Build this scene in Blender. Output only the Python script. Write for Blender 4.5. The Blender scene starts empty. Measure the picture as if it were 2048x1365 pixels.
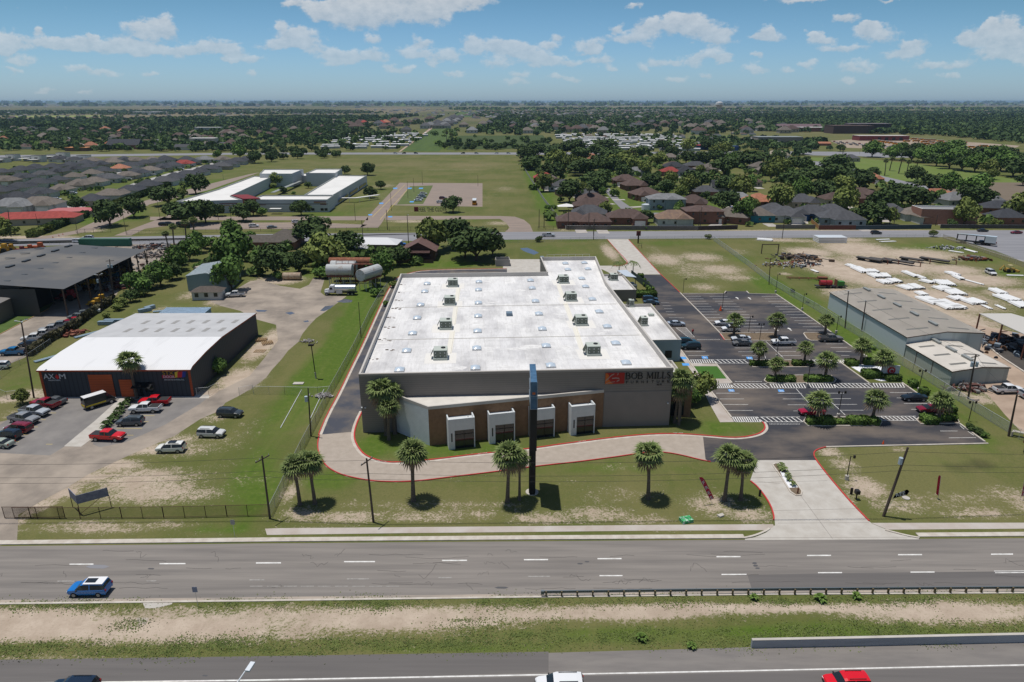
import bpy,math,random
import numpy as np
from mathutils import Vector,Matrix
rad=math.radians
S=bpy.context.scene
COL=S.collection
random.seed(7)
rng=np.random.default_rng(11)
# ------------------------------------------------------------------ camera
CAM_H=57.0
FPX,PCX,PCY=1365.33,1024.0,682.5
PITCH=math.atan((PCY-203.0)/FPX)
cam=bpy.data.cameras.new('camera');camo=bpy.data.objects.new('camera',cam);COL.objects.link(camo)
camo.location=(0,0,CAM_H);camo.rotation_euler=(math.pi/2-PITCH,rad(0.0),0)
cam.sensor_width=36;cam.lens=24;cam.clip_start=1;cam.clip_end=90000
S.camera=camo
# ------------------------------------------------------------------ exposure, world, sun
S.view_settings.view_transform='Standard';S.view_settings.look='None'
S.view_settings.gamma=1;S.view_settings.use_curve_mapping=False
S.view_settings.exposure=-0.33
S.cycles.max_bounces=6;S.cycles.diffuse_bounces=2;S.cycles.transparent_max_bounces=6
S.cycles.volume_bounces=0
S.cycles.use_adaptive_sampling=False
SUN=Vector((-0.19,0.075,1.0)).normalized()
SUN_EL=math.asin(SUN.z);SUN_AZ=math.atan2(SUN.x,SUN.y)
sl=bpy.data.lights.new('sun','SUN');sl.energy=4.6;sl.angle=rad(0.53);sl.color=(1.0,0.955,0.89)
so=bpy.data.objects.new('sun',sl);COL.objects.link(so)
so.rotation_euler=SUN.to_track_quat('Z','Y').to_euler();so.location=(0,0,200)
CLOUDS=[(770,20,95,34),(690,22,75,30),(640,20,30,14),(870,24,52,22),(590,8,25,8),(930,4,60,12),(855,-12,110,16),(292,62,56,24),(336,50,22,22),(575,72,32,20),(610,76,34,22),(562,50,14,10),(560,92,50,10),(74,62,15,10),(18,86,34,24),(90,88,52,16),(150,86,50,14),(210,88,50,16),(270,98,60,14),(184,70,10,6),(330,106,52,14),(380,98,36,14),(438,95,46,18),(470,102,24,10),(40,120,34,10),(30,140,26,6),(160,142,40,8),(212,148,28,8),(298,142,18,6),(500,118,40,9),(460,122,18,6),(500,146,14,8),(650,103,40,12),(700,108,44,12),(690,120,60,9),(750,110,26,14),(745,76,18,10),(826,102,40,14),(890,112,42,16),(845,82,20,9),(782,134,28,9),(820,136,18,7),(873,132,18,8),(905,150,22,6),(945,88,20,20),(985,90,36,20),(1010,98,30,16),(1060,108,44,22),(1040,96,24,16),(1100,120,38,14),(1150,124,24,8),(990,126,36,12),(1176,92,36,14),(1104,88,24,10),(1118,68,16,8),(1185,104,18,8),(1200,122,26,9),(1218,138,20,8),(1275,14,13,8),(1233,55,16,7),(1300,52,26,16),(1364,48,56,20),(1398,62,60,18),(1262,76,56,15),(1440,76,40,15),(1345,42,18,14),(1320,120,24,12),(1352,122,14,10),(1390,118,22,18),(1430,106,32,12),(1450,116,22,11),(1284,136,16,12),(1538,72,32,12),(1526,66,16,13),(1515,110,12,6),(1412,148,14,6),(1505,134,30,10),(1695,38,26,9),(1640,76,26,12),(1632,68,12,8),(1752,66,44,18),(1738,56,20,12),(1822,90,34,15),(1810,84,18,10),(1680,97,60,9),(1620,124,24,10),(1800,108,46,12),(1720,134,44,12),(1580,142,18,6),(2010,60,42,28),(1964,74,40,22),(1972,50,14,12),(1945,86,36,12),(2030,84,50,24),(1990,110,60,14),(1915,130,40,9),(1860,128,30,9),(1900,154,22,6),(1700,160,26,6),(1810,164,30,6),(1350,160,30,6),(1110,156,24,7),(1150,158,18,6),(1040,150,24,10),(1030,165,30,6),(2080,120,60,20),(-40,90,60,22),(90,182,22,5),(170,184,20,5),(1610,-2,60,7),(1780,0,30,4)]
def ray(px,py):
 u=(px-PCX)/FPX;v=(py-PCY)/FPX
 return(u,math.cos(PITCH)-v*math.sin(PITCH),-math.sin(PITCH)-v*math.cos(PITCH))
W=bpy.data.worlds.new("World");S.world=W;W.use_nodes=True
nt=W.node_tree;nt.nodes.clear();L=nt.links.new
def nd(t,**k):
 n=nt.nodes.new(t)
 for a,b in k.items():setattr(n,a,b)
 return n
def mth(op,a,b=None,c=None,clamp=False):
 n=nd('ShaderNodeMath',operation=op,use_clamp=clamp)
 for i,v in enumerate((a,b,c)):
  if v is None:continue
  if isinstance(v,(int,float)):n.inputs[i].default_value=v
  else:L(v,n.inputs[i])
 return n.outputs[0]
tc=nd('ShaderNodeTexCoord');sp=nd('ShaderNodeSeparateXYZ');L(tc.outputs['Generated'],sp.inputs[0])
sky=nd('ShaderNodeTexSky',sky_type='NISHITA',sun_disc=False)
sky.sun_elevation=SUN_EL;sky.sun_rotation=SUN_AZ;sky.altitude=20;sky.air_density=1.0;sky.dust_density=0.6;sky.ozone_density=2.4
yy=mth('MAXIMUM',sp.outputs[1],0.05)
cu=mth('DIVIDE',sp.outputs[0],yy);cz=mth('DIVIDE',sp.outputs[2],yy)
cc=nd('ShaderNodeCombineXYZ');L(cu,cc.inputs[0]);L(cz,cc.inputs[1])
nz=nd('ShaderNodeTexNoise');nz.inputs['Scale'].default_value=22;nz.inputs['Detail'].default_value=5;nz.inputs['Roughness'].default_value=.6
mp=nd('ShaderNodeMapping');mp.inputs['Scale'].default_value=(1,1.6,1);L(cc.outputs[0],mp.inputs[0]);L(mp.outputs[0],nz.inputs['Vector'])
dv=nd('ShaderNodeVectorMath',operation='SUBTRACT');L(nz.outputs['Color'],dv.inputs[0]);dv.inputs[1].default_value=(.5,.5,.5)
dm=nd('ShaderNodeVectorMath',operation='MULTIPLY_ADD');L(dv.outputs[0],dm.inputs[0]);dm.inputs[1].default_value=(.050,.030,0);L(cc.outputs[0],dm.inputs[2])
wsum=None;lsum=None
for ic,(cx,cy,rx,ry) in enumerate(CLOUDS):
 if ic and ic%6==0:
  d2=nd('ShaderNodeVectorMath',operation='MULTIPLY_ADD');L(wsum,d2.inputs[0]);d2.inputs[1].default_value=(1e-7,1e-7,0);L(dm.outputs[0],d2.inputs[2]);dm=d2
 r=ray(cx,cy);u0,z0=r[0]/r[1],r[2]/r[1]
 su,sz=FPX/rx*.98,FPX/ry*1.0
 m1=nd('ShaderNodeVectorMath',operation='MULTIPLY_ADD');L(dm.outputs[0],m1.inputs[0])
 m1.inputs[1].default_value=(su,sz,0);m1.inputs[2].default_value=(-u0*su,-z0*sz,0)
 le=nd('ShaderNodeVectorMath',operation='LENGTH');L(m1.outputs[0],le.inputs[0])
 w=mth('SUBTRACT',1.25,le.outputs['Value']);w=mth('MAXIMUM',w,0.0)
 s2=nd('ShaderNodeSeparateXYZ');L(m1.outputs[0],s2.inputs[0])
 if wsum is None:wsum=w;lsum=mth('MULTIPLY',w,s2.outputs[1])
 else:wsum=mth('ADD',wsum,w);lsum=mth('MULTIPLY_ADD',w,s2.outputs[1],lsum)
loc=mth('DIVIDE',lsum,mth('MAXIMUM',wsum,.02))
n2=nd('ShaderNodeTexNoise');n2.inputs['Scale'].default_value=62;n2.inputs['Detail'].default_value=6;n2.inputs['Roughness'].default_value=.62
L(mp.outputs[0],n2.inputs['Vector'])
dens=mth('ADD',mth('MULTIPLY',wsum,1.0),mth('MULTIPLY',mth('SUBTRACT',n2.outputs['Fac'],.56),1.7))
mr=nd('ShaderNodeMapRange',interpolation_type='SMOOTHSTEP');L(dens,mr.inputs[0]);mr.inputs[1].default_value=.12;mr.inputs[2].default_value=.85;mr.inputs[3].default_value=0;mr.inputs[4].default_value=.92
shade=mth('MULTIPLY_ADD',loc,.30,.60,clamp=True)
shade=mth('ADD',shade,mth('MULTIPLY',mth('SUBTRACT',n2.outputs['Fac'],.5),1.2))
cr=nd('ShaderNodeMapRange',data_type='FLOAT_VECTOR');
cm=nd('ShaderNodeMix',data_type='RGBA');L(mth('MULTIPLY',shade,1.0,clamp=True),cm.inputs[0])
cm.inputs[6].default_value=(5.0,6.0,7.0,1);cm.inputs[7].default_value=(10.4,10.5,10.6,1)
el=mth('MULTIPLY',mth('MAXIMUM',cz,0.0),7.0,clamp=True)
fade=mth('MULTIPLY_ADD',el,.62,.30)
hz=nd('ShaderNodeMix',data_type='RGBA');L(el,hz.inputs[0]);hz.inputs[6].default_value=(1.0,1.40,2.1,1);hz.inputs[7].default_value=(.62,.98,1.16,1)
sk2=nd('ShaderNodeMix',data_type='RGBA',blend_type='MULTIPLY');sk2.inputs[0].default_value=1;L(sky.outputs[0],sk2.inputs[6]);L(hz.outputs[2],sk2.inputs[7])
mx=nd('ShaderNodeMix',data_type='RGBA');L(mth('MULTIPLY',mr.outputs[0],fade),mx.inputs[0]);L(sk2.outputs[2],mx.inputs[6]);L(cm.outputs[2],mx.inputs[7])
bg=nd('ShaderNodeBackground');L(mx.outputs[2],bg.inputs[0]);bg.inputs[1].default_value=0.085
bg2=nd('ShaderNodeBackground');L(sky.outputs[0],bg2.inputs[0]);bg2.inputs[1].default_value=0.085
part_=mth('MULTIPLY',mth('MULTIPLY',mth('SUBTRACT',sp.outputs[1],.5),12,clamp=True),mth('MULTIPLY',mth('SUBTRACT',.40,sp.outputs[2]),12,clamp=True),clamp=True)
part_=mth('MULTIPLY',part_,mth('MULTIPLY',mth('ADD',sp.outputs[2],.02),100,clamp=True),clamp=True)
ms=nd('ShaderNodeMixShader');L(part_,ms.inputs[0]);L(bg2.outputs[0],ms.inputs[1]);L(bg.outputs[0],ms.inputs[2])
wo=nd('ShaderNodeOutputWorld');L(ms.outputs[0],wo.inputs[0])
W.cycles.sampling_method='NONE'
# ------------------------------------------------------------------ helpers
def G(px,py,z=0.0):
 r=ray(px,py);t=(z-CAM_H)/r[2]
 return(r[0]*t,r[1]*t)
def HT(bx,by,ty):
 Y=G(bx,by)[1];r=ray(bx,ty);return CAM_H+r[2]*Y/r[1]
def tag(o,label=None,cat=None,group=None,kind=None):
 if label:o['label']=label
 if cat:o['category']=cat
 if group:o['group']=group
 if kind:o['kind']=kind
 return o
def thing(name,label,cat,loc=(0,0,0),rz=0.0,group=None):
 o=bpy.data.objects.new(name,None);COL.objects.link(o)
 o.location=loc if len(loc)==3 else(loc[0],loc[1],0);o.rotation_euler=(0,0,rz)
 o.empty_display_size=.5
 return tag(o,label,cat,group)
MATS={}
def mat(name,c,rough=.85,c2=None,sc=1.0,amt=1.0,metal=0.0,var=0.0,coord='Object',ramp=(.35,.65),stretch=None,spec=.3,bump=0.0,det=4,rib=None,trans=0):
 if name in MATS:return MATS[name]
 m=bpy.data.materials.new(name);m.use_nodes=True;t=m.node_tree;b=t.nodes['Principled BSDF']
 b.inputs['Roughness'].default_value=rough;b.inputs['Metallic'].default_value=metal;b.inputs['Specular IOR Level'].default_value=spec
 b.inputs['Base Color'].default_value=(*c,1)
 out=None
 def N(tt):return t.nodes.new(tt)
 if c2 is not None or bump or rib:
  if coord=='World':
   g=N('ShaderNodeNewGeometry');vec=g.outputs['Position']
  else:
   g=N('ShaderNodeTexCoord');vec=g.outputs['Object']
  if stretch:
   mp=N('ShaderNodeMapping');mp.inputs['Scale'].default_value=stretch;t.links.new(vec,mp.inputs[0]);nv=mp.outputs[0]
  else:nv=vec
  n=N('ShaderNodeTexNoise');n.inputs['Scale'].default_value=sc;n.inputs['Detail'].default_value=det;n.inputs['Roughness'].default_value=.6;t.links.new(nv,n.inputs['Vector'])
  if c2 is not None:
   r=N('ShaderNodeMapRange');r.inputs[1].default_value=ramp[0];r.inputs[2].default_value=ramp[1];r.inputs[4].default_value=amt;t.links.new(n.outputs['Fac'],r.inputs[0])
   x=N('ShaderNodeMix');x.data_type='RGBA';t.links.new(r.outputs[0],x.inputs[0]);x.inputs[6].default_value=(*c,1);x.inputs[7].default_value=(*c2,1);out=x.outputs[2]
  if rib:
   ax,spc,dk=rib
   s=N('ShaderNodeSeparateXYZ');t.links.new(vec,s.inputs[0])
   mm=N('ShaderNodeMath');mm.operation='MULTIPLY';t.links.new(s.outputs[ax],mm.inputs[0]);mm.inputs[1].default_value=1/spc
   fr=N('ShaderNodeMath');fr.operation='FRACT';t.links.new(mm.outputs[0],fr.inputs[0])
   lt=N('ShaderNodeMath');lt.operation='LESS_THAN';t.links.new(fr.outputs[0],lt.inputs[0]);lt.inputs[1].default_value=.22
   ml=N('ShaderNodeMath');ml.operation='MULTIPLY_ADD';t.links.new(lt.outputs[0],ml.inputs[0]);ml.inputs[1].default_value=-dk;ml.inputs[2].default_value=1
   y=N('ShaderNodeMix');y.data_type='RGBA';y.blend_type='MULTIPLY';y.inputs[0].default_value=1
   if out:t.links.new(out,y.inputs[6])
   else:y.inputs[6].default_value=(*c,1)
   t.links.new(ml.outputs[0],y.inputs[7]);out=y.outputs[2]
  if bump:
   bp=N('ShaderNodeBump');bp.inputs['Strength'].default_value=bump;bp.inputs['Distance'].default_value=.05;t.links.new(n.outputs['Fac'],bp.inputs['Height']);t.links.new(bp.outputs[0],b.inputs['Normal'])
 if var:
  oi=N('ShaderNodeObjectInfo');mr_=N('ShaderNodeMapRange');t.links.new(oi.outputs['Random'],mr_.inputs[0]);mr_.inputs[3].default_value=1-var;mr_.inputs[4].default_value=1+var
  y=N('ShaderNodeMix');y.data_type='RGBA';y.blend_type='MULTIPLY';y.inputs[0].default_value=1
  if out:t.links.new(out,y.inputs[6])
  else:y.inputs[6].default_value=(*c,1)
  t.links.new(mr_.outputs[0],y.inputs[7]);out=y.outputs[2]
 if out:t.links.new(out,b.inputs['Base Color'])
 MATS[name]=m;return m
class MB:
 def __init__(s):s.v=[];s.f=[];s.m=[]
 def add(s,vs,fs,mi=0):
  k=len(s.v);s.v+=[tuple(p) for p in vs];s.f+=[tuple(i+k for i in f) for f in fs];s.m+=[mi]*len(fs);return s
 def box(s,x0,x1,y0,y1,z0,z1,mi=0):
  return s.add([(x0,y0,z0),(x1,y0,z0),(x1,y1,z0),(x0,y1,z0),(x0,y0,z1),(x1,y0,z1),(x1,y1,z1),(x0,y1,z1)],[(0,3,2,1),(4,5,6,7),(0,1,5,4),(1,2,6,5),(2,3,7,6),(3,0,4,7)],mi)
 def bc(s,cx,cy,cz,wx,wy,wz,rz=0,mi=0):
  c,q=math.cos(rz),math.sin(rz);p=[]
  for z in(-.5,.5):
   for x,y in((-.5,-.5),(.5,-.5),(.5,.5),(-.5,.5)):p.append((cx+x*wx*c-y*wy*q,cy+x*wx*q+y*wy*c,cz+z*wz))
  return s.add(p,[(0,3,2,1),(4,5,6,7),(0,1,5,4),(1,2,6,5),(2,3,7,6),(3,0,4,7)],mi)
 def prism(s,poly,z0,z1,mi=0,bottom=False):
  n=len(poly)
  a=sum(poly[i][0]*poly[(i+1)%n][1]-poly[(i+1)%n][0]*poly[i][1] for i in range(n))
  if a<0:poly=poly[::-1]
  zt=z1 if isinstance(z1,(list,tuple)) else[z1]*n
  if a<0 and isinstance(z1,(list,tuple)):zt=list(z1)[::-1]
  vs=[(x,y,z0) for x,y in poly]+[(x,y,zt[i]) for i,(x,y) in enumerate(poly)]
  fs=[tuple(range(n,2*n))]+[(i,(i+1)%n,n+(i+1)%n,n+i) for i in range(n)]
  if bottom:fs.append(tuple(range(n-1,-1,-1)))
  return s.add(vs,fs,mi)
 def tube(s,pts,r,n=6,mi=0,cap=True):
  rr=r if isinstance(r,(list,tuple)) else[r]*len(pts);vs=[];fs=[]
  P=[Vector(p) for p in pts]
  for i,p in enumerate(P):
   d=(P[min(i+1,len(P)-1)]-P[max(i-1,0)]).normalized()
   a=Vector((0,0,1)) if abs(d.z)<.9 else Vector((1,0,0))
   u=d.cross(a).normalized();w=d.cross(u)
   for k in range(n):
    t=2*math.pi*k/n;vs.append(p+(u*math.cos(t)+w*math.sin(t))*rr[i])
  for i in range(len(P)-1):
   for k in range(n):fs.append((i*n+k,i*n+(k+1)%n,(i+1)*n+(k+1)%n,(i+1)*n+k))
  if cap:fs.append(tuple(range(n-1,-1,-1)));fs.append(tuple((len(P)-1)*n+k for k in range(n)))
  return s.add(vs,fs,mi)
 def build(s,name,mats,parent=None,label=None,smooth=False):
  me=bpy.data.meshes.new(name);me.from_pydata(s.v,[],s.f)
  for m in(mats if isinstance(mats,(list,tuple)) else[mats]):me.materials.append(m)
  if any(s.m):me.polygons.foreach_set('material_index',s.m)
  if smooth:me.polygons.foreach_set('use_smooth',[True]*len(s.f))
  me.update();o=bpy.data.objects.new(name,me);COL.objects.link(o)
  if parent:o.parent=parent
  if label:o['label']=label
  return o
def copy_tree(o,parent=None):
 c=o.copy();COL.objects.link(c)
 if parent is not None:c.parent=parent
 for ch in list(o.children):copy_tree(ch,c)
 return c
PROTOS=set()
def put(src,x,y,rz=0,sc=1.0,z=0,label=None,group=None,used=set()):
 PROTOS.add(src);o=copy_tree(src)
 o.location=(x,y,z);o.rotation_euler=(0,0,rz)
 o.scale=(sc,sc,sc) if isinstance(sc,(int,float)) else sc
 if label:o['label']=label
 if group:o['group']=group
 return o
ORD='first second third fourth fifth sixth seventh eighth ninth tenth eleventh twelfth thirteenth fourteenth fifteenth sixteenth seventeenth eighteenth nineteenth twentieth'.split()
TEN={2:'twenty',3:'thirty',4:'forty',5:'fifty',6:'sixty',7:'seventy',8:'eighty',9:'ninety'}
TENTH={2:'twentieth',3:'thirtieth',4:'fortieth',5:'fiftieth',6:'sixtieth',7:'seventieth',8:'eightieth',9:'ninetieth'}
def od(i):
 if i<=20:return ORD[i-1]
 t,u=divmod(i,10)
 if t>=10:return 'hundred-and-'+(od(i-100) if i>100 else 'zeroth')
 return TENTH[t] if u==0 else TEN[t]+'-'+ORD[u-1]
def text_mesh(s,size,depth=.04,space=1.0,xs=1.0):
 cu_=bpy.data.curves.new('lettering','FONT');cu_.body=s;cu_.size=size;cu_.extrude=depth;cu_.space_character=space
 o=bpy.data.objects.new('lettering_tmp',cu_);COL.objects.link(o);bpy.context.view_layer.update()
 me=bpy.data.meshes.new_from_object(o.evaluated_get(bpy.context.evaluated_depsgraph_get()))
 bpy.data.objects.remove(o);bpy.data.curves.remove(cu_)
 xsn=[v.co.x for v in me.vertices];w=max(xsn)-min(xsn)
 for v in me.vertices:v.co.x*=xs
 return me,w*xs
def letters(name,s,m,parent,loc,height,width=None,rot=(math.pi/2,0,0),depth=.04,label=None):
 """upright text whose capitals are `height` tall and, if given, `width` wide"""
 me,w=text_mesh(s,height/.70,depth)
 if width:
  for v in me.vertices:v.co.x*=width/w
 me.materials.append(m);me.name=name
 o=bpy.data.objects.new(name,me);COL.objects.link(o);o.location=loc;o.rotation_euler=rot
 if parent:o.parent=parent
 if label:o['label']=label
 return o
ZL=[0.0]
def sheet(name,px,m,z=None,world=False,kind='structure',label=None,off=.004):
 """a flat sheet on the ground; px = outline in photo pixels (or world metres)"""
 if z is None:ZL[0]+=off;z=ZL[0]
 poly=[p for p in px] if world else[G(*p) for p in px]
 mb=MB();n=len(poly)
 a=sum(poly[i][0]*poly[(i+1)%n][1]-poly[(i+1)%n][0]*poly[i][1] for i in range(n))
 if a<0:poly=poly[::-1]
 mb.add([(x,y,z) for x,y in poly],[tuple(range(n))])
 o=mb.build(name,m);o['kind']=kind
 if label:o['label']=label
 return o
def offset_line(pts,d):
 out=[]
 for i,p in enumerate(pts):
  a=pts[max(i-1,0)];b=pts[min(i+1,len(pts)-1)]
  dx,dy=b[0]-a[0],b[1]-a[1];l=math.hypot(dx,dy) or 1
  out.append((p[0]-dy/l*d,p[1]+dx/l*d))
 return out
def smooth_line(pts,k=2):
 for _ in range(k):
  q=[pts[0]]
  for a,b in zip(pts[:-1],pts[1:]):
   q+=[(a[0]*.75+b[0]*.25,a[1]*.75+b[1]*.25),(a[0]*.25+b[0]*.75,a[1]*.25+b[1]*.75)]
  pts=q+[pts[-1]]
 return pts
def strip(mb,pts,d0,d1,z0,z1,mi=0):
 """a solid strip (kerb) along world line pts between offsets d0 and d1"""
 A=offset_line(pts,d0);B=offset_line(pts,d1);n=len(pts)
 vs=[(x,y,z1) for x,y in A]+[(x,y,z1) for x,y in B]+[(x,y,z0) for x,y in A]+[(x,y,z0) for x,y in B]
 fs=[]
 for i in range(n-1):
  fs+=[(i,n+i,n+i+1,i+1),(i,i+1,2*n+i+1,2*n+i),(n+i+1,n+i,3*n+i,3*n+i+1)]
 fs+=[(0,2*n,3*n,n),(n-1,2*n-1,4*n-1,3*n-1)]
 return mb.add(vs,fs,mi)
def lerp_x(pts,xs):
 """py at each px from a list of (px,py)"""
 P=sorted(pts);out=[]
 for x in xs:
  if x<=P[0][0]:a,b=P[0],P[1]
  elif x>=P[-1][0]:a,b=P[-2],P[-1]
  else:
   for i in range(len(P)-1):
    if P[i][0]<=x<=P[i+1][0]:a,b=P[i],P[i+1];break
  out.append((x,a[1]+(b[1]-a[1])*(x-a[0])/(b[0]-a[0])))
 return out
# ================================================================== GROUND
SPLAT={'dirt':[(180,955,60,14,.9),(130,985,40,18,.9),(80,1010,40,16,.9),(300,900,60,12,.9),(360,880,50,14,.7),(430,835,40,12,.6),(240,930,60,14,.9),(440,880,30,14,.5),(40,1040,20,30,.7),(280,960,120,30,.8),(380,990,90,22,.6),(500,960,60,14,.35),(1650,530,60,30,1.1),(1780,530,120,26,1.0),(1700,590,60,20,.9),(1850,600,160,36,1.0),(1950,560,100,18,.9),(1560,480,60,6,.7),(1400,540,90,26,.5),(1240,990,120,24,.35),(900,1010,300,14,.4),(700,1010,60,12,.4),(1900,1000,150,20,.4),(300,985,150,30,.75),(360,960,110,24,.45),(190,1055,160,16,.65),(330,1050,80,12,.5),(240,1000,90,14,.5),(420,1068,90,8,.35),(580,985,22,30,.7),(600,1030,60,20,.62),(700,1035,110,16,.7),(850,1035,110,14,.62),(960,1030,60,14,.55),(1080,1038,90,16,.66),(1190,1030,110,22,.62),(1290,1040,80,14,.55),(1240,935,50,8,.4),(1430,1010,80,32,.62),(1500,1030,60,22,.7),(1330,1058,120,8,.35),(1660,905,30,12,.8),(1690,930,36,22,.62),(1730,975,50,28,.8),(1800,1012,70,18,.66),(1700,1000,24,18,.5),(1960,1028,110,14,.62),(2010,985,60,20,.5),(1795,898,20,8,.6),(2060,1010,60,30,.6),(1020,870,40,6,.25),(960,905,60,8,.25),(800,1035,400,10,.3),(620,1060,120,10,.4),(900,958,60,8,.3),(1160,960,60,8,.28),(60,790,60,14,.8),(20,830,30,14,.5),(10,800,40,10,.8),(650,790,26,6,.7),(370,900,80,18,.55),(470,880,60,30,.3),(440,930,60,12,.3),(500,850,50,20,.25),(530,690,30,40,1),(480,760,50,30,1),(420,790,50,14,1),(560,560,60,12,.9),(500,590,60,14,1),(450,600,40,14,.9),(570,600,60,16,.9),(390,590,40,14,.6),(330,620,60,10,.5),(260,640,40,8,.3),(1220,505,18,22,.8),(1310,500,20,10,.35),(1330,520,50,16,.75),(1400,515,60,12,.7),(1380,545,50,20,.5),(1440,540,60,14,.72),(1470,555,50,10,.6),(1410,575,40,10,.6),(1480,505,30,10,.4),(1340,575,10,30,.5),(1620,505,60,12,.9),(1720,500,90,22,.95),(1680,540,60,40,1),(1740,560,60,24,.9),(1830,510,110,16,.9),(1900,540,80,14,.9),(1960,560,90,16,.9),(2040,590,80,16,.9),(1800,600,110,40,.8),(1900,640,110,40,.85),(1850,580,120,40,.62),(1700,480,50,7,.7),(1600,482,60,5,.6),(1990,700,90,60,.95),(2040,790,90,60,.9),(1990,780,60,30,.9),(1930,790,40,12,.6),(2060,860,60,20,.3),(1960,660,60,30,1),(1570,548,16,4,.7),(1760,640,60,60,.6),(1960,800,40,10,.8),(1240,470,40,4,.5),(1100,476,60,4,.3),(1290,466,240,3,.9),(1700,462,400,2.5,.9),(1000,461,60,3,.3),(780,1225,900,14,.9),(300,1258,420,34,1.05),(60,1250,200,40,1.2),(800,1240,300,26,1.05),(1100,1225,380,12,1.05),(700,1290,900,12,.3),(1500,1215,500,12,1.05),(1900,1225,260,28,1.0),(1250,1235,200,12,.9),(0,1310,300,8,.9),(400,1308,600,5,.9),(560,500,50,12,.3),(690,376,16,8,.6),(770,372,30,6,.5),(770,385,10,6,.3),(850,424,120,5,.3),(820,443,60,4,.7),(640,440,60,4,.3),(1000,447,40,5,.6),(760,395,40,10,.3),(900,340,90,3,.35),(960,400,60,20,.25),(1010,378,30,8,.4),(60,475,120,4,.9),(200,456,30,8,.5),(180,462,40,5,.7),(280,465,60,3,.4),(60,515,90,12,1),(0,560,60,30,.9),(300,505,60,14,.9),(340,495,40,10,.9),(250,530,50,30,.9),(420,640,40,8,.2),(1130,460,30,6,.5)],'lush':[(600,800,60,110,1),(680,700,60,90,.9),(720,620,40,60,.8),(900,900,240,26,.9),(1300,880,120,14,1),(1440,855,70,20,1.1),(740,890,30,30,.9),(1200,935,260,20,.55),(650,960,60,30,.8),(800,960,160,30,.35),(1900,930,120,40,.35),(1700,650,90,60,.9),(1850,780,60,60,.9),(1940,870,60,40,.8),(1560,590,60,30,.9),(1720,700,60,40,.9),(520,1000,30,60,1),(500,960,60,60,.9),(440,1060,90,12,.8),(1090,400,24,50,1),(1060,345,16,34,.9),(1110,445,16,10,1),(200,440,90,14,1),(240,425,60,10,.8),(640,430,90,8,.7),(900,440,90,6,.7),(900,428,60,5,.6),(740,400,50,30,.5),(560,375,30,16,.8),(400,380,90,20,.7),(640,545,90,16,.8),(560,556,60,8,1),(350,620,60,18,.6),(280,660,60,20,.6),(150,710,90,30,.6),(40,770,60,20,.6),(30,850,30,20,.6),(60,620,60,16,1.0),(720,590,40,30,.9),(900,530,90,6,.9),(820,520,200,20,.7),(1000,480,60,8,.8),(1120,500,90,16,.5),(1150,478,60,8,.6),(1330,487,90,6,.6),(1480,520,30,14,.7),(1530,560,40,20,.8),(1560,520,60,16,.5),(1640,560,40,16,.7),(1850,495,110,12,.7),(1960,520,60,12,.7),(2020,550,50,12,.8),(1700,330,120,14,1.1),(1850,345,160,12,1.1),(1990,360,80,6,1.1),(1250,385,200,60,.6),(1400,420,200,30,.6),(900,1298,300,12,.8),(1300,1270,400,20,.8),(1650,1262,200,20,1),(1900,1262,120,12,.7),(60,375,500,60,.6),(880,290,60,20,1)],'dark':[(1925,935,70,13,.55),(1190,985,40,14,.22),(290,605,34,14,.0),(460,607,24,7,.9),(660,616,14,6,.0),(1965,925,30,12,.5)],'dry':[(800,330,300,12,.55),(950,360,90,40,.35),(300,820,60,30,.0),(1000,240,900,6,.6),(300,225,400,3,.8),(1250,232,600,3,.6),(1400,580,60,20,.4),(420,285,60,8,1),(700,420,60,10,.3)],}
def splats(X,Y,key):
 A=np.zeros_like(X)
 for(px,py,rx,ry,am) in SPLAT[key]:
  if am<=0:continue
  cx,cy=G(px,py);ax=abs(G(px+rx,py)[0]-cx);y1=G(px,max(py-ry,206))[1];y0=G(px,py+ry)[1]
  ux=(X-G(px,py)[0]*1.0);
  d=np.sqrt((ux/ax)**2+np.where(Y>cy,(Y-cy)/max(y1-cy,.1),(Y-cy)/max(cy-y0,.1))**2)
  A=np.maximum(A,am*np.clip(1.35-d,0,1)) if key=='dirt' else A+am*np.clip(1.3-d,0,1)
 return A
def graded(lo,hi,step,far_lo,far_hi,g=1.12):
 c=list(np.arange(lo,hi+step/2,step));s=step
 v=c[-1]
 while v<far_hi:s*=g;v+=s;c.append(v)
 s=step;v=c[0];f=[]
 while v>far_lo:s*=g;v-=s;f.append(v)
 return np.array(f[::-1]+c)
gx=graded(-150,150,1.3,-45000,45000,1.07)
gy=graded(52,300,1.3,-3000,70000,1.05)
GX,GY=np.meshgrid(gx,gy)
nxg,nyg=len(gx),len(gy)
co=np.stack([GX.ravel(),GY.ravel(),np.zeros(GX.size)],1).astype(np.float32)
ii=np.arange(nxg*nyg).reshape(nyg,nxg)
fq=np.stack([ii[:-1,:-1].ravel(),ii[:-1,1:].ravel(),ii[1:,1:].ravel(),ii[1:,:-1].ravel()],1)
me=bpy.data.meshes.new('ground');me.vertices.add(len(co));me.vertices.foreach_set('co',co.ravel())
me.loops.add(fq.size);me.loops.foreach_set('vertex_index',fq.ravel().astype(np.int32))
me.polygons.add(len(fq));me.polygons.foreach_set('loop_start',np.arange(0,fq.size,4,dtype=np.int32));me.polygons.foreach_set('loop_total',np.full(len(fq),4,np.int32))
me.update()
at=me.color_attributes.new('mask','FLOAT_COLOR','POINT')
MK=np.stack([splats(GX,GY,k).ravel() for k in('dirt','lush','dark','dry')],1).astype(np.float32)
at.data.foreach_set('color',MK.ravel())
ground=bpy.data.objects.new('ground',me);COL.objects.link(ground);ground['kind']='structure'
ground['label']='patchy green and sandy ground around the buildings and roads'
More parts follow.
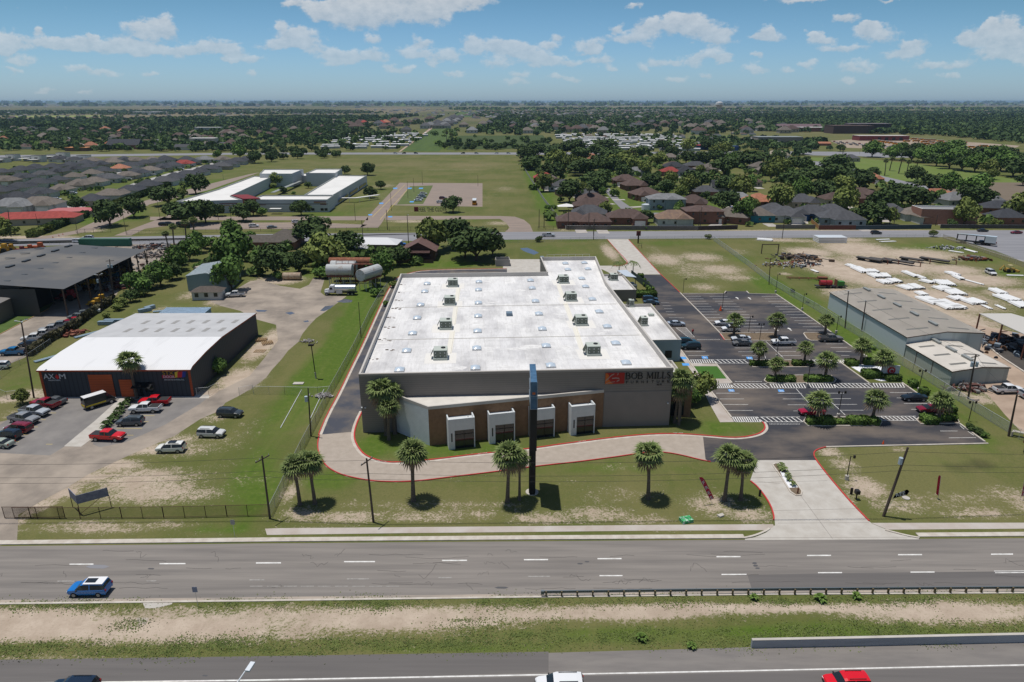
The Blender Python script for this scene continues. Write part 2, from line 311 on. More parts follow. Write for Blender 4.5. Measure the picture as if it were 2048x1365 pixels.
def ground_mat():
 m=bpy.data.materials.new('ground');m.use_nodes=True;t=m.node_tree;b=t.nodes['Principled BSDF'];K=t.links.new
 b.inputs['Roughness'].default_value=.95;b.inputs['Specular IOR Level'].default_value=.1
 at=t.nodes.new('ShaderNodeAttribute');at.attribute_name='mask'
 sp=t.nodes.new('ShaderNodeSeparateColor');K(at.outputs['Color'],sp.inputs[0])
 ge=t.nodes.new('ShaderNodeNewGeometry');P=ge.outputs['Position']
 def noise(sc,det=4,rough=.6,stretch=None):
  n=t.nodes.new('ShaderNodeTexNoise');n.inputs['Scale'].default_value=sc;n.inputs['Detail'].default_value=det;n.inputs['Roughness'].default_value=rough
  if stretch:
   q=t.nodes.new('ShaderNodeMapping');q.inputs['Scale'].default_value=stretch;K(P,q.inputs[0]);K(q.outputs[0],n.inputs['Vector'])
  else:K(P,n.inputs['Vector'])
  return n.outputs['Fac']
 def mr(x,a,b_,c=0.,d=1.,sm=True):
  n=t.nodes.new('ShaderNodeMapRange');n.interpolation_type='SMOOTHSTEP' if sm else 'LINEAR';K(x,n.inputs[0])
  for i,v in enumerate((a,b_,c,d)):n.inputs[i+1].default_value=v
  return n.outputs[0]
 def mix(f,a,c,bt='MIX'):
  n=t.nodes.new('ShaderNodeMix');n.data_type='RGBA';n.blend_type=bt
  for i,v in((0,f),(6,a),(7,c)):
   if isinstance(v,(int,float)):n.inputs[i].default_value=v
   elif isinstance(v,tuple):n.inputs[i].default_value=(*v,1)
   else:K(v,n.inputs[i])
  return n.outputs[2]
 def ma(op,a,c):
  n=t.nodes.new('ShaderNodeMath');n.operation=op
  for i,v in enumerate((a,c)):
   if isinstance(v,(int,float)):n.inputs[i].default_value=v
   else:K(v,n.inputs[i])
  return n.outputs[0]
 n_f=noise(3.0,6,.8);n_m=noise(.28,4);n_k=noise(.9,5,.7);n_l=noise(.035,4);n_mow=noise(.25,3,.6,(1,.12,1));n_v=noise(.0016,3,.55,(1,.35,1))
 lush=ma('ADD',sp.outputs[1],ma('MULTIPLY',ma('SUBTRACT',n_m,.5),.9))
 g1=mix(mr(ma('ADD',n_l,ma('MULTIPLY',ma('SUBTRACT',n_k,.5),.5)),.35,.65),(.155,.148,.058),(.102,.120,.032))
 g2=mix(mr(n_k,.3,.7),(.070,.122,.016),(.100,.150,.024))
 grass=mix(mr(lush,.15,1.0),g1,g2)
 grass=mix(mr(n_f,.42,.72,0,.62),grass,(.056,.070,.022))
 grass=mix(mr(n_k,.56,.78,0,.30),grass,(.22,.19,.095))
 grass=mix(mr(n_mow,.45,.7,0,.28),grass,(.17,.16,.06))
 grass=mix(mr(ma('ADD',at.outputs['Alpha'],ma('MULTIPLY',ma('SUBTRACT',n_m,.5),.8)),.3,1.0,0,.8),grass,(.24,.19,.11))
 sy=t.nodes.new('ShaderNodeSeparateXYZ');K(P,sy.inputs[0])
 far=mr(sy.outputs[1],900,2200)
 fld=mix(mr(n_v,.4,.6),(.085,.095,.04),(.19,.155,.10))
 grass=mix(ma('MULTIPLY',far,.85),grass,fld)
 soil=mix(mr(n_m,.3,.7),(.50,.415,.33),(.38,.305,.235))
 soil=mix(mr(n_f,.45,.72,0,.6),soil,(.27,.215,.155))
 soil=mix(mr(n_k,.5,.8,0,.4),soil,(.55,.46,.36))
 dn=ma('ADD',ma('ADD',ma('MULTIPLY',ma('SUBTRACT',n_m,.5),.8),ma('MULTIPLY',ma('SUBTRACT',n_f,.5),2.6)),ma('MULTIPLY',ma('SUBTRACT',n_k,.5),1.1))
 df=mr(ma('ADD',sp.outputs[0],dn),.34,.78)
 bare=mr(ma('ADD',n_l,ma('MULTIPLY',ma('SUBTRACT',n_f,.5),.55)),.70,.80,0,.55)
 c=mix(bare,grass,soil);c=mix(df,c,soil)
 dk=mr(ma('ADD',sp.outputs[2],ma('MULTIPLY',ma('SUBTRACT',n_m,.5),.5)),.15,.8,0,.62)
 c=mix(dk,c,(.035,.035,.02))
 K(c,b.inputs['Base Color'])
 return m
me.materials.append(ground_mat())
# ------------------------------------------------------------------ paving materials
M_ROAD=mat('worn_asphalt',(.245,.222,.200),.9,(.175,.160,.147),.9,coord='World',stretch=(.05,1,1),det=6)
M_ROAD2=mat('grey_asphalt',(.26,.26,.275),.9,(.20,.20,.215),.5,coord='World',stretch=(.06,1,1))
M_FWY=mat('freeway_asphalt',(.150,.139,.132),.9,(.118,.110,.106),.7,coord='World',stretch=(.04,1,1))
M_SHOULD=mat('shoulder_asphalt',(.215,.198,.182),.9,(.17,.157,.148),.8,coord='World',stretch=(.2,1,1),det=6)
M_LOT=mat('sealed_asphalt',(.040,.041,.049),.8,(.165,.135,.110),.075,coord='World',ramp=(.44,.70),stretch=(.7,1.5,1),det=7)
M_CONC=mat('pale_concrete',(.50,.475,.43),.9,(.42,.39,.345),.5,coord='World',det=7)
M_CONC2=mat('tan_concrete',(.40,.345,.29),.9,(.345,.295,.245),.8,coord='World',det=7)
M_WALK=mat('sidewalk_concrete',(.49,.455,.42),.9,(.40,.345,.30),.25,coord='World',det=7)
M_CURB=mat('kerb_concrete',(.56,.52,.46),.9,(.44,.39,.33),.8,coord='World')
M_RED=mat('red_kerb_paint',(.55,.035,.035),.6,(.40,.06,.05),1.5,coord='World')
M_PAINT=mat('white_road_paint',(.78,.77,.74),.7,(.55,.54,.51),1.2,coord='World')
M_PAINTW=mat('worn_road_paint',(.36,.345,.32),.8,(.24,.225,.21),2.5,coord='World')
M_YPAINT=mat('yellow_road_paint',(.55,.43,.12),.7)
M_BLUE=mat('blue_paint',(.09,.33,.72),.7)
M_TURF=mat('bright_turf',(.042,.115,.016),.95,(.055,.145,.020),2,coord='World')
M_BROWN=mat('brown_asphalt',(.285,.225,.185),.9,(.235,.19,.16),.3,coord='World',stretch=(.3,1,1))
M_DUST=mat('dusty_asphalt',(.36,.305,.25),.95,(.20,.172,.145),.13,coord='World',det=12,ramp=(.38,.66))
M_OLDA=mat('old_lot_asphalt',(.235,.22,.205),.9,(.175,.165,.158),.22,coord='World',det=6)
M_MULCH=mat('brown_mulch',(.20,.15,.10),.95,(.12,.09,.06),3,coord='World')
M_WGRAV=mat('white_stones',(.78,.79,.82),.9,(.5,.5,.54),5,coord='World',ramp=(.5,.75))
M_FIELD=mat('crop_field',(.075,.118,.022),.95,(.058,.095,.020),.12,coord='World',stretch=(1,.1,1))
M_PLOW=mat('ploughed_soil',(.185,.145,.105),.95,(.15,.12,.085),.5,coord='World',stretch=(.1,1,1))
M_YARD=mat('yard_soil',(.43,.33,.25),.95,(.32,.24,.18),.2,coord='World',det=8)
XS=[-1400,-600,0,512,1024,1536,2048,2700,3500]
def band(name,top,bot,m,z=None,kind='structure',label=None):
 T=lerp_x(top,XS);B=lerp_x(bot,XS)
 return sheet(name,T+B[::-1],m,z=z,kind=kind,label=label)
band('road',[(0,1093),(560,1087),(1060,1083),(1560,1079.5),(2048,1077)],[(0,1206),(560,1199.5),(1024,1193),(1536,1187),(2048,1184)],M_ROAD,.008,label='four lane frontage road of worn grey asphalt')
sheet('road',[(1495,1150.5),(1660,1147),(2048,1143),(2800,1136),(2800,1182),(2048,1183.5),(1506,1187)],M_FWY,.012,label='darker resurfaced lane beside the guard rail')
band('road',[(0,1320),(560,1312.5),(1000,1309),(1350,1298),(1536,1294),(2048,1283)],[(0,1372),(512,1366),(1024,1356),(1536,1346),(2048,1335)],M_SHOULD,.008,label='freeway shoulder of light grey asphalt')
band('road',[(0,1371),(512,1365),(1024,1355),(1536,1345),(2048,1334)],[(0,1600),(1024,1590),(2048,1580)],M_FWY,.012,label='dark freeway carriageway at the bottom')
sheet('road',[(-1400,1322),(0,1320),(560,1312.5),(1097,1304),(1097,1345),(512,1362),(0,1370),(-1400,1372)],M_FWY,.016,label='dark patch of freeway shoulder')
band('road_line',[(0,1366.5),(512,1359.5),(1024,1350),(1536,1340),(2048,1329.3)],[(0,1369.5),(512,1362.5),(1024,1352.8),(1536,1342.7),(2048,1332)],M_PAINT,.022,label='solid white freeway edge line')
band('road_gutter',[(0,1200.5),(560,1194.5),(1024,1188.5),(1536,1183)],[(0,1208),(560,1201.5),(1024,1195),(1536,1189)],mat('gutter_dust',(.40,.34,.28),.95,(.26,.23,.20),1.2,coord='World',stretch=(.1,1,1),ramp=(.42,.6)),.013)
for cx,cy,h in[(163,1129,24),(345,1128,26),(537,1126.5,25),(719,1124,31),(909,1121.5,25),(1072,1120,24),(1219,1118,24),(1457,1114,24),(1638,1111.5,24),(1820,1110,24),(2004,1109,22),(-30,1130,24),(2190,1107,24)]:
 sheet('lane_dash',[(cx-h,cy-1.1),(cx+h,cy-1.3),(cx+h,cy+1.1),(cx-h,cy+1.3)],M_PAINT,.020)
for cx,cy,h,w in[(132,1163,17,1),(303,1162.5,10,1),(514,1160.5,15,1),(716,1158.5,22,1),(890,1156,13,1),(1078,1153.5,22,1),(1222,1152,23,0),(1468,1149.5,25,0),(1660,1146,24,0),(1845,1144.8,24,0)]:
 sheet('lane_dash',[(cx-h,cy-1),(cx+h,cy-1.2),(cx+h,cy+1),(cx-h,cy+1.2)],M_PAINTW if w else M_PAINT,.020)
sheet('road_line',[(1988,1142.2),(2400,1139.6),(2400,1141),(1988,1143.6)],M_PAINT,.020);sheet('road_line',[(1990,1145.4),(2400,1142.6),(2400,1144.2),(1990,1147)],M_PAINT,.020)
for i,x in enumerate(range(500,800,34)):sheet('road_line',[(x,1172.6),(x+26,1172.4),(x+26,1173.8),(x,1174)],M_PAINTW,.020)
for i,(cx,cy,w,h) in enumerate([(195,1134,24,4),(1509,1127,5,2),(1511,1132,5,2),(1515,1137,5,1.6),(302,1138,7,1.5),(1003,1176,14,2),(1160,1128,6,1.4),(1174,1124,5,1.2),(410,1352,6,1.6)]):
 sheet('road_patch',[(cx-w,cy),(cx-w*.5,cy-h),(cx+w*.6,cy-h*.9),(cx+w,cy),(cx+w*.5,cy+h),(cx-w*.6,cy+h*.8)],mat('tar_patch',(.09,.09,.095),.8) if i else M_ROAD2,.0185)
ck=MB()
rc=random.Random(5)
for i in range(70):
 x=rc.uniform(-80,2100);y=rc.uniform(1100,1180) if i%5 else 1166;a=G(x,y);pts=[a]
 for k in range(rc.randint(3,9)):
  pts.append((pts[-1][0]+rc.uniform(.4,1.5)*(1 if i%3 else.25),pts[-1][1]+rc.uniform(-.18,.18)*(1 if i%3 else 4)))
 strip(ck,pts,-.02,.02,.0185,.0192)
k_=ck.build('road_crack',mat('crack_tar',(.075,.07,.068),.9));k_['kind']='structure'
kb=MB()
P1=[G(*p) for p in lerp_x([(0,1090.5),(560,1084.5),(1060,1080.5),(1490,1078)],[-1400,-600,0,300,560,800,1060,1300,1490])]
strip(kb,P1,0,.9,0,.13)
P1=[G(*p) for p in lerp_x([(1838,1075),(2048,1073.5)],[1838,2048,2600,3500])]
strip(kb,P1,0,.9,0,.13)
P1=[G(*p) for p in smooth_line([(1838,1075.5),(1812,1071),(1776,1061.5),(1770,1060)])];strip(kb,P1,0,.3,0,.14)
P1=[G(*p) for p in smooth_line([(1490,1078),(1510,1074),(1532,1065),(1541,1059)])];strip(kb,P1,0,.3,0,.14)
P1=[G(*p) for p in lerp_x([(0,1206.5),(560,1200),(1024,1193.5),(1536,1187.5),(2048,1184.5)],XS)];strip(kb,P1,-.3,0,0,.08)
k=kb.build('kerb',M_CURB);k['kind']='structure';k['label']='pale concrete kerbs of the frontage road'
sheet('sidewalk',[(530,1058),(560,1057),(1060,1053),(1300,1050.5),(1546,1049),(1552,1061),(1300,1062),(1060,1064.5),(800,1067),(534,1070.5)],M_WALK,.02,label='long pale sidewalk below the palm lawn')
sheet('sidewalk',[(1742,1046.5),(2048,1046),(3300,1044),(3300,1056),(2048,1058),(1775,1060)],M_WALK,.02,label='pale sidewalk beyond the driveway')
sheet('driveway',[(1516,921),(1632,921),(1660,958),(1700,1005),(1738,1043),(1744,1048),(1772,1059.5),(1812,1071.5),(1838,1077),(1838,1079.5),(1490,1081),(1490,1078.5),(1510,1075),(1532,1066),(1550,1051),(1549,1035),(1541,1008),(1520,980),(1500,963),(1506,945)],M_CONC,.024,label='pale concrete driveway splitting round a planted island')
jt=MB()
for a,b in[((1506,966),(1655,962)),((1547,1022),(1716,1018)),((1556,1047),(1738,1046)),((1600,990),(1665,1078)),((1490,1076.5),(1838,1075)),((1503,962),(1560,968))]:
 strip(jt,[G(*a),G(*b)],-.03,.03,.025,.029)
j=jt.build('driveway_joint',mat('joint_dark',(.22,.2,.18),.9));j['kind']='structure'
LO=[(1421,925),(1400,921),(1361,911),(1328,905.5),(1290,906),(1244,913.5),(1195,920),(1148,926),(1080,933),(987,945.5),(905,955),(839,963.5),(792,965.5),(741,963.5),(693,954),(671,946),(652,934),(642,919),(636,905),(634,889),(638,870)]
LI=[(707,864),(707.5,880),(715.8,897),(728,911),(748,920),(769,925.5),(796,926.5),(864,921),(925,913),(985,906.5),(1071,897.5),(1120,890),(1156,885.5),(1223,876.5),(1305,869),(1367,869),(1411,874)]
sheet('driveway',LO+LI,M_CONC2,.012,label='tan concrete loop drive curving past the store front')
LO2=[(638,870),(654,831),(679,786),(703,735),(721,700),(757,620.5),(775,583.6),(787.6,563),(800,552.5),(822,546),(847,541.5),(897,539.5),(1014,538)]
LI2=[(1014,549),(900,552),(840,556),(812,566),(790,600),(727,746),(724,823),(713.8,843.6),(707,864)]
sheet('driveway',LO2+LI2,mat('drive_asphalt',(.060,.063,.078),.55,(.16,.135,.11),.16,coord='World',ramp=(.42,.66),det=6),.016,label='dark asphalt drive along the store side wall')
sheet('yard_slab',[(1006,519),(1086,519),(1092,549),(1006,549)],M_CONC,.014,label='concrete loading yard behind the store')
rk=MB();gt=MB()
wl=smooth_line([G(*p) for p in LO[::-1]],2);strip(rk,wl,-.02,.16,0,.15)
wl=smooth_line([G(*p) for p in LO2],1);strip(rk,wl,-.02,.16,0,.15);strip(gt,wl,.16,.2,0,.02) if False else None
strip(gt,wl,-.55,-.02,0,.03)
LI3=[(724,823),(713.8,843.6),(707.6,864),(707.5,880),(715.8,897),(728,911),(748,920),(769,925.5),(796,926.5),(864,921),(925,913),(985,906.5),(1071,897.5),(1120,890),(1156,885.5),(1223,876.5),(1305,869),(1367,869),(1428,873.8),(1463,877),(1493,875.4),(1520,869),(1531.5,859),(1530,850),(1526,844.8)]
wl=smooth_line([G(*p) for p in LI3],2);strip(rk,wl,-.02,.22,0,.15);strip(gt,wl,-.5,-.02,0,.03)
for L_ in([(1501,963),(1517,976),(1540,1008),(1548,1033),(1547,1041)],[(1652,895),(1640,898),(1629,903),(1627,911),(1632,921),(1660,957),(1700,1004),(1738,1043)][::1]):
 wl=smooth_line([G(*p) for p in L_],2);strip(rk,wl,-.1,.1,0,.15)
wl=smooth_line([G(*p) for p in[(1215,480),(1232,500),(1252,520),(1256,528),(1240,533),(1226,533)]],1);strip(rk,wl,-.1,.1,0,.15)
wl=[G(*p) for p in[(1257,480),(1320,548),(1360,586)]];strip(rk,wl,-.1,.1,0,.15)
wl=[G(*p) for p in[(1440,669),(1449,681)]];strip(rk,wl,-.1,.1,0,.15)
k=rk.build('kerb',M_RED);k['kind']='structure';k['label']='fire lane kerbs painted red around the store'
for kp,(a,b) in enumerate([((752,924.5),(772,926)),((956,910.2),(974,908.3)),((1156,886),(1172,884.2)),((1347,868.6),(1366,868.8))]):
 A,B=G(*a),G(*b);ang=math.atan2(B[1]-A[1],B[0]-A[0])
 t_=letters('kerb_lettering','FIRE LANE',M_PAINT,None,(A[0],A[1]+.10,.156),.17,math.hypot(B[0]-A[0],B[1]-A[1]),(0,0,ang),.002);t_['kind']='structure'
k=gt.build('road_gutter',M_CURB);k['kind']='structure'
sheet('driveway',[(1215,479),(1257,479),(1321,549.5),(1277,549.5),(1226,534),(1240,533),(1256,528),(1232,500)],M_CONC,.026,label='pale concrete drive from the back road to the store')
sheet('driveway',[(1190,532),(1240,532),(1290,550),(1230,552)],M_CONC,.022,label='pale concrete apron by the curved palms')
sheet('parking_lot',[(1277,550),(1321,550),(1360,586),(1366,588),(1448,588),(1452,583),(1493,583),(1498,588),(1552,589),(1604,624),(1662,665),(1699,691),(1740,720),(1674,721),(1738,766),(1804,766),(1845,795),(1886,828),(1917,846.7),(1970,884.6),(1976,888),(1652,895),(1631,902),(1626,911),(1631,921),(1421,925),(1411,919),(1406,874),(1463,877.5),(1500,875),(1520,869),(1531,859),(1526,844.6),(1465,844.6),(1418,777),(1362,700),(1310,640),(1310,600)],M_LOT,.018,label='dark sealed parking lot beside the store')
sheet('sidewalk',[(1345,682),(1362,700),(1418,777),(1463,835),(1468,844.6),(1440,845),(1418,806),(1404,775),(1388,750),(1372,728),(1356,712)],M_WALK,.022,label='store sidewalk along the parking lot')
sheet('sidewalk',[(1383,727.3),(1432,727.3),(1464,767),(1417,767)],M_WALK,.026,label='white border round the turf square')
sheet('lawn',[(1388,733),(1434,733),(1453.5,758),(1405,758)],M_TURF,.032,label='vivid green turf square beside the store')
ke=MB()
def curb_loop(px,w=.25,h=.15,closed=True):
 q=[G(*p) for p in px]
 if closed:q=q+[q[0]]
 strip(ke,q,-w/2,w/2,0,h)
for l_ in([(1366,588),(1448,588)],[(1498,588),(1552,589),(1604,624),(1662,665),(1699,691),(1734,714)],[(1360,586),(1400,626),(1441,668)],[(1674,721),(1738,767)],[(1804,766),(1845,795),(1886,828)],[(1917,846.7),(1970,884.6)],[(1976,888),(1652,895)],[(1448,588),(1452,583)],[(1493,583),(1498,588)],[(1404,728),(1432,728),(1464,767)],[(1362,701),(1418,778),(1463,836)]):curb_loop(l_,.3,.15,False)
ISL={'a':[(1498,728),(1506,735),(1560,735.4),(1616,735),(1625,730),(1620,722),(1560,721),(1501,721)],'b':[(1528.5,762),(1534.6,766.7),(1600,767),(1668,766),(1672,760),(1663,752),(1600,751.5),(1534.6,752)],'c':[(1607,844),(1616,852.5),(1700,852.5),(1760,851),(1763,845),(1756,835.5),(1680,835.5),(1612,836)],'d':[(1833,841),(1841,848.7),(1919,847.7),(1913,834),(1841,833)],'e':[(1440,667),(1450,681),(1555,682.5),(1562,677),(1547,666.5)],'f':[(1607,668),(1614,678),(1622,682),(1664,682),(1668,672),(1654,666.5),(1610,666)],'g':[(1545,931),(1550,928),(1560,929),(1575,948),(1592,966),(1604,984),(1602,991),(1592,992),(1581,985),(1563,956)]}
for q in ISL.values():curb_loop(q)
k=ke.build('kerb',M_CURB);k['kind']='structure';k['label']='concrete kerbs and island edges of the parking lot'
for kk,q in ISL.items():sheet('planting_bed',q,M_MULCH,.06 if kk!='g' else.08)
sheet('planting_bed',[(1560,944),(1572,948),(1590,968),(1596,976),(1578,977),(1566,958)],M_WGRAV,.09,label='white stones on the driveway island')
sheet('planting_bed',[(1700,733),(1722,729),(1795,738),(1790,762),(1762,763),(1740,757)],M_WGRAV,.03,label='bed of white stones by the monument sign')
pl=MB()
def wline(a,b,w=.11,z=.024):
 A,B=G(*a),G(*b);strip(pl,[A,B],-w/2,w/2,z-.001,z)
C13=lambda x,y:(1350+x/4.876,560+y/4.876)
def stalls(a0,a1,b0,b1,n):
 A0,A1,B0,B1=G(*C13(*a0)),G(*C13(*a1)),G(*C13(*b0)),G(*C13(*b1))
 for i in range(n):
  t=i/(n-1);p=(A0[0]+(B0[0]-A0[0])*t,A0[1]+(B0[1]-A0[1])*t);q=(A1[0]+(B1[0]-A1[0])*t,A1[1]+(B1[1]-A1[1])*t)
  strip(pl,[p,q],-.06,.06,.023,.024)
stalls((105,163),(255,163),(405,490),(585,490),13);stalls((338,163),(512,163),(705,490),(905,490),13);stalls((845,163),(1020,163),(1288,491),(1470,491),13)
for a,b in[((100,700),(297,700)),((130,739),(330,739)),((582,665),(760,665)),((616,703),(800,703)),((653,742),(855,742)),((975,665),(1140,665)),((1000,700),(1182,700)),((1035,740),(1228,740)),((1430,590),(1590,590)),((1470,626),(1640,626)),((1517,662),(1680,662)),((1570,700),(1720,700)),((1620,738),(1700,738)),((400,1107),(628,1107)),((435,1163),(672,1163)),((470,1217),(715,1217)),((512,1275),(760,1275)),((1000,1108),(1240,1108)),((1052,1163),(1275,1163)),((1100,1220),(1340,1220)),((1155,1280),(1390,1280)),((1430,1107),(1650,1107)),((1485,1160),(1715,1160)),((1545,1216),(1775,1216)),((1600,1273),(1837,1273)),((885,600),(1060,765)),((1180,1062),(1410,1320)),((1385,1062),(1660,1320)),((25,372),(90,372)),((20,612),(80,612)),((-10,405),(40,405)),((830,600),(885,768))]:wline(C13(*a),C13(*b))
C16=lambda x,y:(1640+x/4.875,660+y/4.875)
for a,b in[((680,613),(900,613)),((748,665),(960,665)),((818,720),(1045,720)),((890,777),(1100,777)),((1170,988),(1340,988)),((1255,1055),(1520,1052)),((1365,935),(1405,970)),((1440,990),(1500,1030))]:wline(C16(*a),C16(*b))
for y in range(8):wline((1322+y*3.2,606+y*6.0),(1338+y*3.4,606+y*6.0))
def ladder(x0,x1,yt,yb,n,slant=0):
 wline((x0,yt),(x1,yt),.14);wline((x0+(yb-yt)*.6,yb),(x1+(yb-yt)*.6,yb),.14)
 for i in range(n+1):
  x=x0+(x1-x0)*i/n;wline((x+slant,yt),(x+(yb-yt)*.6+(0 if slant else 0),yb),.2)
ladder(1381,1427,719.8,727,10);ladder(1431,1492,719.8,727,7,-6);ladder(1556,1588,720,727,6);ladder(1624,1672,720,727,7,-5);ladder(1676,1690,720,727,4)
ladder(1414,1460,768,776.6,11);ladder(1466,1534,768,776.6,9,-7);ladder(1540,1606,768,776.6,12);ladder(1618,1666,767.5,776.3,9);ladder(1672,1742,767.3,776,9,-7);ladder(1746,1804,767,775.5,10)
ladder(1465,1515,834.5,844.4,11);ladder(1520,1600,834.5,844.4,8,-8);ladder(1668,1700,834,843,5);ladder(1736,1752,833.5,842,3);ladder(1752,1832,833,841.5,10,-7)
for i in range(9):wline((1352+i*3,657+i*2.2),(1372+i*1.9,657+i*2.2),.14)
wline((1352,656),(1372,656));wline((1372,656),(1389,675));wline((1352,656),(1378,676))
for x in range(21):wline((1394+x*2.2,679.6),(1395.2+x*2.2,679.6),.22);wline((1470+x*2.6,763.6),(1471.5+x*2.6,763.6),.22);wline((1539+x*2.95,848.7),(1540.6+x*2.95,848.7),.22)
for cx,cy in((1474.7,597),(1499.3,597.4),(1579.7,659),(1553,659.3)):
 A=G(cx,cy);pl.add([(A[0]-.16,A[1]-1.2,.025),(A[0]+.16,A[1]-1.2,.025),(A[0]+.16,A[1]+.3,.025),(A[0]-.16,A[1]+.3,.025)],[(0,1,2,3)]);pl.add([(A[0]-.5,A[1]+.3,.025),(A[0]+.5,A[1]+.3,.025),(A[0],A[1]+1.4,.025)],[(0,1,2)])
k=pl.build('parking_line',M_PAINT);k['kind']='structure';k['label']='white stall lines, arrows and ladder crossings on the lot'
for cx,cy in((1409.5,715.5),(1498.7,716.5),(1462.4,781.5),(1562,782)):
 o=sheet('accessible_stall_marking',[(cx-6.5,cy-2.2),(cx+5,cy-2.2),(cx+7,cy+2.4),(cx-4.5,cy+2.4)],M_BLUE,.026);A=G(cx,cy)
 s_=MB();ring=[(A[0]+.02+.36*math.cos(t*math.pi/5),A[1]-.25+.36*math.sin(t*math.pi/5)) for t in range(-5,3)]
 strip(s_,ring,-.06,.06,.028,.03);strip(s_,[(A[0]-.12,A[1]+.35),(A[0]-.1,A[1]-.1),(A[0]+.3,A[1]-.12),(A[0]+.42,A[1]-.5)],-.07,.07,.028,.03);s_.bc(A[0]-.14,A[1]+.52,.029,.2,.2,.002)
 q=s_.build('wheelchair_symbol',M_PAINT);q['kind']='structure'
for cx,cy,s in((1367,716.5,7),(1371.5,729.5,8),(1412,775,7)):sheet('ramp_marking',[(cx-s,cy-2.4),(cx+s-2,cy-2.4),(cx+s,cy+2.4),(cx-s+2,cy+2.4)],M_BLUE,.027)
# ------------------------------------------------------------------ left properties
sheet('gravel_lot',[(-300,905),(-80,860),(20,840),(60,806),(92,796),(418,796),(440,782),(500,752),(530,715),(556,682),(552,650),(515,640),(480,622),(440,612),(420,603),(450,592),(470,580),(500,563),(520,560),(560,572),(600,578),(618,570),(627,556),(650,556),(641,585),(650,592),(693,593),(662,616),(632,637),(617,653),(605,668),(597,684),(576,702),(564,718),(543,741),(533,755),(506,776),(478,792),(451,806),(437,823),(400,839),(383,850),(348,873),(300,893),(250,915),(177,949),(137,974),(84,1002),(37,1030),(34,1083),(-10,1094),(-300,1100)],M_DUST,.008,label='dusty worn asphalt yard and drive of the workshop')
sheet('parking_lot',[(-90,930),(-40,870),(0,850),(50,818),(100,797),(240,797),(190,842),(160,868),(130,893),(100,911.5),(0,906.5)],M_OLDA,.012,label='grey asphalt lot in front of the workshop')
sheet('parking_lot',[(262,797),(415,796.5),(400,808),(330,850),(290,868),(250,885),(200,895),(185,889),(200,868),(232,835)],M_OLDA,.012,label='asphalt bays beside the hedge strip')
sheet('pavement',[(240,797),(262,797),(228,835),(197,868),(162,894),(128,893),(158,868),(190,842)],M_CONC,.016,label='pale concrete strip beside the hedge')
sheet('pavement',[(92,792),(418,790),(418,797),(92,797.5)],M_CONC,.015)
yl=MB()
for a,b in[((92,889),(105,889)),((45,870),(56,870)),((66,854.5),(76,854.5)),((82,840),(92,840)),((101,826.5),(112,826.5)),((118,814),(128,814)),((25,884),(38,884)),((253,832),(309,832)),((288,844),(297,844)),((233,857),(284,857.5)),((255,871),(267,871)),((120,814),(129,814))]:
 A,B=G(*a),G(*b);strip(yl,[A,B],-.06,.06,.017,.018)
k=yl.build('parking_line',M_YPAINT);k['kind']='structure'
sheet('road',[(-60,760),(0,736),(49,716),(103,675),(164,641),(224,604),(250,562),(295,530),(328,511),(366,489),(255,488),(235,500),(122,588),(98,617),(12,662),(-60,697)],M_DUST,.012,label='concrete lane beside the open warehouse')
sheet('ground_slab',[(-60,520),(40,508),(120,500),(175,494),(300,486),(370,489),(330,520),(230,560),(120,590),(0,590),(-60,600)],M_DUST,.009)
sheet('grass_verge',[(-60,700),(12,663),(98,618),(60,614),(0,645),(-60,672)],mat('verge_grass',(.06,.10,.02),.95,(.08,.13,.03),.5,coord='World'),.013)
yk=MB();strip(yk,[G(*p) for p in[(-40,690),(12,663),(98,618)]],-.1,.1,0,.14);k=yk.build('kerb',mat('orange_kerb_paint',(.42,.27,.13),.8));k['kind']='structure'
for q in([(672,604),(690,598),(705,601),(703,605),(688,606)],[(640,622),(650,613),(668,611),(660,618),(648,623)],[(570,626),(583,624),(590,627),(580,630)],[(510,620),(535,621),(530,624),(515,624)],[(606,643),(616,641),(618,644),(610,645)]):
 sheet('puddle',q,mat('wet_asphalt',(.10,.11,.14),.15,spec=.5),.014)
sheet('puddle',[(1040,497),(1055,496),(1068,501),(1078,506),(1068,510),(1056,506),(1046,502)],MATS['wet_asphalt'],.01)
# ------------------------------------------------------------------ second road, school drives
band('road',[(0,479),(250,471),(500,469),(1000,464.5),(1500,462),(2048,461)],[(0,493),(250,490),(500,486),(1000,480),(1500,476.5),(2048,474)],M_ROAD2,.02,label='pale grey road between the store and the school')
for q,m_,lb in[([(799,366),(965,367),(965,414),(782,411),(771,434),(764,446),(756,456),(720,456),(736,434),(750,418),(775,392)],M_BROWN,'brown asphalt bus lot and drive beside the school'),([(300,434),(736,433),(736,441),(420,441),(300,441)],M_BROWN,None),([(771,432.5),(1000,432.5),(1030,434),(1048,440),(1060,450),(1064,459),(1066,464),(1010,464.5),(1019,456),(1012,446),(1000,438.5),(771,441)],M_BROWN,'curved brown drive behind the bus lot'),([(380,446),(505,446),(620,445),(735,450),(720,456),(600,458),(380,460)],M_BROWN,None),([(498,349),(520,345),(420,380),(300,409),(255,434),(205,456),(160,467),(120,474),(90,478),(60,478),(150,462),(230,425),(290,402),(400,373)],M_BROWN,'diagonal brown lane beside the hedge'),([(372,418),(385,420),(330,436),(395,437),(395,445),(290,458),(262,472),(228,472),(300,445)],M_BROWN,'brown entrance drive of the school'),([(820,373),(866,371.5),(858,388),(846,408.5),(793,410)],mat('lot_grass',(.085,.12,.03),.95,(.12,.14,.05),.3,coord='World'),'grass island in the bus lot')]:
 sheet('driveway' if m_ is M_BROWN else 'grass_verge',q,m_,.03 if m_ is M_BROWN else.036,label=lb)
fy=MB()
for i in range(22):A=G(505+i*9.6,447.5);fy.bc(A[0],A[1],.034,.12,5,.002,rz=-.5)
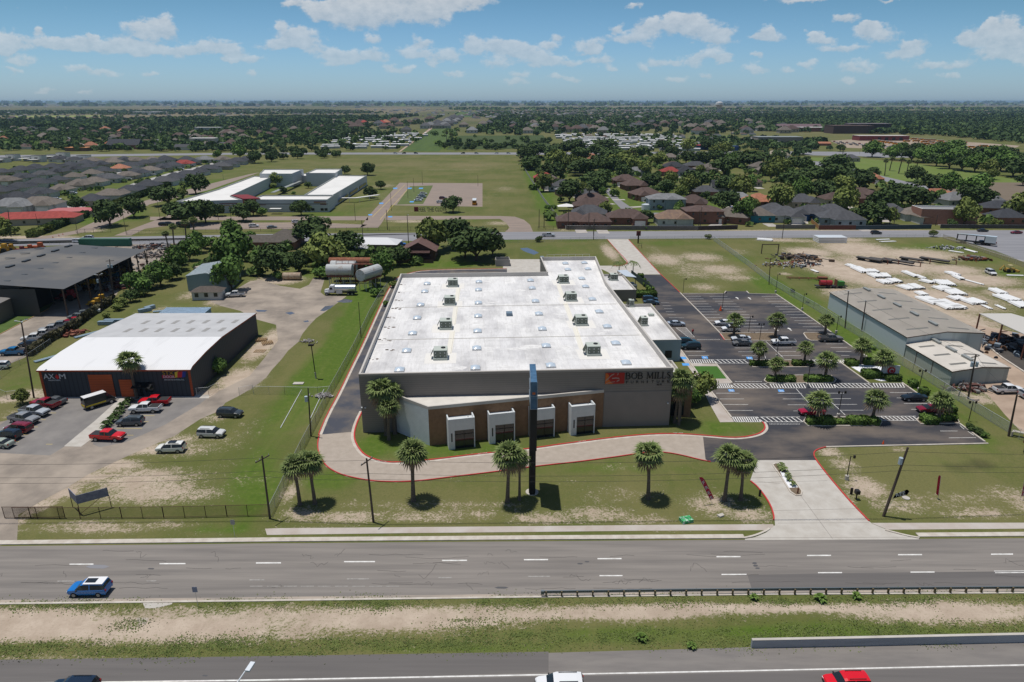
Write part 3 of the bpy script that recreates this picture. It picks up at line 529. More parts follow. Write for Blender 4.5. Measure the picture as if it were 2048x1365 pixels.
for a,b in[((760,440),(822,372)),((745,434),(810,370))]:A,B=G(*a),G(*b);strip(fy,[A,B],-.12,.12,.033,.034)
k=fy.build('parking_line',M_YPAINT);k['kind']='structure'
for cx,cy in((791,377),(820,377),(842.5,377),(763,407),(824,404),(741,430),(781,434)):sheet('ramp_marking',[(cx-4,cy-1),(cx+4,cy-1),(cx+3,cy+1.2),(cx-5,cy+1.2)],M_BLUE,.04)
band('road',[(0,311),(254,307.8),(508,305.8),(1040,305.5),(1500,303),(2048,306)],[(0,316),(254,312),(508,309.4),(1040,309.8),(1500,309),(2048,312)],M_ROAD2,.05,label='distant cross road beyond the school field')
sheet('road',[(1612,306),(1640,306),(1719,308),(1760,310),(2048,313),(2048,317),(1760,315.5),(1719,313),(1612,311)],M_ROAD2,.07)
sheet('field',[(804,303),(878,303.5),(917,258.5),(866,257)],M_FIELD,.07,label='long green crop field beyond the cross road')
sheet('road',[(797,304),(801,304),(866,256.5),(921,223),(919,222.5),(861,256)],M_YARD,.09,label='straight pale farm track running to the horizon')
sheet('field',[(893,300),(1108,297),(1086,271),(917,272)],mat('grove_floor',(.05,.075,.018),.95),.07,label='orchard floor behind the cross road')
sheet('field',[(1610,316),(1625,315.5),(1720,317),(1850,330),(1960,347),(2048,363),(2100,366),(1890,366),(1830,368),(1767,355),(1700,338),(1630,322)],mat('bright_pasture',(.115,.165,.028),.95,(.14,.18,.045),.05,coord='World'),.07,label='bright green pasture behind the neighbourhood')
sheet('field',[(1860,366),(1890,365),(2100,366),(2300,440),(2048,415),(1975,392),(1900,392)],M_PLOW,.08,label='bare brown ploughed field')
sheet('road',[(1608,322),(1640,324),(1700,336),(1770,354),(1840,370),(2000,408),(2100,432),(2100,437),(1985,412),(1825,376),(1760,361),(1690,344),(1620,328)],M_ROAD2,.09)
sheet('parking_lot',[(1660,282),(1760,276),(1850,281),(1960,286),(2040,292),(2020,301),(1900,299),(1800,300),(1690,296)],mat('bus_yard_soil',(.36,.29,.22),.95,(.27,.21,.16),.1,coord='World'),.07,label='brown yard full of parked school buses')
for q in([(420,268),(430,263),(460,262),(478,270),(470,280),(360,290),(300,292),(330,281)],[(680,252),(722,246),(722,250),(690,256)]):sheet('field',q,mat('dry_field',(.27,.215,.12),.95,(.2,.18,.09),.05,coord='World'),.07)
sheet('field',[(30,232),(200,231),(200,234),(30,235.5)],mat('yellow_field',(.22,.25,.07),.95),.07)
sheet('field',[(1375,272),(1460,272),(1462,287),(1390,286)],mat('sports_field',(.09,.14,.03),.95,(.13,.15,.05),.05,coord='World'),.07)
sheet('field',[(912,224),(1020,222),(1030,233),(905,235)],M_FIELD,.09)
sheet('street',[(1218,376),(1240,400),(1266,418),(1281,426),(1320,426),(1400,428),(1470,432),(1480,438),(1400,435),(1320,436),(1270,436),(1250,426),(1228,404),(1210,383)],mat('street_asphalt',(.215,.21,.215),.9),.04,label='curving street between brick houses')
sheet('street',[(1190,356),(1225,360),(1330,362),(1330,364),(1225,364),(1188,360)],MATS['street_asphalt'],.04)
for q in([(60,420),(130,413),(190,394),(270,366),(340,346),(400,333),(440,322),(460,322),(380,345),(300,372),(215,400),(140,424),(60,428)],[(0,402),(60,393),(150,368),(240,344),(300,325),(312,326),(250,348),(160,374),(70,400),(0,410)],[(0,345),(120,330),(220,322),(240,324),(120,336),(0,352)]):
 sheet('street',q,mat('pale_street',(.42,.41,.39),.9,(.33,.32,.31),.2,coord='World'),.05)
sheet('field',[(1905,474),(2048,462),(2300,462),(2300,560),(2048,524),(1990,502),(1930,484)],M_ROAD2,.03,kind='structure',label='grey truck parking lot beyond the pipe yard')
lk=MB();strip(lk,[G(*p) for p in[(1888,476),(1930,487),(1990,507),(2060,528)]],-.2,.2,0,.2);k=lk.build('kerb',M_CURB);k['kind']='structure'
sheet('dirt_track',[(1760,645),(1960,652),(2048,668),(2200,720),(2200,900),(2048,870),(2010,830),(1960,770),(2014,764),(2016,742),(1962,706)],M_YARD,.01,label='brown dirt yard beside the metal warehouses')
sheet('pavement',[(285,1206),(296,1203.5),(346,1203),(344,1209),(312,1217),(290,1217)],M_CONC,.02,label='broken pale concrete slab in the median')
sheet('pavement',[(272,1236),(298,1236),(292,1249),(276,1249)],M_CONC2,.02)
# ================================================================== BUILDINGS
def to_local(o,rz,p):
 dx,dy=p[0]-o[0],p[1]-o[1];c,s=math.cos(rz),math.sin(rz);return(dx*c+dy*s,-dx*s+dy*c)
def winding(poly):
 a=sum(poly[i][0]*poly[(i+1)%len(poly)][1]-poly[(i+1)%len(poly)][0]*poly[i][1] for i in range(len(poly)));return poly if a>0 else poly[::-1]
def shell(T,poly,h,roof_z,mw,mr,mcap=None,th=.3,name='wall',roofname='roof',z0=0):
 """parapet walled flat roof building part: walls, roof deck inside, coping"""
 poly=winding(poly);n=len(poly)
 ins=[]
 for i in range(n):
  p0,p1,p2=Vector(poly[i-1]),Vector(poly[i]),Vector(poly[(i+1)%n])
  a=(p1-p0).normalized();b=(p2-p1).normalized();na=Vector((-a.y,a.x));nb=Vector((-b.y,b.x));m_=(na+nb);m_=m_/max(m_.dot(na),.3);ins.append(p1+m_*th)
 w=MB();w.add([(x,y,z0) for x,y in poly]+[(x,y,h) for x,y in poly],[(i,(i+1)%n,n+(i+1)%n,n+i) for i in range(n)])
 w.add([(p[0],p[1],h) for p in ins]+[(p[0],p[1],roof_z) for p in ins],[(i,n+i,n+(i+1)%n,(i+1)%n)[::-1] for i in range(n)],1)
 wo_=w.build(name,[mw,mcap or mr],T)
 c=MB();e=.03
 out=[tuple(Vector(poly[i])) for i in range(n)]
 c.add([(x,y,h+.05) for x,y in out]+[(p[0],p[1],h+.05) for p in ins]+[(x,y,h+.001) for x,y in out]+[(p[0],p[1],h+.001) for p in ins],[(i,(i+1)%n,n+(i+1)%n,n+i) for i in range(n)]+[(2*n+i,2*n+(i+1)%n,(i+1)%n,i) for i in range(n)]+[(n+i,n+(i+1)%n,3*n+(i+1)%n,3*n+i) for i in range(n)])
 c.build('coping',mcap or mw,T)
 r=MB();r.add([(p[0],p[1],roof_z) for p in ins],[tuple(range(n))]);ro=r.build(roofname,mr,T)
 return wo_,ro
M_BMWALL=mat('grey_ribbed_wall',(.235,.215,.195),.8,rib=(2,.42,.18),c2=(.215,.197,.18),sc=.3)
M_BMWALL2=mat('grey_painted_wall',(.245,.222,.205),.85,c2=(.225,.205,.19),sc=.4)
M_WHROOF=mat('white_membrane_roof',(.80,.79,.77),.75,c2=(.50,.49,.485),sc=.16,amt=.8,ramp=(.46,.70),stretch=(1,.45,1),det=10,coord='World')
def membrane(m):
 t=m.node_tree;b_=t.nodes['Principled BSDF'];K=t.links.new;old=b_.inputs['Base Color'].links[0].from_socket;g=t.nodes.new('ShaderNodeNewGeometry')
 mp=t.nodes.new('ShaderNodeMapping');mp.inputs['Rotation'].default_value=(0,0,-RZ0);K(g.outputs['Position'],mp.inputs[0])
 br=t.nodes.new('ShaderNodeTexBrick');K(mp.outputs[0],br.inputs[0]);br.inputs['Scale'].default_value=1;br.inputs['Brick Width'].default_value=3.1;br.inputs['Row Height'].default_value=6.4;br.inputs['Mortar Size'].default_value=.035;br.inputs['Color1'].default_value=(1,1,1,1);br.inputs['Color2'].default_value=(.87,.87,.885,1);br.inputs['Mortar'].default_value=(.80,.79,.78,1)
 def N(sc,st,lo_,hi_,d0):
  q=t.nodes.new('ShaderNodeMapping');q.inputs['Scale'].default_value=st;K(mp.outputs[0],q.inputs[0]);n=t.nodes.new('ShaderNodeTexNoise');n.inputs['Scale'].default_value=sc;n.inputs['Detail'].default_value=8;n.inputs['Roughness'].default_value=.7;K(q.outputs[0],n.inputs['Vector']);r=t.nodes.new('ShaderNodeMapRange');K(n.outputs['Fac'],r.inputs[0]);r.inputs[1].default_value=lo_;r.inputs[2].default_value=hi_;r.inputs[3].default_value=1;r.inputs[4].default_value=d0;return r.outputs[0]
 f=old
 for s_ in(br.outputs['Color'],N(1.1,(2.6,.35,1),.45,.72,.82),N(.10,(1,1,1),.48,.62,.86),N(3.0,(1,1,1),.5,.8,.9)):
  x=t.nodes.new('ShaderNodeMix');x.data_type='RGBA';x.blend_type='MULTIPLY';x.inputs[0].default_value=1;K(f,x.inputs[6]);K(s_,x.inputs[7]);f=x.outputs[2]
 K(f,b_.inputs['Base Color'])
RZ0=math.atan2(114.95-111.89,29.23+27.12);membrane(M_WHROOF)
M_WHWALL=mat('white_plaster',(.62,.65,.66),.8,c2=(.56,.59,.6),sc=1)
M_COPE=mat('grey_coping',(.50,.47,.43),.7)
M_BRICK=mat('brown_brick',(.27,.165,.095),.9,rib=(2,.16,.14),c2=(.21,.125,.072),sc=1.6,ramp=(.3,.7))
M_GLASS=mat('dark_glass',(.020,.023,.026),.08,spec=.6)
M_FRAME=mat('black_frame',(.02,.02,.022),.5)
M_GREYMET=mat('grey_metal',(.33,.345,.33),.5,metal=.3)
M_GALV=mat('galvanised',(.55,.57,.58),.45,metal=.4)
M_SKY=mat('skylight_dome',(.50,.58,.66),.25,spec=.6)
M_RTU=mat('rooftop_unit_coil',(.15,.17,.14),.7,c2=(.10,.12,.095),sc=3)
M_RTUS=mat('rooftop_unit_side',(.46,.50,.45),.6)
M_CREAM=mat('cream_pad',(.72,.69,.61),.8)
M_BLACK=mat('black_paint',(.014,.014,.015),.5)
M_BLACKP=mat('black_powder_coat',(.02,.02,.02),.6)
O=(-27.12,111.89);RZ=math.atan2(114.95-111.89,29.23+27.12)
bm=thing('furniture_store','large white roofed furniture store with grey ribbed front and a row of white portals','store',O,RZ)
lc=lambda px,py,z=0:to_local(O,RZ,G(px,py,z))
HB,HR=11.5,10.45
WX=56.45;D1=to_local(O,RZ,G(807.7,548,HB))[1];D2=to_local(O,RZ,G(1137,514,HB))[1]
xb0=to_local(O,RZ,G(1093,545,HB))[0];xb1=to_local(O,RZ,G(1191.5,513,HB))[0];xj=WX-.6
XD=(xb0+to_local(O,RZ,G(1082,516,HB))[0])/2
main_poly=[(0,0),(WX,0),(xj,D1-12),(xb1,D2),(XD,D2),(XD,D1),(0,D1)]
shell(bm,main_poly,HB,HR,M_BMWALL,M_WHROOF,M_COPE,.35)
xr=lc(1205,853)[0]
f=MB();f.box(xr+.02,WX-.02,-.06,0.01,0,7.0);f.build('front_panel',M_BMWALL2,bm)
f=MB();f.box(0,WX,-.10,0.02,HB-.42,HB-.02);f.build('fascia',mat('fascia_grey',(.30,.275,.25),.7),bm)
def onroof(c,x,y):
 base={'a':(700,480),'b':(1050,480)}[c];return lc(base[0]+x/4.876,base[1]+y/4.876,HR)
SK=[('a',x,y) for x,y in[(752,434),(729,510),(688,640),(654,768),(610,918),(552,1088),(483,1275),(1257,416),(1253,494),(1252,621),(1249,749),(1243,896),(1236,1064),(1222,1256),(1760,402),(1777,477),(1808,604),(1842,728),(1875,875),(1912,1040),(1957,1232)]]+[('b',x,y) for x,y in[(553,384),(590,462),(656,585),(723,707),(802,852),(884,1015),(985,1206),(393,236),(578,230),(418,296),(614,290)]]
for c,x,y in SK:
 u,v=onroof(c,x,y);s=MB();s.box(u-.9,u+.9,v-1.0,v+1.0,HR,HR+.28);fr=s.build('skylight',M_GALV,bm)
 d=MB();g=6
 vs=[(u+(-.82+1.64*i/g),v+(-.92+1.84*j/g),HR+.285+.42*(math.sin(math.pi*i/g)*math.sin(math.pi*j/g))**.7) for j in range(g+1) for i in range(g+1)]
 d.add(vs,[(j*(g+1)+i,j*(g+1)+i+1,(j+1)*(g+1)+i+1,(j+1)*(g+1)+i) for j in range(g) for i in range(g)]);d.build('dome',M_SKY,fr,smooth=True)
def rtu(T,u,v,z,w=2.6,d=2.6,h=1.95,nm='rooftop_unit'):
 s=MB();s.box(u-w/2,u+w/2,v-d/2,v+d/2,z+.45,z+h);s.box(u-w/2-.05,u+w/2+.05,v-d/2-.25,v+d/2,z,z+.45);o=s.build(nm,M_RTUS,T)
 t=MB();t.box(u-w/2+.12,u+w/2-.1,v-d/2-.03,v-d/2-.005,z+.5,z+h-.1)
 for i in range(3):
  for j in range(2):t.bc(u-w/3+i*w/3,v-d/2-.06,z+.85+j*.6,.16,.05,.16,mi=1)
 t.build('coil_panel',[M_RTU,M_GALV],o)
 t=MB();t.tube([(u+w*.2,v+.2,z+h),(u+w*.2,v+.2,z+h+.12)],w*.17,14);t.build('fan',M_BLACKP,o)
 t=MB();t.add([(u-w/2-.6,v-.9,z+.6),(u-w/2,v-.9,z+h-.15),(u-w/2,v+.9,z+h-.15),(u-w/2-.6,v+.9,z+.6)],[(0,1,2,3),(3,2,1,0)]);t.build('hood',M_RTU,o)
 return o
RT=[('a',1005,450),('a',975,626),('a',937,860),('a',885,1150),('b',375,416),('b',447,588),('b',545,822),('b',660,1110)]
for c,x,y in RT:u,v=onroof(c,x,y);rtu(bm,u,v,HR)
for c,col in(('a',RT[:4]),('b',RT[4:])):
 for p,q in zip(col[:-1],col[1:]):
  a,b=onroof(*p),onroof(*q);s=MB();dx=1.5 if c=='a' else-1.7
  strip(s,[(a[0]+dx,a[1]-2.4),(b[0]+dx,b[1]+2.4)],-.55,.55,HR,HR+.02);strip(s,[(a[0]+dx+.3,a[1]-2.2),(b[0]+dx+.3,b[1]+2.2)],-.05,.05,HR,HR+.12);s.build('walk_pad',M_CREAM,bm)
for c,x,y in RT:
 u,v=onroof(c,x,y);s=MB();s.box(u-3,u+3,v-3.1,v+2.6,HR,HR+.012);s.build('roof_patch',mat('clean_membrane',(.72,.70,.66),.8),bm)
u,v=onroof('a',1553,735);s=MB();s.box(u-.7,u+.7,v-.9,v+.9,HR,HR+.7);s.build('roof_hatch',mat('blue_grey_box',(.16,.22,.28),.5),bm)
s=MB()
for x,y,r in[(525,440,5),(505,515,6),(478,590,8),(445,672,12),(400,760,10),(375,855,13),(322,975,16),(222,1160,9),(395,1075,8)]:
 u,v=onroof('a',x,y)
 for k in range(5):a=random.uniform(0,6.28);rr=random.uniform(.12,.4)*r/10;cx,cy=u+random.uniform(-.2,.9)*r/9,v+random.uniform(-.6,.5)*r/9;s.add([(cx+rr*random.uniform(.5,1.3)*math.cos(a+i*1.05),cy+rr*random.uniform(.4,1.2)*math.sin(a+i*1.05),HR+.006+k*.001) for i in range(6)],[(0,1,2,3,4,5)])
 s.tube([(u-1.0,v,HR+.1),(u-.4,v,HR+.1)],.09,6)
s.build('roof_debris',mat('dirt_brown',(.15,.12,.10),.95),bm)
s=MB()
for y0_ in(470,620,815):
 a=onroof('a',430,y0_+40) if y0_==815 else None
for yy_ in(D1*.285,D1*.60):s.tube([(2,yy_,HR+.06),(WX-1.2,yy_+.2,HR+.06)],.05,5)
s.build('roof_pipe',M_CREAM,bm)
s=MB()
sx=random.Random(3)
for i in range(17):x=2.2+i*3.2;s.box(x,x+.045,.6,D1*.30+sx.uniform(-.4,.4),HR,HR+.008)
for j in range(7):y=1.6+j*3.0;s.box(1,WX-1,y,y+.04,HR,HR+.007)
for i in range(26):x=3+i*2.05;y=D1*.32;s.box(x,x+.03,y,D1*.72,HR,HR+.006)
s.build('roof_seam',mat('seam_grey',(.60,.59,.57),.9),bm)
st=random.Random(12);q=MB()
for i in range(60):
 x=st.uniform(2,WX-6);y=st.uniform(3,D1-3);w_=st.uniform(.5,3.2);l_=st.uniform(.3,1.4);z=HR+.0022+.00002*i;q.add([(x+w_*math.cos(k*.785)*st.uniform(.6,1.1),y+l_*math.sin(k*.785)*st.uniform(.6,1.2),z) for k in range(8)],[tuple(range(8))])
q.build('roof_stain',mat('membrane_stain',(.60,.59,.575),.85,(.74,.73,.71),1.5,ramp=(.4,.6),coord='World'),bm)
q=MB()
for i in range(2):
 for j in range(90):
  x=st.uniform(8,WX-8);y=D1*(.62+.0)+st.uniform(0,D1*.28);q.add([(x,y,HR+.005),(x+.10,y,HR+.005),(x+.10,y+st.uniform(.6,2.4),HR+.005),(x,y+1,HR+.005)],[(0,1,2,3)])
q.build('roof_streak',mat('membrane_streak',(.58,.57,.56),.85),bm)
s=MB()
for i in range(7):x=XD+2+i*2.2;s.bc(x,D2-.7,HB+.3,.06,.06,1.2)
s.box(XD+2,XD+15.3,D2-.72,D2-.68,HB+.85,HB+.9);s.build('roof_railing',M_GALV,bm)
pa,pb,pc=lc(795,862.5),lc(859.5,892),lc(1204,853)
HA=7.45
w=MB();w.add([(pa[0],-.05,0),(pb[0],pb[1],0),(pb[0],pb[1],HA),(pa[0],-.05,HA)],[(0,1,2,3)]);w.build('side_wall',mat('white_side_wall',(.60,.65,.67),.8,rib=(2,.3,.1),c2=(.55,.6,.62),sc=1),bm)
w=MB();w.add([(pb[0],pb[1],0),(pc[0],-.08,0),(pc[0],-.08,HA),(pb[0],pb[1],HA)],[(0,1,2,3)]);w.build('brick_wall',M_BRICK,bm)
w=MB();w.add([(pa[0]+.2,-.08,HA-.5),(pb[0]+.1,pb[1]+.4,HA-.5),(pc[0]-2,-.1,HA-.5)],[(0,1,2)]);w.build('annex_roof',mat('cream_roof',(.66,.63,.575),.8,c2=(.58,.55,.50),sc=.5),bm)
w=MB();strip(w,[(pa[0],-.1),(pb[0],pb[1]),(pc[0],-.1)],.0,.32,HA-.5,HA+.06);w.build('annex_coping',M_COPE,bm)
PB=[((898,900.5),(951,893)),((979,889),(1031,883)),((1061,879),(1110,873.5)),((1141.5,872),(1186.6,863.5))]
vdir=Vector((pc[0]-pb[0],-pb[1])).normalized();nrm=Vector((-vdir.y,vdir.x))
for i,(l,r_) in enumerate(PB):
 a=Vector(lc(*l));b=Vector(lc(*r_));wd=(b-a).length*.98;dep=2.6;hp=5.75
 e=bpy.data.objects.new('portal',None);COL.objects.link(e);e.parent=bm;e.location=(a.x,a.y,0);e.rotation_euler=(0,0,math.atan2(vdir.y,vdir.x));e['label']='white portal with tall dark glass, %s from the pale side wall'%od(i+1)
 lw,th,oh=wd*.235,.22,hp*.62
 q=MB();q.box(0,lw,0,.35,0,hp-.01);q.box(lw,wd,0,.35,oh,hp-.01);q.box(wd-.16,wd,0,.35,0,oh);q.box(0,th,.35,dep,0,hp-.012);q.box(wd-th,wd,.35,dep,oh,hp-.012);q.box(.22,wd-.22,.35,dep,hp-.75,hp-.55);q.box(-.02,wd+.02,dep-.2,dep,hp-.5,hp-.02);q.build('frame',M_WHWALL,e)
 q=MB();q.box(lw,wd-.17,.25,.30,.12,oh);q.build('glass',M_GLASS,e)
 q=MB();q.box(wd-.17,wd-.12,.36,dep,.12,oh);q.build('side_glass',M_GLASS,e)
 q=MB();m_=(lw+wd-.17)/2;q.box(m_-.04,m_+.04,.18,.249,.12,oh);q.box(lw,wd-.16,.18,.249,oh*.74,oh*.74+.08);q.box(lw,wd-.16,.17,.249,0,.12);q.box(lw,lw+.07,.18,.249,.12,oh);q.build('mullion',M_FRAME,e)
 q=MB();q.box(lw*.42,lw*.62,-.04,-.001,1.5,3.1);q.build('slot_sign',M_FRAME,e)  # dark vertical slot sign on the white pillar, gives no light
 q=MB();q.box(lw+.05,wd-.2,1.4,1.5,2.7,3.0);q.build('red_stripe',mat('red_banner',(.35,.03,.03),.7),e)
 q=MB();q.tube([(wd*.8,1.4,hp-.56),(wd*.8,1.4,hp-.3)],.06,6);q.build('roof_vent',M_BLACKP,e)
sg=bpy.data.objects.new('store_sign',None);COL.objects.link(sg);sg.parent=bm
SZ=8.3
x0=lc(1211,790)[0];
def fx(px):return to_local(O,RZ,(ray(px,755)[0]*1,ray(px,755)[1]*1))[0]
def frontx(px,py):
 r=ray(px,py);c,s=math.cos(RZ),math.sin(RZ)
 t=-((0-O[0])*(-s)+(0-O[1])*c)/(-r[0]*s+r[1]*c)
 X=(r[0]*t,r[1]*t,CAM_H+r[2]*t);return to_local(O,RZ,X)[0],X[2]
(xa,za),(xc,zc)=frontx(1211,746),frontx(1248,767)
q=MB();q.box(xa,xc,-.18,-.08,zc,za,0);q.build('logo_panel',mat('red_logo',(.34,.02,.015),.6),sg)
W_,H_=xc-xa,za-zc
def lp(x,y):return(xa+x*W_,-.185,zc+y*H_)
q=MB();q.add([lp(.0,.0),lp(.42,.0),lp(.30,.18),lp(.16,.45),lp(.18,.80),lp(.08,.98),lp(.0,.98)],[(0,1,2,3,4,5,6)]);q.build('logo_flame',mat('orange_logo',(.55,.13,.02),.6),sg)
q=MB()
def ribbon(pts,w):
 for(a,b) in zip(pts[:-1],pts[1:]):
  A,B=lp(*a),lp(*b);q.add([(A[0],-.19,A[2]-w),(B[0],-.19,B[2]-w),(B[0],-.19,B[2]+w),(A[0],-.19,A[2]+w)],[(0,1,2,3)])
ribbon([(.02,.30),(.16,.52),(.3,.78),(.45,.92)],.09);ribbon([(.35,.50),(.55,.54),(.72,.50),(.74,.34),(.60,.22)],.09);ribbon([(.60,.80),(.68,.92),(.62,1.02)],.07);ribbon([(.05,.04),(.25,.14),(.5,.2)],.05)
q.build('logo_swoosh',mat('silver_trim',(.33,.30,.28),.5),sg)
SER={'B':[((.12,0),(.12,1),.15),((.12,.97),(.48,.97),.07),((.48,.97),(.62,.86),.1),((.62,.86),(.62,.66),.13),((.62,.66),(.46,.54),.08),((.12,.53),(.5,.53),.07),((.5,.53),(.70,.42),.1),((.70,.42),(.70,.14),.14),((.70,.14),(.52,.03),.09),((.12,.03),(.52,.03),.07),((0,.02),(.3,.02),.05),((0,.98),(.3,.98),.05)],'O':[((.12,.5),(.18,.22),.14),((.18,.22),(.42,.03),.09),((.42,.03),(.62,.03),.07),((.62,.03),(.86,.22),.09),((.86,.22),(.92,.5),.14),((.92,.5),(.86,.78),.14),((.86,.78),(.62,.97),.09),((.62,.97),(.42,.97),.07),((.42,.97),(.18,.78),.09),((.18,.78),(.12,.5),.14)],'M':[((.1,0),(.16,1),.08),((.16,1),(.52,.08),.15),((.52,.08),(.88,1),.07),((.88,1),(.96,0),.15),((0,.02),(.24,.02),.05),((.82,.02),(1.1,.02),.05),((.05,.98),(.2,.98),.05),((.85,.98),(1.02,.98),.05)],'I':[((.18,0),(.18,1),.15),((.02,.02),(.34,.02),.05),((.02,.98),(.34,.98),.05)],'L':[((.15,0),(.15,1),.15),((.0,.02),(.62,.02),.06),((.62,.02),(.66,.28),.05),((.0,.98),(.32,.98),.05)],'S':[((.58,.78),(.46,.95),.07),((.46,.95),(.26,.96),.08),((.26,.96),(.12,.78),.12),((.12,.78),(.2,.6),.14),((.2,.6),(.5,.42),.15),((.5,.42),(.58,.22),.14),((.58,.22),(.42,.04),.1),((.42,.04),(.2,.05),.08),((.2,.05),(.08,.24),.06)]}
WD={'B':.86,'O':1.08,'M':1.2,'I':.44,'L':.76,'S':.72,' ':.55}
def serif(s,T,xL,xR,z0,h,m):
 tot=sum(WD[c] for c in s);k=(xR-xL)/tot;x=xL;n=0
 for c in s:
  if c!=' ':
   g=MB()
   for j,((ax,az),(bx,bz),w) in enumerate(SER[c]):
    A=Vector((x+ax*k,0,z0+az*h));B=Vector((x+bx*k,0,z0+bz*h));d=(B-A).normalized();nn=Vector((-d.z,0,d.x))*w*h*.5
    y=-.17-.002*j;e_=d*.02
    g.add([(p.x,yy,p.z) for yy in(-.11,y) for p in(A-nn-e_,B-nn+e_,B+nn+e_,A+nn-e_)],[(4,5,6,7),(0,1,5,4),(1,2,6,5),(2,3,7,6),(3,0,4,7)])
   g.build('letter',m,T)
  x+=WD[c]*k
xA,zA=frontx(1250.5,758.5);xB,zB=frontx(1341.5,756.5);zT=frontx(1250,745.5)[1]
serif('BOB MILLS',sg,xA,xB,zA,zT-zA,M_BLACK)
zf=frontx(1250,767)[1];n_='FURNITURE'
for i,c in enumerate(n_):
 letters('letter',c,M_BLACK,sg,(xA+.05+i*(xB-xA-.75)/8.0,-.12,zf),.50,.46 if c!='I' else.16,depth=.02)
x_,z_=frontx(1313,770.5);letters('small_lettering','BEL BIZ',M_BLACK,sg,(x_,-.12,z_),.25,.95,depth=.03)
pA=[lc(1359.3,723),]
ax1,ay0=lc(1359.3,723);ay1=lc(1310.5,606,5.6)[1]
shell(bm,[(WX+.02,ay0+2.5*0),(ax1,ay0),(ax1+.3,ay1),(WX-.3,ay1)],5.3,4.6,mat('annex_wall',(.30,.37,.41),.8),M_WHROOF,M_COPE,.25,'annex_wall','annex_roof')
s=MB();s.box(ax1-3.6,ax1-2.0,ay0-.05,ay0-.01,.9,2.7);s.build('window',M_FRAME,bm)
rtu(bm,*lc(1262,613,4.6),4.6,1.3,1.6,1.9);rtu(bm,*lc(1287,650,4.6),4.6,1.6,2.0,2.1)
u,v=lc(1302,632,4.6);s=MB();s.box(u-.7,u+.7,v-.6,v+.6,4.6,5.2);s.build('vent_box',M_RTUS,bm)
bx1,by0=lc(1271.5,603);by1=lc(1222,540.5,5)[1]
shell(bm,[(WX-.3+.02,by0),(bx1,by0),(bx1-.2,by1),(WX-.8,by1)],3.6,3.0,M_BMWALL2,M_WHROOF,M_COPE,.25,'wing_wall','wing_roof')
rtu(bm,*lc(1227,560,3.0),3.0,2.4,2.4,2.0)
cx1,cy0=lc(1380,835);cy1=lc(1345,714,7)[1]
shell(bm,[(WX+.02,cy0+1),(cx1,cy0),(cx1,cy1),(WX+.02,cy1)],6.2,5.6,M_BRICK,M_WHROOF,M_COPE,.25,'entry_wall','entry_roof')
s=MB();s.box(WX+.6,cx1-.7,cy0+.25,cy0+.30,.3,3.6);s.build('entry_glass',M_GLASS,bm)
s=MB();s.box(cx1+.01,cx1+.06,cy0+2,cy1-3,.2,3.2);s.build('entry_glass',M_GLASS,bm)
for px,py in((724,815),(731,815),(1335,806)):
 X_,Z_=frontx(px,py);s=MB();s.box(X_-.12,X_+.12,-.35,-.06,Z_-.1,Z_+.1);s.build('wall_light',M_WHWALL,bm)
cn=thing('yard_canopy','blue-grey sheet metal canopy on posts above the screened yard behind the store','canopy',(*G(1252,560),0),RZ)
l2=lambda px,py,z:to_local(G(1252,560),RZ,G(px,py,z))
q=MB();c4=[l2(1234,541,4),l2(1253,540,4),l2(1273,556,3.8),l2(1252,554,3.8)];q.prism(c4,3.85,3.97,bottom=True);q.build('canopy_roof',mat('blue_sheet',(.50,.56,.62),.5,rib=(0,.5,.12)),cn)
for p in c4:q=MB();q.bc(p[0]*.93,p[1]*.93,1.93,.15,.15,3.86);q.build('post',M_BLACKP,cn)
fn=MB();A,B=G(1262,553),G(1303,585)
strip(fn,[A,B],-.04,.04,0,2.2);f_=fn.build('screen_fence',mat('green_screen',(.035,.06,.05),.9));tag(f_,'dark green screened fence along the drive behind the store','fence')
for px,py in((1263,574),(1268,578)):
 s=MB();x,y=G(px,py);s.bc(x,y,.7,1.6,1.8,1.4);s.bc(x,y,1.43,1.2,1.2,.06);tag(s.build('condenser_unit',M_GREYMET),'grey condenser unit in the screened yard, %s of two'%('rear' if py==574 else 'front'),'air conditioner')
en=thing('dumpster_enclosure','pale block wall enclosure standing by the yard behind the store','enclosure',(*G(1005,530),0),RZ)
q=MB();
for b in((-2.6,-2.4,-2.5,2.5),(2.4,2.6,-2.5,2.5),(-2.4,2.4,2.3,2.5),(-2.4,2.4,-2.5,-2.3)):q.box(*b,0,2.4)
q.build('wall',mat('block_wall',(.36,.34,.32),.9),en);q=MB();q.box(2.6,2.7,-1.5,1.5,.1,2.0);q.build('gate',mat('rust_gate',(.22,.08,.05),.8),en)
# ------------------------------------------------------------------ workshop with orange doors
O2=(-95.33,127.67);R2=math.atan2(128.12-127.67,30.27);w2=30.27;d2_=39.2
ws=thing('workshop','dark grey metal workshop with orange doors and a white front roof','workshop',O2,R2)
M_SLATE=mat('slate_ribbed',(.045,.052,.062),.7,rib=(0,.9,.35));M_SLATE2=mat('slate_side',(.050,.055,.063),.7,rib=(1,.9,.3));M_ORANGE=mat('orange_trim',(.40,.075,.025),.7,rib=(2,.5,.2))
prof=[(0,5.95),(.8,6.35),(8,6.95),(16.6,7.2),(d2_,5.9)]
q=MB();q.box(0,w2,0,.02,0,5.95);q.build('front_wall',M_SLATE,ws)
for x in(0,w2):
 q=MB();q.add([(x,0,0)]+[(x,y,z-.06) for y,z in prof]+[(x,d2_,0)],[tuple(range(len(prof)+2))]);q.build('side_wall',M_SLATE2,ws)
q=MB();q.box(0,w2,d2_-.02,d2_,0,5.8);q.build('rear_wall',M_SLATE,ws)
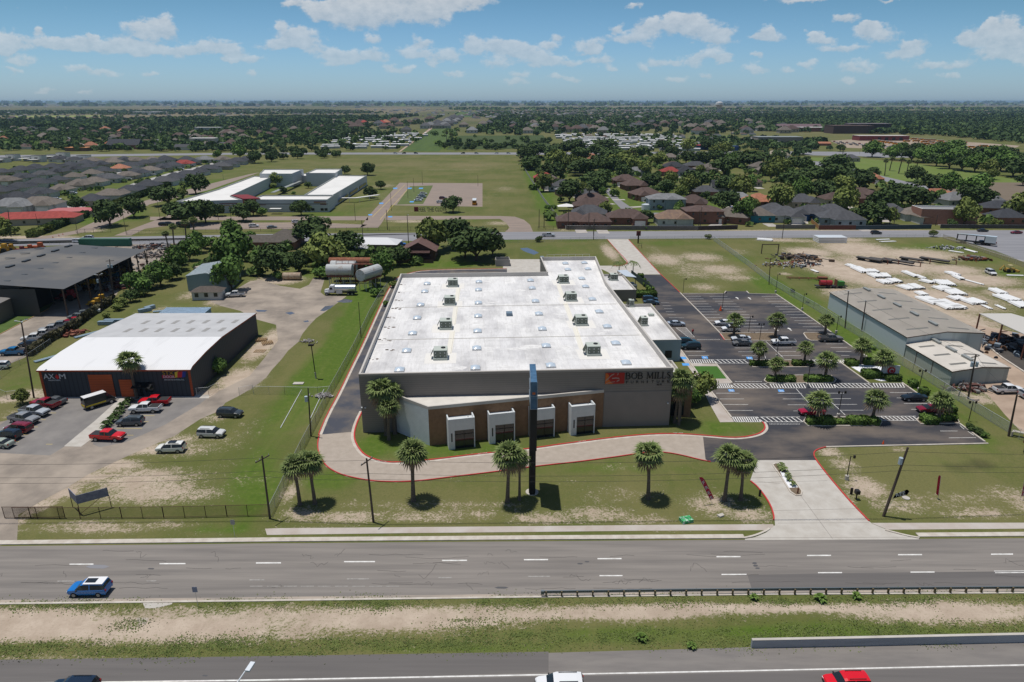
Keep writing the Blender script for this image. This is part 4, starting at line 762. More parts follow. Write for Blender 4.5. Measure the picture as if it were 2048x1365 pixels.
for nm,seg,m_ in(('roof',prof[:4],mat('white_metal_roof',(.74,.74,.74),.55,rib=(0,.45,.07),c2=(.62,.62,.62),sc=.25,ramp=(.55,.75),stretch=(1.5,.3,1))),('rear_roof',prof[3:],mat('grey_metal_roof',(.52,.52,.52),.6,rib=(0,.45,.10),c2=(.46,.46,.46),sc=.3))):
 q=MB()
 for(y0_,z0_),(y1_,z1_) in zip(seg[:-1],seg[1:]):q.add([(-.25,y0_-(.3 if y0_==0 else 0),z0_),(w2+.25,y0_-(.3 if y0_==0 else 0),z0_),(w2+.25,y1_,z1_),(-.25,y1_,z1_)],[(0,1,2,3)])
 q.build(nm,m_,ws)
q=MB()
for(y0_,z0_),(y1_,z1_) in zip(prof[:-1],prof[1:]):q.add([(w2+.26,y0_,z0_-.25),(w2+.26,y1_,z1_-.25),(w2+.26,y1_,z1_+.01),(w2+.26,y0_,z0_+.01)],[(0,1,2,3)])
q.box(-.26,w2+.26,-.34,-.3,5.7,5.98);q.build('eave_trim',M_ORANGE,ws)
for x0_,x1_ in((-.02,.5),(w2-.45,w2+.02)):q=MB();q.box(x0_,x1_,-.08,-.01,0,5.72);q.build('corner_trim',M_ORANGE,ws)
lw=lambda px,py,z=0:to_local(O2,R2,G(px,py,z))
xw=lambda px,py:to_local(O2,R2,(lambda r:(r[0]*127.8/r[1],127.8))(ray(px,py)))[0]
zw=lambda px,py:CAM_H+ray(px,py)[2]*127.8/ray(px,py)[1]
for nm,x0_,x1_,yt in(('roller_door',183,230,750),('small_roller_door',242,267,760)):
 q=MB();q.box(xw(x0_,785),xw(x1_,785),-.10,-.03,.03,zw(x0_,yt));q.build(nm,mat('orange_door',(.42,.085,.025),.7,rib=(2,.55,.25)),ws)
q=MB();q.box(xw(281,790),xw(286,790),-.06,-.01,0,2.2);q.box(xw(290,780),xw(307,780),-.06,-.01,1.0,2.3);q.build('office_window',M_GLASS,ws)
q=MB();a,b=xw(270,775),xw(307,775);q.add([(a,-.02,3.2),(b,-.02,3.2),(b,-1.9,2.6),(a,-1.9,2.6)],[(0,1,2,3),(3,2,1,0)]);q.build('awning',mat('black_awning',(.025,.025,.03),.5,rib=(0,.5,.4)),ws)
sg2=bpy.data.objects.new('wall_sign',None);COL.objects.link(sg2);sg2.parent=ws
for s_,a,b in(('AX',89,110.5),('M',119,131)):letters('letter',s_,M_WHWALL,sg2,(xw(a,757),-.06,zw(a,757.6)),1.12,xw(b,757)-xw(a,757),depth=.05)
q=MB();c_=xw(115,753);z_=zw(115,753);q.add([(c_-.45,-.08,z_-.1),(c_,-.08,z_-.65),(c_+.45,-.08,z_-.1),(c_,-.08,z_+.5)],[(0,1,2,3)]);q.build('red_diamond',mat('sign_red',(.55,.03,.03),.6),sg2)
letters('small_lettering','MANUFACTURING',M_WHWALL,sg2,(xw(98,761),-.05,zw(98,761.8)),.28,xw(121,761)-xw(98,761),depth=.03)
sg3=bpy.data.objects.new('wall_sign',None);COL.objects.link(sg3);sg3.parent=ws
letters('letter','STX',mat('gold',(.42,.25,.03),.6),sg3,(xw(324,750),-.06,zw(324,751)),.85,xw(346,750)-xw(324,750),depth=.06)
q=MB();q.box(xw(324,758),xw(349,758),-.06,-.03,zw(324,757.5),zw(324,751.6));q.build('red_panel',mat('sign_crimson',(.50,.02,.06),.6),sg3)
letters('letter','DOOR',M_WHWALL,sg3,(xw(326,757),-.08,zw(326,757)),.52,xw(348,757)-xw(326,757),depth=.03)
for i,(a,b,c_) in enumerate(((349,355,(.65,.48,.05)),(354,364,(.55,.03,.04)),(363,370,(.03,.05,.30)))):
 q=MB();q.add([(xw(a,757),-.07-i*.01,zw(a,757-i*.3)),(xw(b,757),-.07-i*.01,zw(b,755.5)),(xw(b+1,745),-.07-i*.01,zw(b,743.5+i*.4)),(xw(a-1+i,745),-.07-i*.01,zw(a,746-i))],[(0,1,2,3)]);q.build('sign_door_panel',mat('sgn%d'%i,c_,.6),sg3)
letters('small_lettering','SPECIALTIES SYSTEMS, INC.',M_WHWALL,sg3,(xw(328,761),-.05,zw(328,762)),.27,xw(368,761)-xw(328,761),depth=.03)
for px,py in[(291,643),(321.6,642.5),(351,642.5),(381.5,642),(412,641.7),(440.6,641.4),(470,641),(256,662.6),(287.7,662),(318.5,662),(350.7,662),(381.5,661.6),(412.7,661),(444.5,660.5)]:
 x,y=lw(px,py,6.7)
 if.8<x<w2-.5:
  z1_=7.2-(y-16.6)/(d2_-16.6)*1.3;q=MB();q.add([(x-.5,y-1.6,z1_+.092+.03),(x+.5,y-1.6,z1_+.122),(x+.5,y+1.6,z1_-.092+.03),(x-.5,y+1.6,z1_-.062)],[(0,1,2,3)]);q.build('roof_light',mat('grey_fibreglass',(.30,.29,.275),.6),ws)
bs=thing('storage_shed','low pale blue roofed shed behind the dark workshop','shed',(*lw(0,0),0) if False else(G(370,622,3)[0],G(370,622,3)[1],0),R2)
q=MB();q.box(-6,6,-2.5,2.5,0,2.9);q.build('wall',mat('blue_sheet_wall',(.20,.33,.45),.6,rib=(0,.4,.2)),bs);q=MB();q.add([(-6.2,-2.7,2.95),(6.2,-2.7,2.95),(6.2,2.7,3.2),(-6.2,2.7,3.2)],[(0,1,2,3),(3,2,1,0)]);q.build('roof',mat('pale_blue_roof',(.42,.56,.70),.5,rib=(0,.4,.12)),bs)
# ------------------------------------------------------------------ generic gabled metal building from its corner points
def metal_building(name,label,FL,FR,BR,BL,h,rise,mw_,mr_,ridge_frac=.5,eave=.2,cat='warehouse',open_right=False,trim=None):
 """corners in world metres (front left/right, back right/left); ridge runs front-back"""
 rz=math.atan2(BL[1]-FL[1],BL[0]-FL[0])-math.pi/2
 T=thing(name,label,cat,(FL[0],FL[1],0),rz)
 P=[to_local(FL,rz,p) for p in(FL,FR,BR,BL)]
 f=(P[0][0]+(P[1][0]-P[0][0])*ridge_frac,P[0][1]+(P[1][1]-P[0][1])*ridge_frac);b=(P[3][0]+(P[2][0]-P[3][0])*ridge_frac,P[3][1]+(P[2][1]-P[3][1])*ridge_frac)
 if not open_right:
  q=MB();q.add([(*P[0],0),(*P[1],0),(*P[1],h),(*f,h+rise-.04),(*P[0],h)],[(0,1,2,3,4)]);q.build('gable_wall',mw_,T)
  q=MB();q.add([(*P[1],0),(*P[2],0),(*P[2],h),(*P[1],h)],[(0,1,2,3)]);q.build('side_wall',mw_,T)
 q=MB();q.add([(*P[3],0),(*P[0],0),(*P[0],h),(*P[3],h)],[(0,1,2,3)]);q.build('side_wall',mw_,T)
 q=MB();q.add([(*P[2],0),(*P[3],0),(*P[3],h),(*b,h+rise-.04),(*P[2],h)],[(0,1,2,3,4)]);q.build('gable_wall',mw_,T)
 e=eave;g=lambda p,dx,dy,z:(p[0]+dx,p[1]+dy,z)
 q=MB();q.add([g(P[0],-e,-e,h),g(f,0,-e,h+rise),g(b,0,e,h+rise),g(P[3],-e,e,h),g(P[1],e,-e,h),g(P[2],e,e,h)],[(0,1,2,3),(1,4,5,2),(3,2,1,0),(2,5,4,1)]);q.build('roof',mr_,T)
 if trim:
  q=MB();q.add([g(P[0],-e-.01,-e-.01,h-.22),g(P[0],-e-.01,-e-.01,h+.01),g(P[3],-e-.01,e,h+.01),g(P[3],-e-.01,e,h-.22)],[(0,1,2,3),(3,2,1,0)])
  q.add([g(P[0],-e,-e-.02,h-.22),g(f,0,-e-.02,h+rise-.22),g(f,0,-e-.02,h+rise+.01),g(P[0],-e,-e-.02,h+.01),g(P[1],e,-e-.02,h-.22),g(P[1],e,-e-.02,h+.01)],[(0,1,2,3),(1,4,5,2)]);q.build('eave_trim',trim,T)
 return T,rz,P
M_TANROOF=mat('tan_metal_roof',(.62,.575,.51),.6,c2=(.54,.50,.44),sc=.2,rib=(0,.6,.04));M_PWALL=mat('pale_sheet_wall',(.50,.56,.57),.7,rib=(1,.55,.12));M_BTRIM=mat('brown_trim',(.10,.065,.045),.7)
M_STRIP=mat('roof_light_strip',(.17,.165,.15),.7)
q1=[G(1807,713.8),G(1959,704.6),G(1655,617.4)]
br1=(q1[2][0]+(q1[1][0]-q1[0][0]),q1[2][1]+(q1[1][1]-q1[0][1]))
e1,rz1,P1_=metal_building('metal_warehouse','long pale warehouse with tan roof and ridge vents beside the fence',q1[0],q1[1],br1,q1[2],4.9,.9,M_PWALL,M_TANROOF,trim=M_BTRIM)
q2=[G(1898.5,771.8),G(2012,763.6),G(1808,716)]
br2=(q2[2][0]+(q2[1][0]-q2[0][0]),q2[2][1]+(q2[1][1]-q2[0][1]))
e2,rz2,P2_=metal_building('metal_warehouse','smaller pale green-grey warehouse joined to the long one',q2[0],q2[1],br2,(q2[2][0],q2[2][1]-.1),3.3,.6,mat('green_grey_wall',(.40,.43,.39),.7,rib=(1,.55,.14)),M_TANROOF,trim=M_BTRIM)
def roofbits(T,P,h,rise,n,w,side):
 fx_=(P[0][0]+P[1][0])/2;D=P[3][1];hw=(P[1][0]-P[0][0])/2;sl=(P[1][1]-P[0][1])
 for i in range(n):
  y=D*(i+.55)/n
  for s in(-1,1):
   xo=fx_+s*hw*.5;z=h+rise*.5+.02;x0_,x1_=xo-hw*.26,xo+hw*.26
   zz=lambda x:h+rise*(1-abs(x-fx_)/hw)+.02
   q=MB();q.add([(x0_,y,zz(x0_)),(x1_,y,zz(x1_)),(x1_,y+.9,zz(x1_)),(x0_,y+.9,zz(x0_))],[(0,1,2,3)]);q.build('roof_light',M_STRIP,T)
  if i<n:q=MB();q.box(fx_-.3,fx_+.3,y+1,y+4.2,h+rise-.1,h+rise+.42);q.box(fx_-.42,fx_+.42,y+.9,y+4.3,h+rise+.42,h+rise+.47);q.build('ridge_vent',M_GREYMET,T)
roofbits(e1,P1_,4.9,.9,5,.5,0);roofbits(e2,P2_,3.3,.6,3,.5,0)
q=MB();
for yy_ in(6.5,12.5):q.box(-.04,-.01,yy_-.1,yy_+.1,0,3.25)
q.build('downpipe',M_BTRIM,e2)
WL=[G(0,570,8),G(127,578,8),G(293,499,8),G(185,492,8)]
flx=(-178,186);blx=(-178,240)
q=thing('open_warehouse','huge dark grey roofed warehouse open along its side and full of machinery','warehouse',(flx[0],flx[1],0),0)
a_,b_,c_,d_=flx,(WL[1][0],WL[1][1]),(WL[2][0],WL[2][1]),blx
T=q;lo=lambda p:(p[0]-flx[0],p[1]-flx[1])
A_,B_,C_,D_=map(lo,(a_,b_,c_,d_));f_=(B_[0]*.48,(A_[1]+B_[1])/2);g_=(C_[0]*.48,(C_[1]+D_[1])/2)
r=MB();r.add([(*A_,7),(f_[0],f_[1],9.4),(g_[0],g_[1],9.4),(*D_,7),(*B_,7.9),(*C_,7.9)],[(0,1,2,3),(1,4,5,2),(3,2,1,0),(2,5,4,1)]);r.build('roof',mat('weathered_grey_roof',(.095,.098,.102),.75,c2=(.22,.195,.16),sc=.03,ramp=(.48,.72),coord='World',rib=(0,.8,.06)),T)
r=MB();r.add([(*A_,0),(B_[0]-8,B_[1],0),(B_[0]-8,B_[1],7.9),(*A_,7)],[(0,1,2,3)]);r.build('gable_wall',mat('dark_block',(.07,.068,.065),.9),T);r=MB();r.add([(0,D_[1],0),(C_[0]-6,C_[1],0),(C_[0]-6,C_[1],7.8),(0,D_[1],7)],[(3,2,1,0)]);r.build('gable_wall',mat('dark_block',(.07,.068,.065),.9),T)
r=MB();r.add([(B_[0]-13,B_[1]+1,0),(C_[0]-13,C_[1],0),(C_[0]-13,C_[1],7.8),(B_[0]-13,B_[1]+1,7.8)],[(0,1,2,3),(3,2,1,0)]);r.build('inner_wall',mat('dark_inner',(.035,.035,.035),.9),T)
for i in range(9):
 t=i/8;r=MB();x,y=B_[0]-.6+(C_[0]-B_[0])*t,B_[1]+.3+(C_[1]-B_[1]-.6)*t;r.bc(x,y,3.9,.3,.3,7.8);r.build('post',M_BTRIM,T)
for i in range(7):
 t=(i+.5)/7
 for u_ in(.3,.66):
  x,y=f_[0]*2*u_+(g_[0]-f_[0])*t,f_[1]+(g_[1]-f_[1])*t;z=9.4-abs(x-(f_[0]+(g_[0]-f_[0])*t))/(f_[0])*1.9
  r=MB();r.bc(x,y,z+.12,3.2,.7,.1);r.build('roof_light',mat('dark_roof_light',(.045,.05,.055),.5),T)
 x,y=f_[0]+(g_[0]-f_[0])*t,f_[1]+(g_[1]-f_[1])*t;r=MB();r.bc(x,y,9.55,1.0,3.0,.5);r.build('ridge_vent',MATS['dark_roof_light'],T)
e3,_,_=metal_building('office_block','low grey roofed block wall annex beside the open warehouse',G(-60,668),G(3,646),G(60,616),(-150,192),5.2,.3,mat('brown_block',(.16,.14,.12),.9),mat('grey_roof2',(.19,.18,.17),.8),cat='annex')
for px,py in((5,640),(23,632)):x,y=G(px,py);q=MB();q.bc(x+.3,y,1.1,.1,1.2,2.2,rz=.3);o_=q.build('door',mat('pale_door',(.38,.40,.41),.6),e3);o_.matrix_parent_inverse=e3.matrix_world.inverted()
T=thing('steel_canopy','open shed with pale roof on rust coloured posts over dark machinery','shed',(*G(1963,676),0),0)
lo=lambda p:(p[0]-T.location.x,p[1]-T.location.y)
c4=[lo(G(1959,627.7,6)),lo(G(2048,668,6)),lo(G(2170,725,6)),lo(G(2240,690,6)),lo(G(2023.6,623,6.6))]
q=MB();q.prism([c4[0],c4[2],c4[3],c4[4]],5.9,6.05,bottom=True);q.build('roof',mat('pale_roof3',(.52,.50,.46),.6,rib=(0,.6,.06)),T)
M_RUST=mat('rust_post',(.23,.075,.04),.8,c2=(.14,.06,.04),sc=2)
for t in(0,.25,.5,.75,1):x,y=c4[0][0]+(c4[2][0]-c4[0][0])*t,c4[0][1]+(c4[2][1]-c4[0][1])*t;q=MB();q.bc(x+.2,y+.1,2.95,.28,.28,5.9);q.build('post',M_RUST,T)
sheet('floor_slab',[(1955,676),(2003,714),(2060,750),(2200,820),(2240,760),(2060,690),(2010,668)],mat('dark_floor',(.055,.05,.047),.9,(.09,.08,.07),.3,coord='World'),.02)  # slab under the steel canopy in a near-black mottled colour
sk_=MB();strip(sk_,[G(1955,677),G(2003,716),G(2060,753),G(2200,825)],-.2,.2,0,.25);k=sk_.build('kerb',M_CURB);k['kind']='structure'
q3=[G(377,583),G(456,586)];sh,_,_=metal_building('metal_shed','blue-grey metal shed with pale roof between the trees',q3[0],q3[1],(q3[1][0]-2,q3[1][1]+17),(q3[0][0]-2,q3[0][1]+17),5.0,1.2,mat('teal_grey_wall',(.20,.28,.29),.7,rib=(0,.5,.16)),mat('pale_blue_metal',(.50,.57,.60),.5,rib=(0,.6,.08)),cat='shed')
def hip_house(name,label,x,y,w,d,h,rise,rz,mw_,mr_,mt=None,cat='house',wins=3,door=True,garage=False,group=None,over=.5,detail=True,gable=None,z0=0,two=False):
 T=thing(name,label,cat,(x,y,0),rz,group)
 q=MB();q.prism([(-w/2,-d/2),(w/2,-d/2),(w/2,d/2),(-w/2,d/2)],z0,h);q.build('wall',mw_,T)
 W2,D2_=w/2+over,d/2+over;rl=max(W2-D2_,.6)
 q=MB();q.add([(-W2,-D2_,h),(W2,-D2_,h),(W2,D2_,h),(-W2,D2_,h),(-rl,0,h+rise),(rl,0,h+rise)],[(0,1,5,4),(1,2,5),(2,3,4,5),(3,0,4),(3,2,1,0)])
 if gable:
  gx_,gw,gd=gable;rz_=rise*.72;yb=-D2_*(1-rz_/rise)
  q.add([(gx_-gw/2,-D2_-gd,h+.01),(gx_+gw/2,-D2_-gd,h+.01),(gx_,-D2_-gd+gw*.25,h+rz_),(gx_,yb+.3,h+rz_),(gx_-gw/2,-D2_+.6,h+.01),(gx_+gw/2,-D2_+.6,h+.01)],[(0,1,2),(1,5,3,2),(4,0,2,3)])
 q.build('roof',mr_,T)
 if gable:gx_,gw,gd=gable;q=MB();q.box(gx_-gw/2+.4,gx_+gw/2-.4,-d/2-gd,-d/2+.02,z0,h);q.build('front_wing',mw_,T)
 if detail:
  fy_=-d/2
  for i in range(wins):
   xx=-w/2+w*(i+.5)/wins
   if gable and abs(xx-gable[0])<gable[1]/2:continue
   q=MB();q.box(xx-.55,xx+.55,fy_-.06,fy_-.02,z0+1.0,z0+2.2);q.build('window',M_GLASS,T)
  if gable and garage:gx_,gw,gd=gable;q=MB();q.box(gx_-gw*.33,gx_+gw*.33,-d/2-gd-.06,-d/2-gd-.02,0,2.3);q.build('garage_door',mat('garage_white',(.66,.64,.6),.7),T)
  if two:
   for i in range(wins):xx=-w/2+w*(i+.5)/wins;q=MB();q.box(xx-.5,xx+.5,fy_-.06,fy_-.02,h-1.8,h-.5);q.build('window',M_GLASS,T)
 return T
x,y=G(414,600);hip_house('office_hut','small white hut with brown hip roof in front of the blue shed',x,y+1.7,8.5,4.2,2.6,1.3,.06,mat('white_board',(.55,.54,.51),.8),mat('brown_shingle',(.085,.07,.06),.9,c2=(.12,.10,.085),sc=2),cat='hut',wins=3)
# ================================================================== VEGETATION
def leaf_mat(name,c,c2,var=.22,sc=.45):
 m=mat(name,c,.85,c2,sc=sc,var=var,ramp=(.35,.62),spec=.12,det=3)
 return m
M_OAK=leaf_mat('oak_leaf',(.082,.125,.040),(.042,.068,.024));M_MESQ=leaf_mat('mesquite_leaf',(.190,.225,.060),(.105,.140,.040));M_BRI=leaf_mat('bright_leaf',(.130,.215,.050),(.075,.135,.034))
M_HEDGE=leaf_mat('hedge_leaf',(.15,.23,.050),(.085,.145,.035),sc=1.2);M_BARK=mat('bark',(.12,.095,.07),.95,c2=(.07,.055,.045),sc=2)
M_PALM=leaf_mat('palm_leaf',(.215,.255,.10),(.115,.165,.05),.12,1.6);M_PALMD=leaf_mat('dead_palm_leaf',(.36,.26,.16),(.2,.15,.09),.1,2);M_PTRUNK=mat('palm_trunk',(.17,.14,.11),.95,c2=(.09,.075,.06),sc=3,stretch=(1,1,4))
def quads_mesh(name,C,U,V,m):
 """leaf quads with centres C and half-axes U, V (numpy n x 3)"""
 n=len(C);vs=np.empty((n,4,3),np.float32);vs[:,0]=C-U-V;vs[:,1]=C+U-V;vs[:,2]=C+U+V;vs[:,3]=C-U+V
 me=bpy.data.meshes.new(name);me.vertices.add(n*4);me.vertices.foreach_set('co',vs.ravel());me.loops.add(n*4);me.loops.foreach_set('vertex_index',np.arange(n*4,dtype=np.int32))
 me.polygons.add(n);me.polygons.foreach_set('loop_start',np.arange(0,n*4,4,dtype=np.int32));me.polygons.foreach_set('loop_total',np.full(n,4,np.int32));me.update();me.materials.append(m);return me
def leaf_cloud(rg,R,zc,rz,nlobe,nleaf,size,low=.15):
 """leaf quads on the skins of lobes spread through a crown of radius R, half height rz, centred at zc"""
 lob=[]
 for i in range(nlobe):
  a=rg.uniform(0,6.283);e=rg.uniform(-.35,1.0);rr=rg.uniform(.30,.74);ce=math.sqrt(max(0,1-min(abs(e),.98)**2))
  lob.append((math.cos(a)*ce*rr*R,math.sin(a)*ce*rr*R,zc+e*rz*.62,R*rg.uniform(.26,.46)))
 lob.append((0,0,zc,R*.5))
 lob=np.array(lob);w=lob[:,3]**2;k=rg.choice(len(lob),nleaf,p=w/w.sum())
 d=rg.normal(size=(nleaf,3));d[:,2]=d[:,2]*.9+low;d/=np.linalg.norm(d,axis=1)[:,None]
 rad_=lob[k,3]*rg.uniform(.72,1.10,nleaf)
 C=lob[k,:3]+d*rad_[:,None]*np.array([1,1,min(1,rz/R*1.25)])
 N=d+rg.normal(size=(nleaf,3))*.55+np.array([0,0,.35]);N/=np.linalg.norm(N,axis=1)[:,None]
 A=rg.normal(size=(nleaf,3));U=np.cross(N,A);U/=np.linalg.norm(U,axis=1)[:,None];V=np.cross(N,U)
 s=size*rg.uniform(.6,1.3,nleaf)[:,None];return C,U*s,V*s*.8
def make_tree(kind,i,R,zc,rz,trunk_h,m,nleaf,size,name='tree',nlobe=16):
 rg=np.random.default_rng(100+i*7+len(kind));T=thing(name,'','tree',(0,-500,0))
 C,U,V=leaf_cloud(rg,R,zc,rz,nlobe,nleaf,size);o=bpy.data.objects.new('crown',quads_mesh('crown',C,U,V,m));COL.objects.link(o);o.parent=T
 q=MB();th=max(trunk_h,.4);q.tube([(0,0,-.1),(.05,.05,th*.5),(.1,-.05,th)],[.34*R/5,.26*R/5,.22*R/5],7)
 for k in range(5):
  a=k*1.257+i;q.tube([(.1,-.05,th*.92),(math.cos(a)*R*.3,math.sin(a)*R*.3,th+(zc-th)*.6),(math.cos(a)*R*.6,math.sin(a)*R*.6,zc+rz*.1)],[.17*R/5,.11*R/5,.05*R/5],5)
 q.build('trunk',M_BARK,T);return T
TP={}
for i in range(5):TP['o',i]=make_tree('o',i,5.0,3.7+.2*(i%3),3.2+.25*(i%2),1.1,M_OAK,1500,.34,'oak_tree')
for i in range(4):TP['m',i]=make_tree('m',i+20,5.0,3.9,3.4,1.1,M_MESQ,1300,.33,'mesquite_tree')
for i in range(2):TP['g',i]=make_tree('g',i+40,5.0,4.0,3.8,1.1,M_BRI,1400,.34,'leafy_tree')
for i in range(3):TP['b',i]=make_tree('b',i+60,5.0,3.0,3.0,.5,(M_BRI,M_MESQ,M_OAK)[i],700,.42,'bush',9)
for i in range(3):TP['d',i]=make_tree('d',i+80,5.0,3.3,3.1,.9,M_OAK,420,.62,'round_tree',12)
USED_T=set();TREES=[]
def pxscale(px,py):
 X,Y=G(px,py);return FPX/(Y*math.cos(PITCH)+CAM_H*math.sin(PITCH))
def tree_px(px,py,hw,kind='o',hs=1.0,zone=None,label=None,desc=None):
 n=sum(1 for k in TP if k[0]==kind);i=random.randrange(n);src=TP[kind,i]
 R=hw/pxscale(px,py);X,Y=G(px,py);s=R/5*1.24
 hs*=min(1,(6.5/R)**.75)
 o=put(src,X,Y,random.uniform(0,6.28),(s,s,s*hs*random.uniform(.92,1.1)),used=USED_T)
 TREES.append((o,px,py,hw,kind,zone,label));return o
def make_palm(i,H=9,lean=.25,nl=40,R=2.3,skirt=10):
 rg=random.Random(i*5+3);T=thing('fan_palm','','palm tree',(0,-500,0));top=Vector((lean,lean*.3*(-1)**i,H))
 q=MB();q.tube([(0,0,-.1),(0,0,.5),(lean*.3,lean*.08,H*.45),(lean*.85,lean*.25*(-1)**i,H*.85),tuple(top)],[.42,.31,.23,.25,.2],8);q.build('trunk',M_PTRUNK,T)
 for nm,cnt,lo_,hi_,mt in(('crown',nl,-.55,1.35,M_PALM),('dead_fronds',skirt,-1.25,-.6,M_PALMD)):
  if not cnt:continue
  q=MB()
  for k in range(cnt):
   a=k*2.39996+rg.uniform(-.3,.3);e=lo_+(hi_-lo_)*((k+.5)/cnt)**.85+rg.uniform(-.12,.12);d=Vector((math.cos(a)*math.cos(e),math.sin(a)*math.cos(e),math.sin(e)))
   side=Vector((-math.sin(a),math.cos(a),0));up=side.cross(d).normalized()*-1;pl_=R*rg.uniform(.38,.5);hub=top+d*pl_-Vector((0,0,.06*pl_));q.tube([tuple(top),tuple(hub)],.03,3,cap=False)
   ns=9;fl=R*rg.uniform(.5,.68)
   for s in range(ns):
    th=(s-(ns-1)/2)*.34;dd=(d*math.cos(th)+side*math.sin(th)).normalized();w=(side*math.cos(th)-d*math.sin(th))*.125*R/2.3+up*(.03 if s%2 else-.03)
    p1=hub+dd*fl*.55+up*.02;p2=hub+dd*fl*(1.08-.16*abs(s-4)/4)-Vector((0,0,fl*rg.uniform(.12,.5)))
    q.add([tuple(v) for v in(hub-w*.25,p1-w,p1+w,hub+w*.25)],[(0,1,2,3)]);q.add([tuple(v) for v in(p1-w,p2,p1+w)],[(0,1,2)])
  q.build(nm,mt,T)
 return T
PPT=[make_palm(0,8.0,.3,32),make_palm(1,8.2,-.35,34,2.5,14),make_palm(2,4.6,.15,27,2.3,5),make_palm(3,4.2,-.1,28,2.2,3),make_palm(4,12,.5,34,1.8,22)]
USED_P=set()
def palm(px,py,top,k,hw,label,group='fan palms',lean=None,sc=None):
 X,Y=G(px,py);h=HT(px,py,top);src=PPT[k];H=(8.0,8.2,4.6,4.2,12)[k];R=hw/pxscale(px,py);base=(2.3,2.5,2.3,2.2,1.8)[k]
 s=R/(base*1.02)*1.08;zs=max(h-1.0*R,1.2)/H
 o=put(src,X,Y,random.uniform(0,6.28),(s,s,zs*.55+s*.45 if k in(0,1,4) else(zs+s)/2),used=USED_P,label=label,group=group);return o
FR='fan palms along the frontage road'
palm(600,1010,912,0,28,'fan palm with a curved trunk, beside the chain link fence end',FR);palm(630,1008,906,1,30,'fan palm standing close behind the curved one by the fence end',FR)
palm(827,1002,885,0,33,'single fan palm between the fence pair and the black pole sign',FR);palm(1015,1004,882,1,33,'thick fan palm just beside the tall black pole sign',FR);palm(1039,1000,890,0,22,'slim curved palm between the thick palm and black pole sign',FR)
palm(1296,998,888,1,32,'single fan palm between the black pole sign and the driveway pair',FR);palm(1449,1002,897,0,31,'fan palm with straight trunk beside the driveway, nearer the red banner',FR);palm(1481,1000,907,1,29,'leaning fan palm at the red kerb of the driveway',FR)
SP='fan palms against the store'
palm(773,870,756,1,30,'tall fan palm in front of the pale side wall, tallest of three',SP);palm(790,868,765,0,26,'fan palm touching the pale side wall of the brick annex',SP);palm(778,880,800,0,24,'lower fan palm in front of the taller two by the annex',SP)
palm(1357,850,725,1,23,'tall fan palm at the store corner beside the sign',SP);palm(1358,842,742,0,26,'fan palm behind the corner palm by the brick entry',SP);palm(1349,846,770,0,24,'shorter fan palm hiding the brick entry window',SP)
palm(274,797,704,1,25,'lone fan palm in front of the orange doors of the workshop','workshop palm')
LP_='palms in the parking lot islands'
for px,py,top,hw,lb in[(1467,673,627,20,'lot palm at the mulch island end by the white cars'),(1550,676,627,21,'lot palm at the mulch island end by the white pickup'),(1650,668,631,18,'lot palm beside the grey pickup by the fence side island'),(1516,730,684,19,'lot palm in the upper hedge island, at its kerb end'),(1608,728,682,18,'lot palm at the far end of the upper hedge island'),(1549,761,715,19,'lot palm in the second hedge island nearest the turf'),(1650,759,708,25,'large lot palm at the far end of the second hedge island'),(1721,728,677,22,'lot palm beside the bed of white stones'),(1763,754,702,24,'lot palm in front of the round red monument sign'),(1632,846,786,28,'lot palm above the red coupe in the lower island'),(1744,842,781,26,'lot palm at the far end of the lower hedge island'),(1876,842,787,26,'lot palm beside the dark red sedan by the fence')]:
 palm(px,py,top,2 if hw>20 else 3,hw,lb,LP_)
def make_feather(i,H,R,nl=16):
 rg=random.Random(i);T=thing('feather_palm','','palm tree',(0,-500,0));q=MB();q.tube([(0,0,0),(.05,0,H*.5),(0,0,H)],[.22,.15,.13],7);q.build('trunk',M_PTRUNK,T);q=MB()
 for k in range(nl):
  a=k*2.4;e0=rg.uniform(.3,1.1);p=Vector((0,0,H));d=Vector((math.cos(a),math.sin(a),0));pts=[]
  for s in range(7):t=s/6;pts.append(p+d*(R*t*math.cos(e0*.5))+Vector((0,0,R*(math.sin(e0)*t-1.15*t*t))))
  sd=Vector((-d.y,d.x,0))
  for s in range(6):
   for sg_ in(-1,1):
    for u in(0,.5):
     b=pts[s].lerp(pts[s+1],u);tip=b+sd*sg_*.55*(1-.4*abs(s-2)/4)-Vector((0,0,.28))+d*.15;q.add([tuple(b),tuple(b.lerp(pts[s+1],.35)),tuple(tip)],[(0,1,2)])
  q.tube([tuple(v) for v in pts],.03,3,cap=False)
 q.build('crown',M_PALM,T);return T
fp=make_feather(1,5.2,2.8);X,Y=G(1237,556);fp.location=(X,Y,0);tag(fp,'curved feather palm behind the store, the one beside the building',None,'feather palms');o=copy_tree(fp);X,Y=G(1265,554);o.location=(X,Y,0);o['label']='curved feather palm at the end of the screened fence';o['group']='feather palms';
o=copy_tree(fp);X,Y=G(1153,404);o.location=(X,Y,0);o.rotation_euler=(0,0,1);o['label']='feather palm beside the curving neighbourhood street';o['group']='street feather palm'
TPG='tall thin palms'
for i,(px,py,top,hw) in enumerate([(338,504,480,9),(349,495,461,9),(374,490,456,10),(390,486,450,10),(1178,412,418-30,8),(1757+12,352,325,6),(1779,342,325,6),(1797,348,328,7),(1832,350,330,6),(1812,352,330,6),(1684,324,300,5),(1267,340,306,8),(893,291,263,4),(901,290,264,3),(905,291,265,3),(1417,290,260,4),(1424,290,258,4),(1462,276,260,3),(1468,278,262,3)]):
 nm_='slim palm behind the open warehouse, %s from the warehouse roof'%od(i+1) if i<4 else('slim palm at the edge of the bright pasture, %s along the lane'%od(i-4) if 5<=i<=9 else 'tall slim palm among houses, %s counting towards the horizon'%od(i-3))
 palm(px,py,top,4,hw,nm_,TPG)
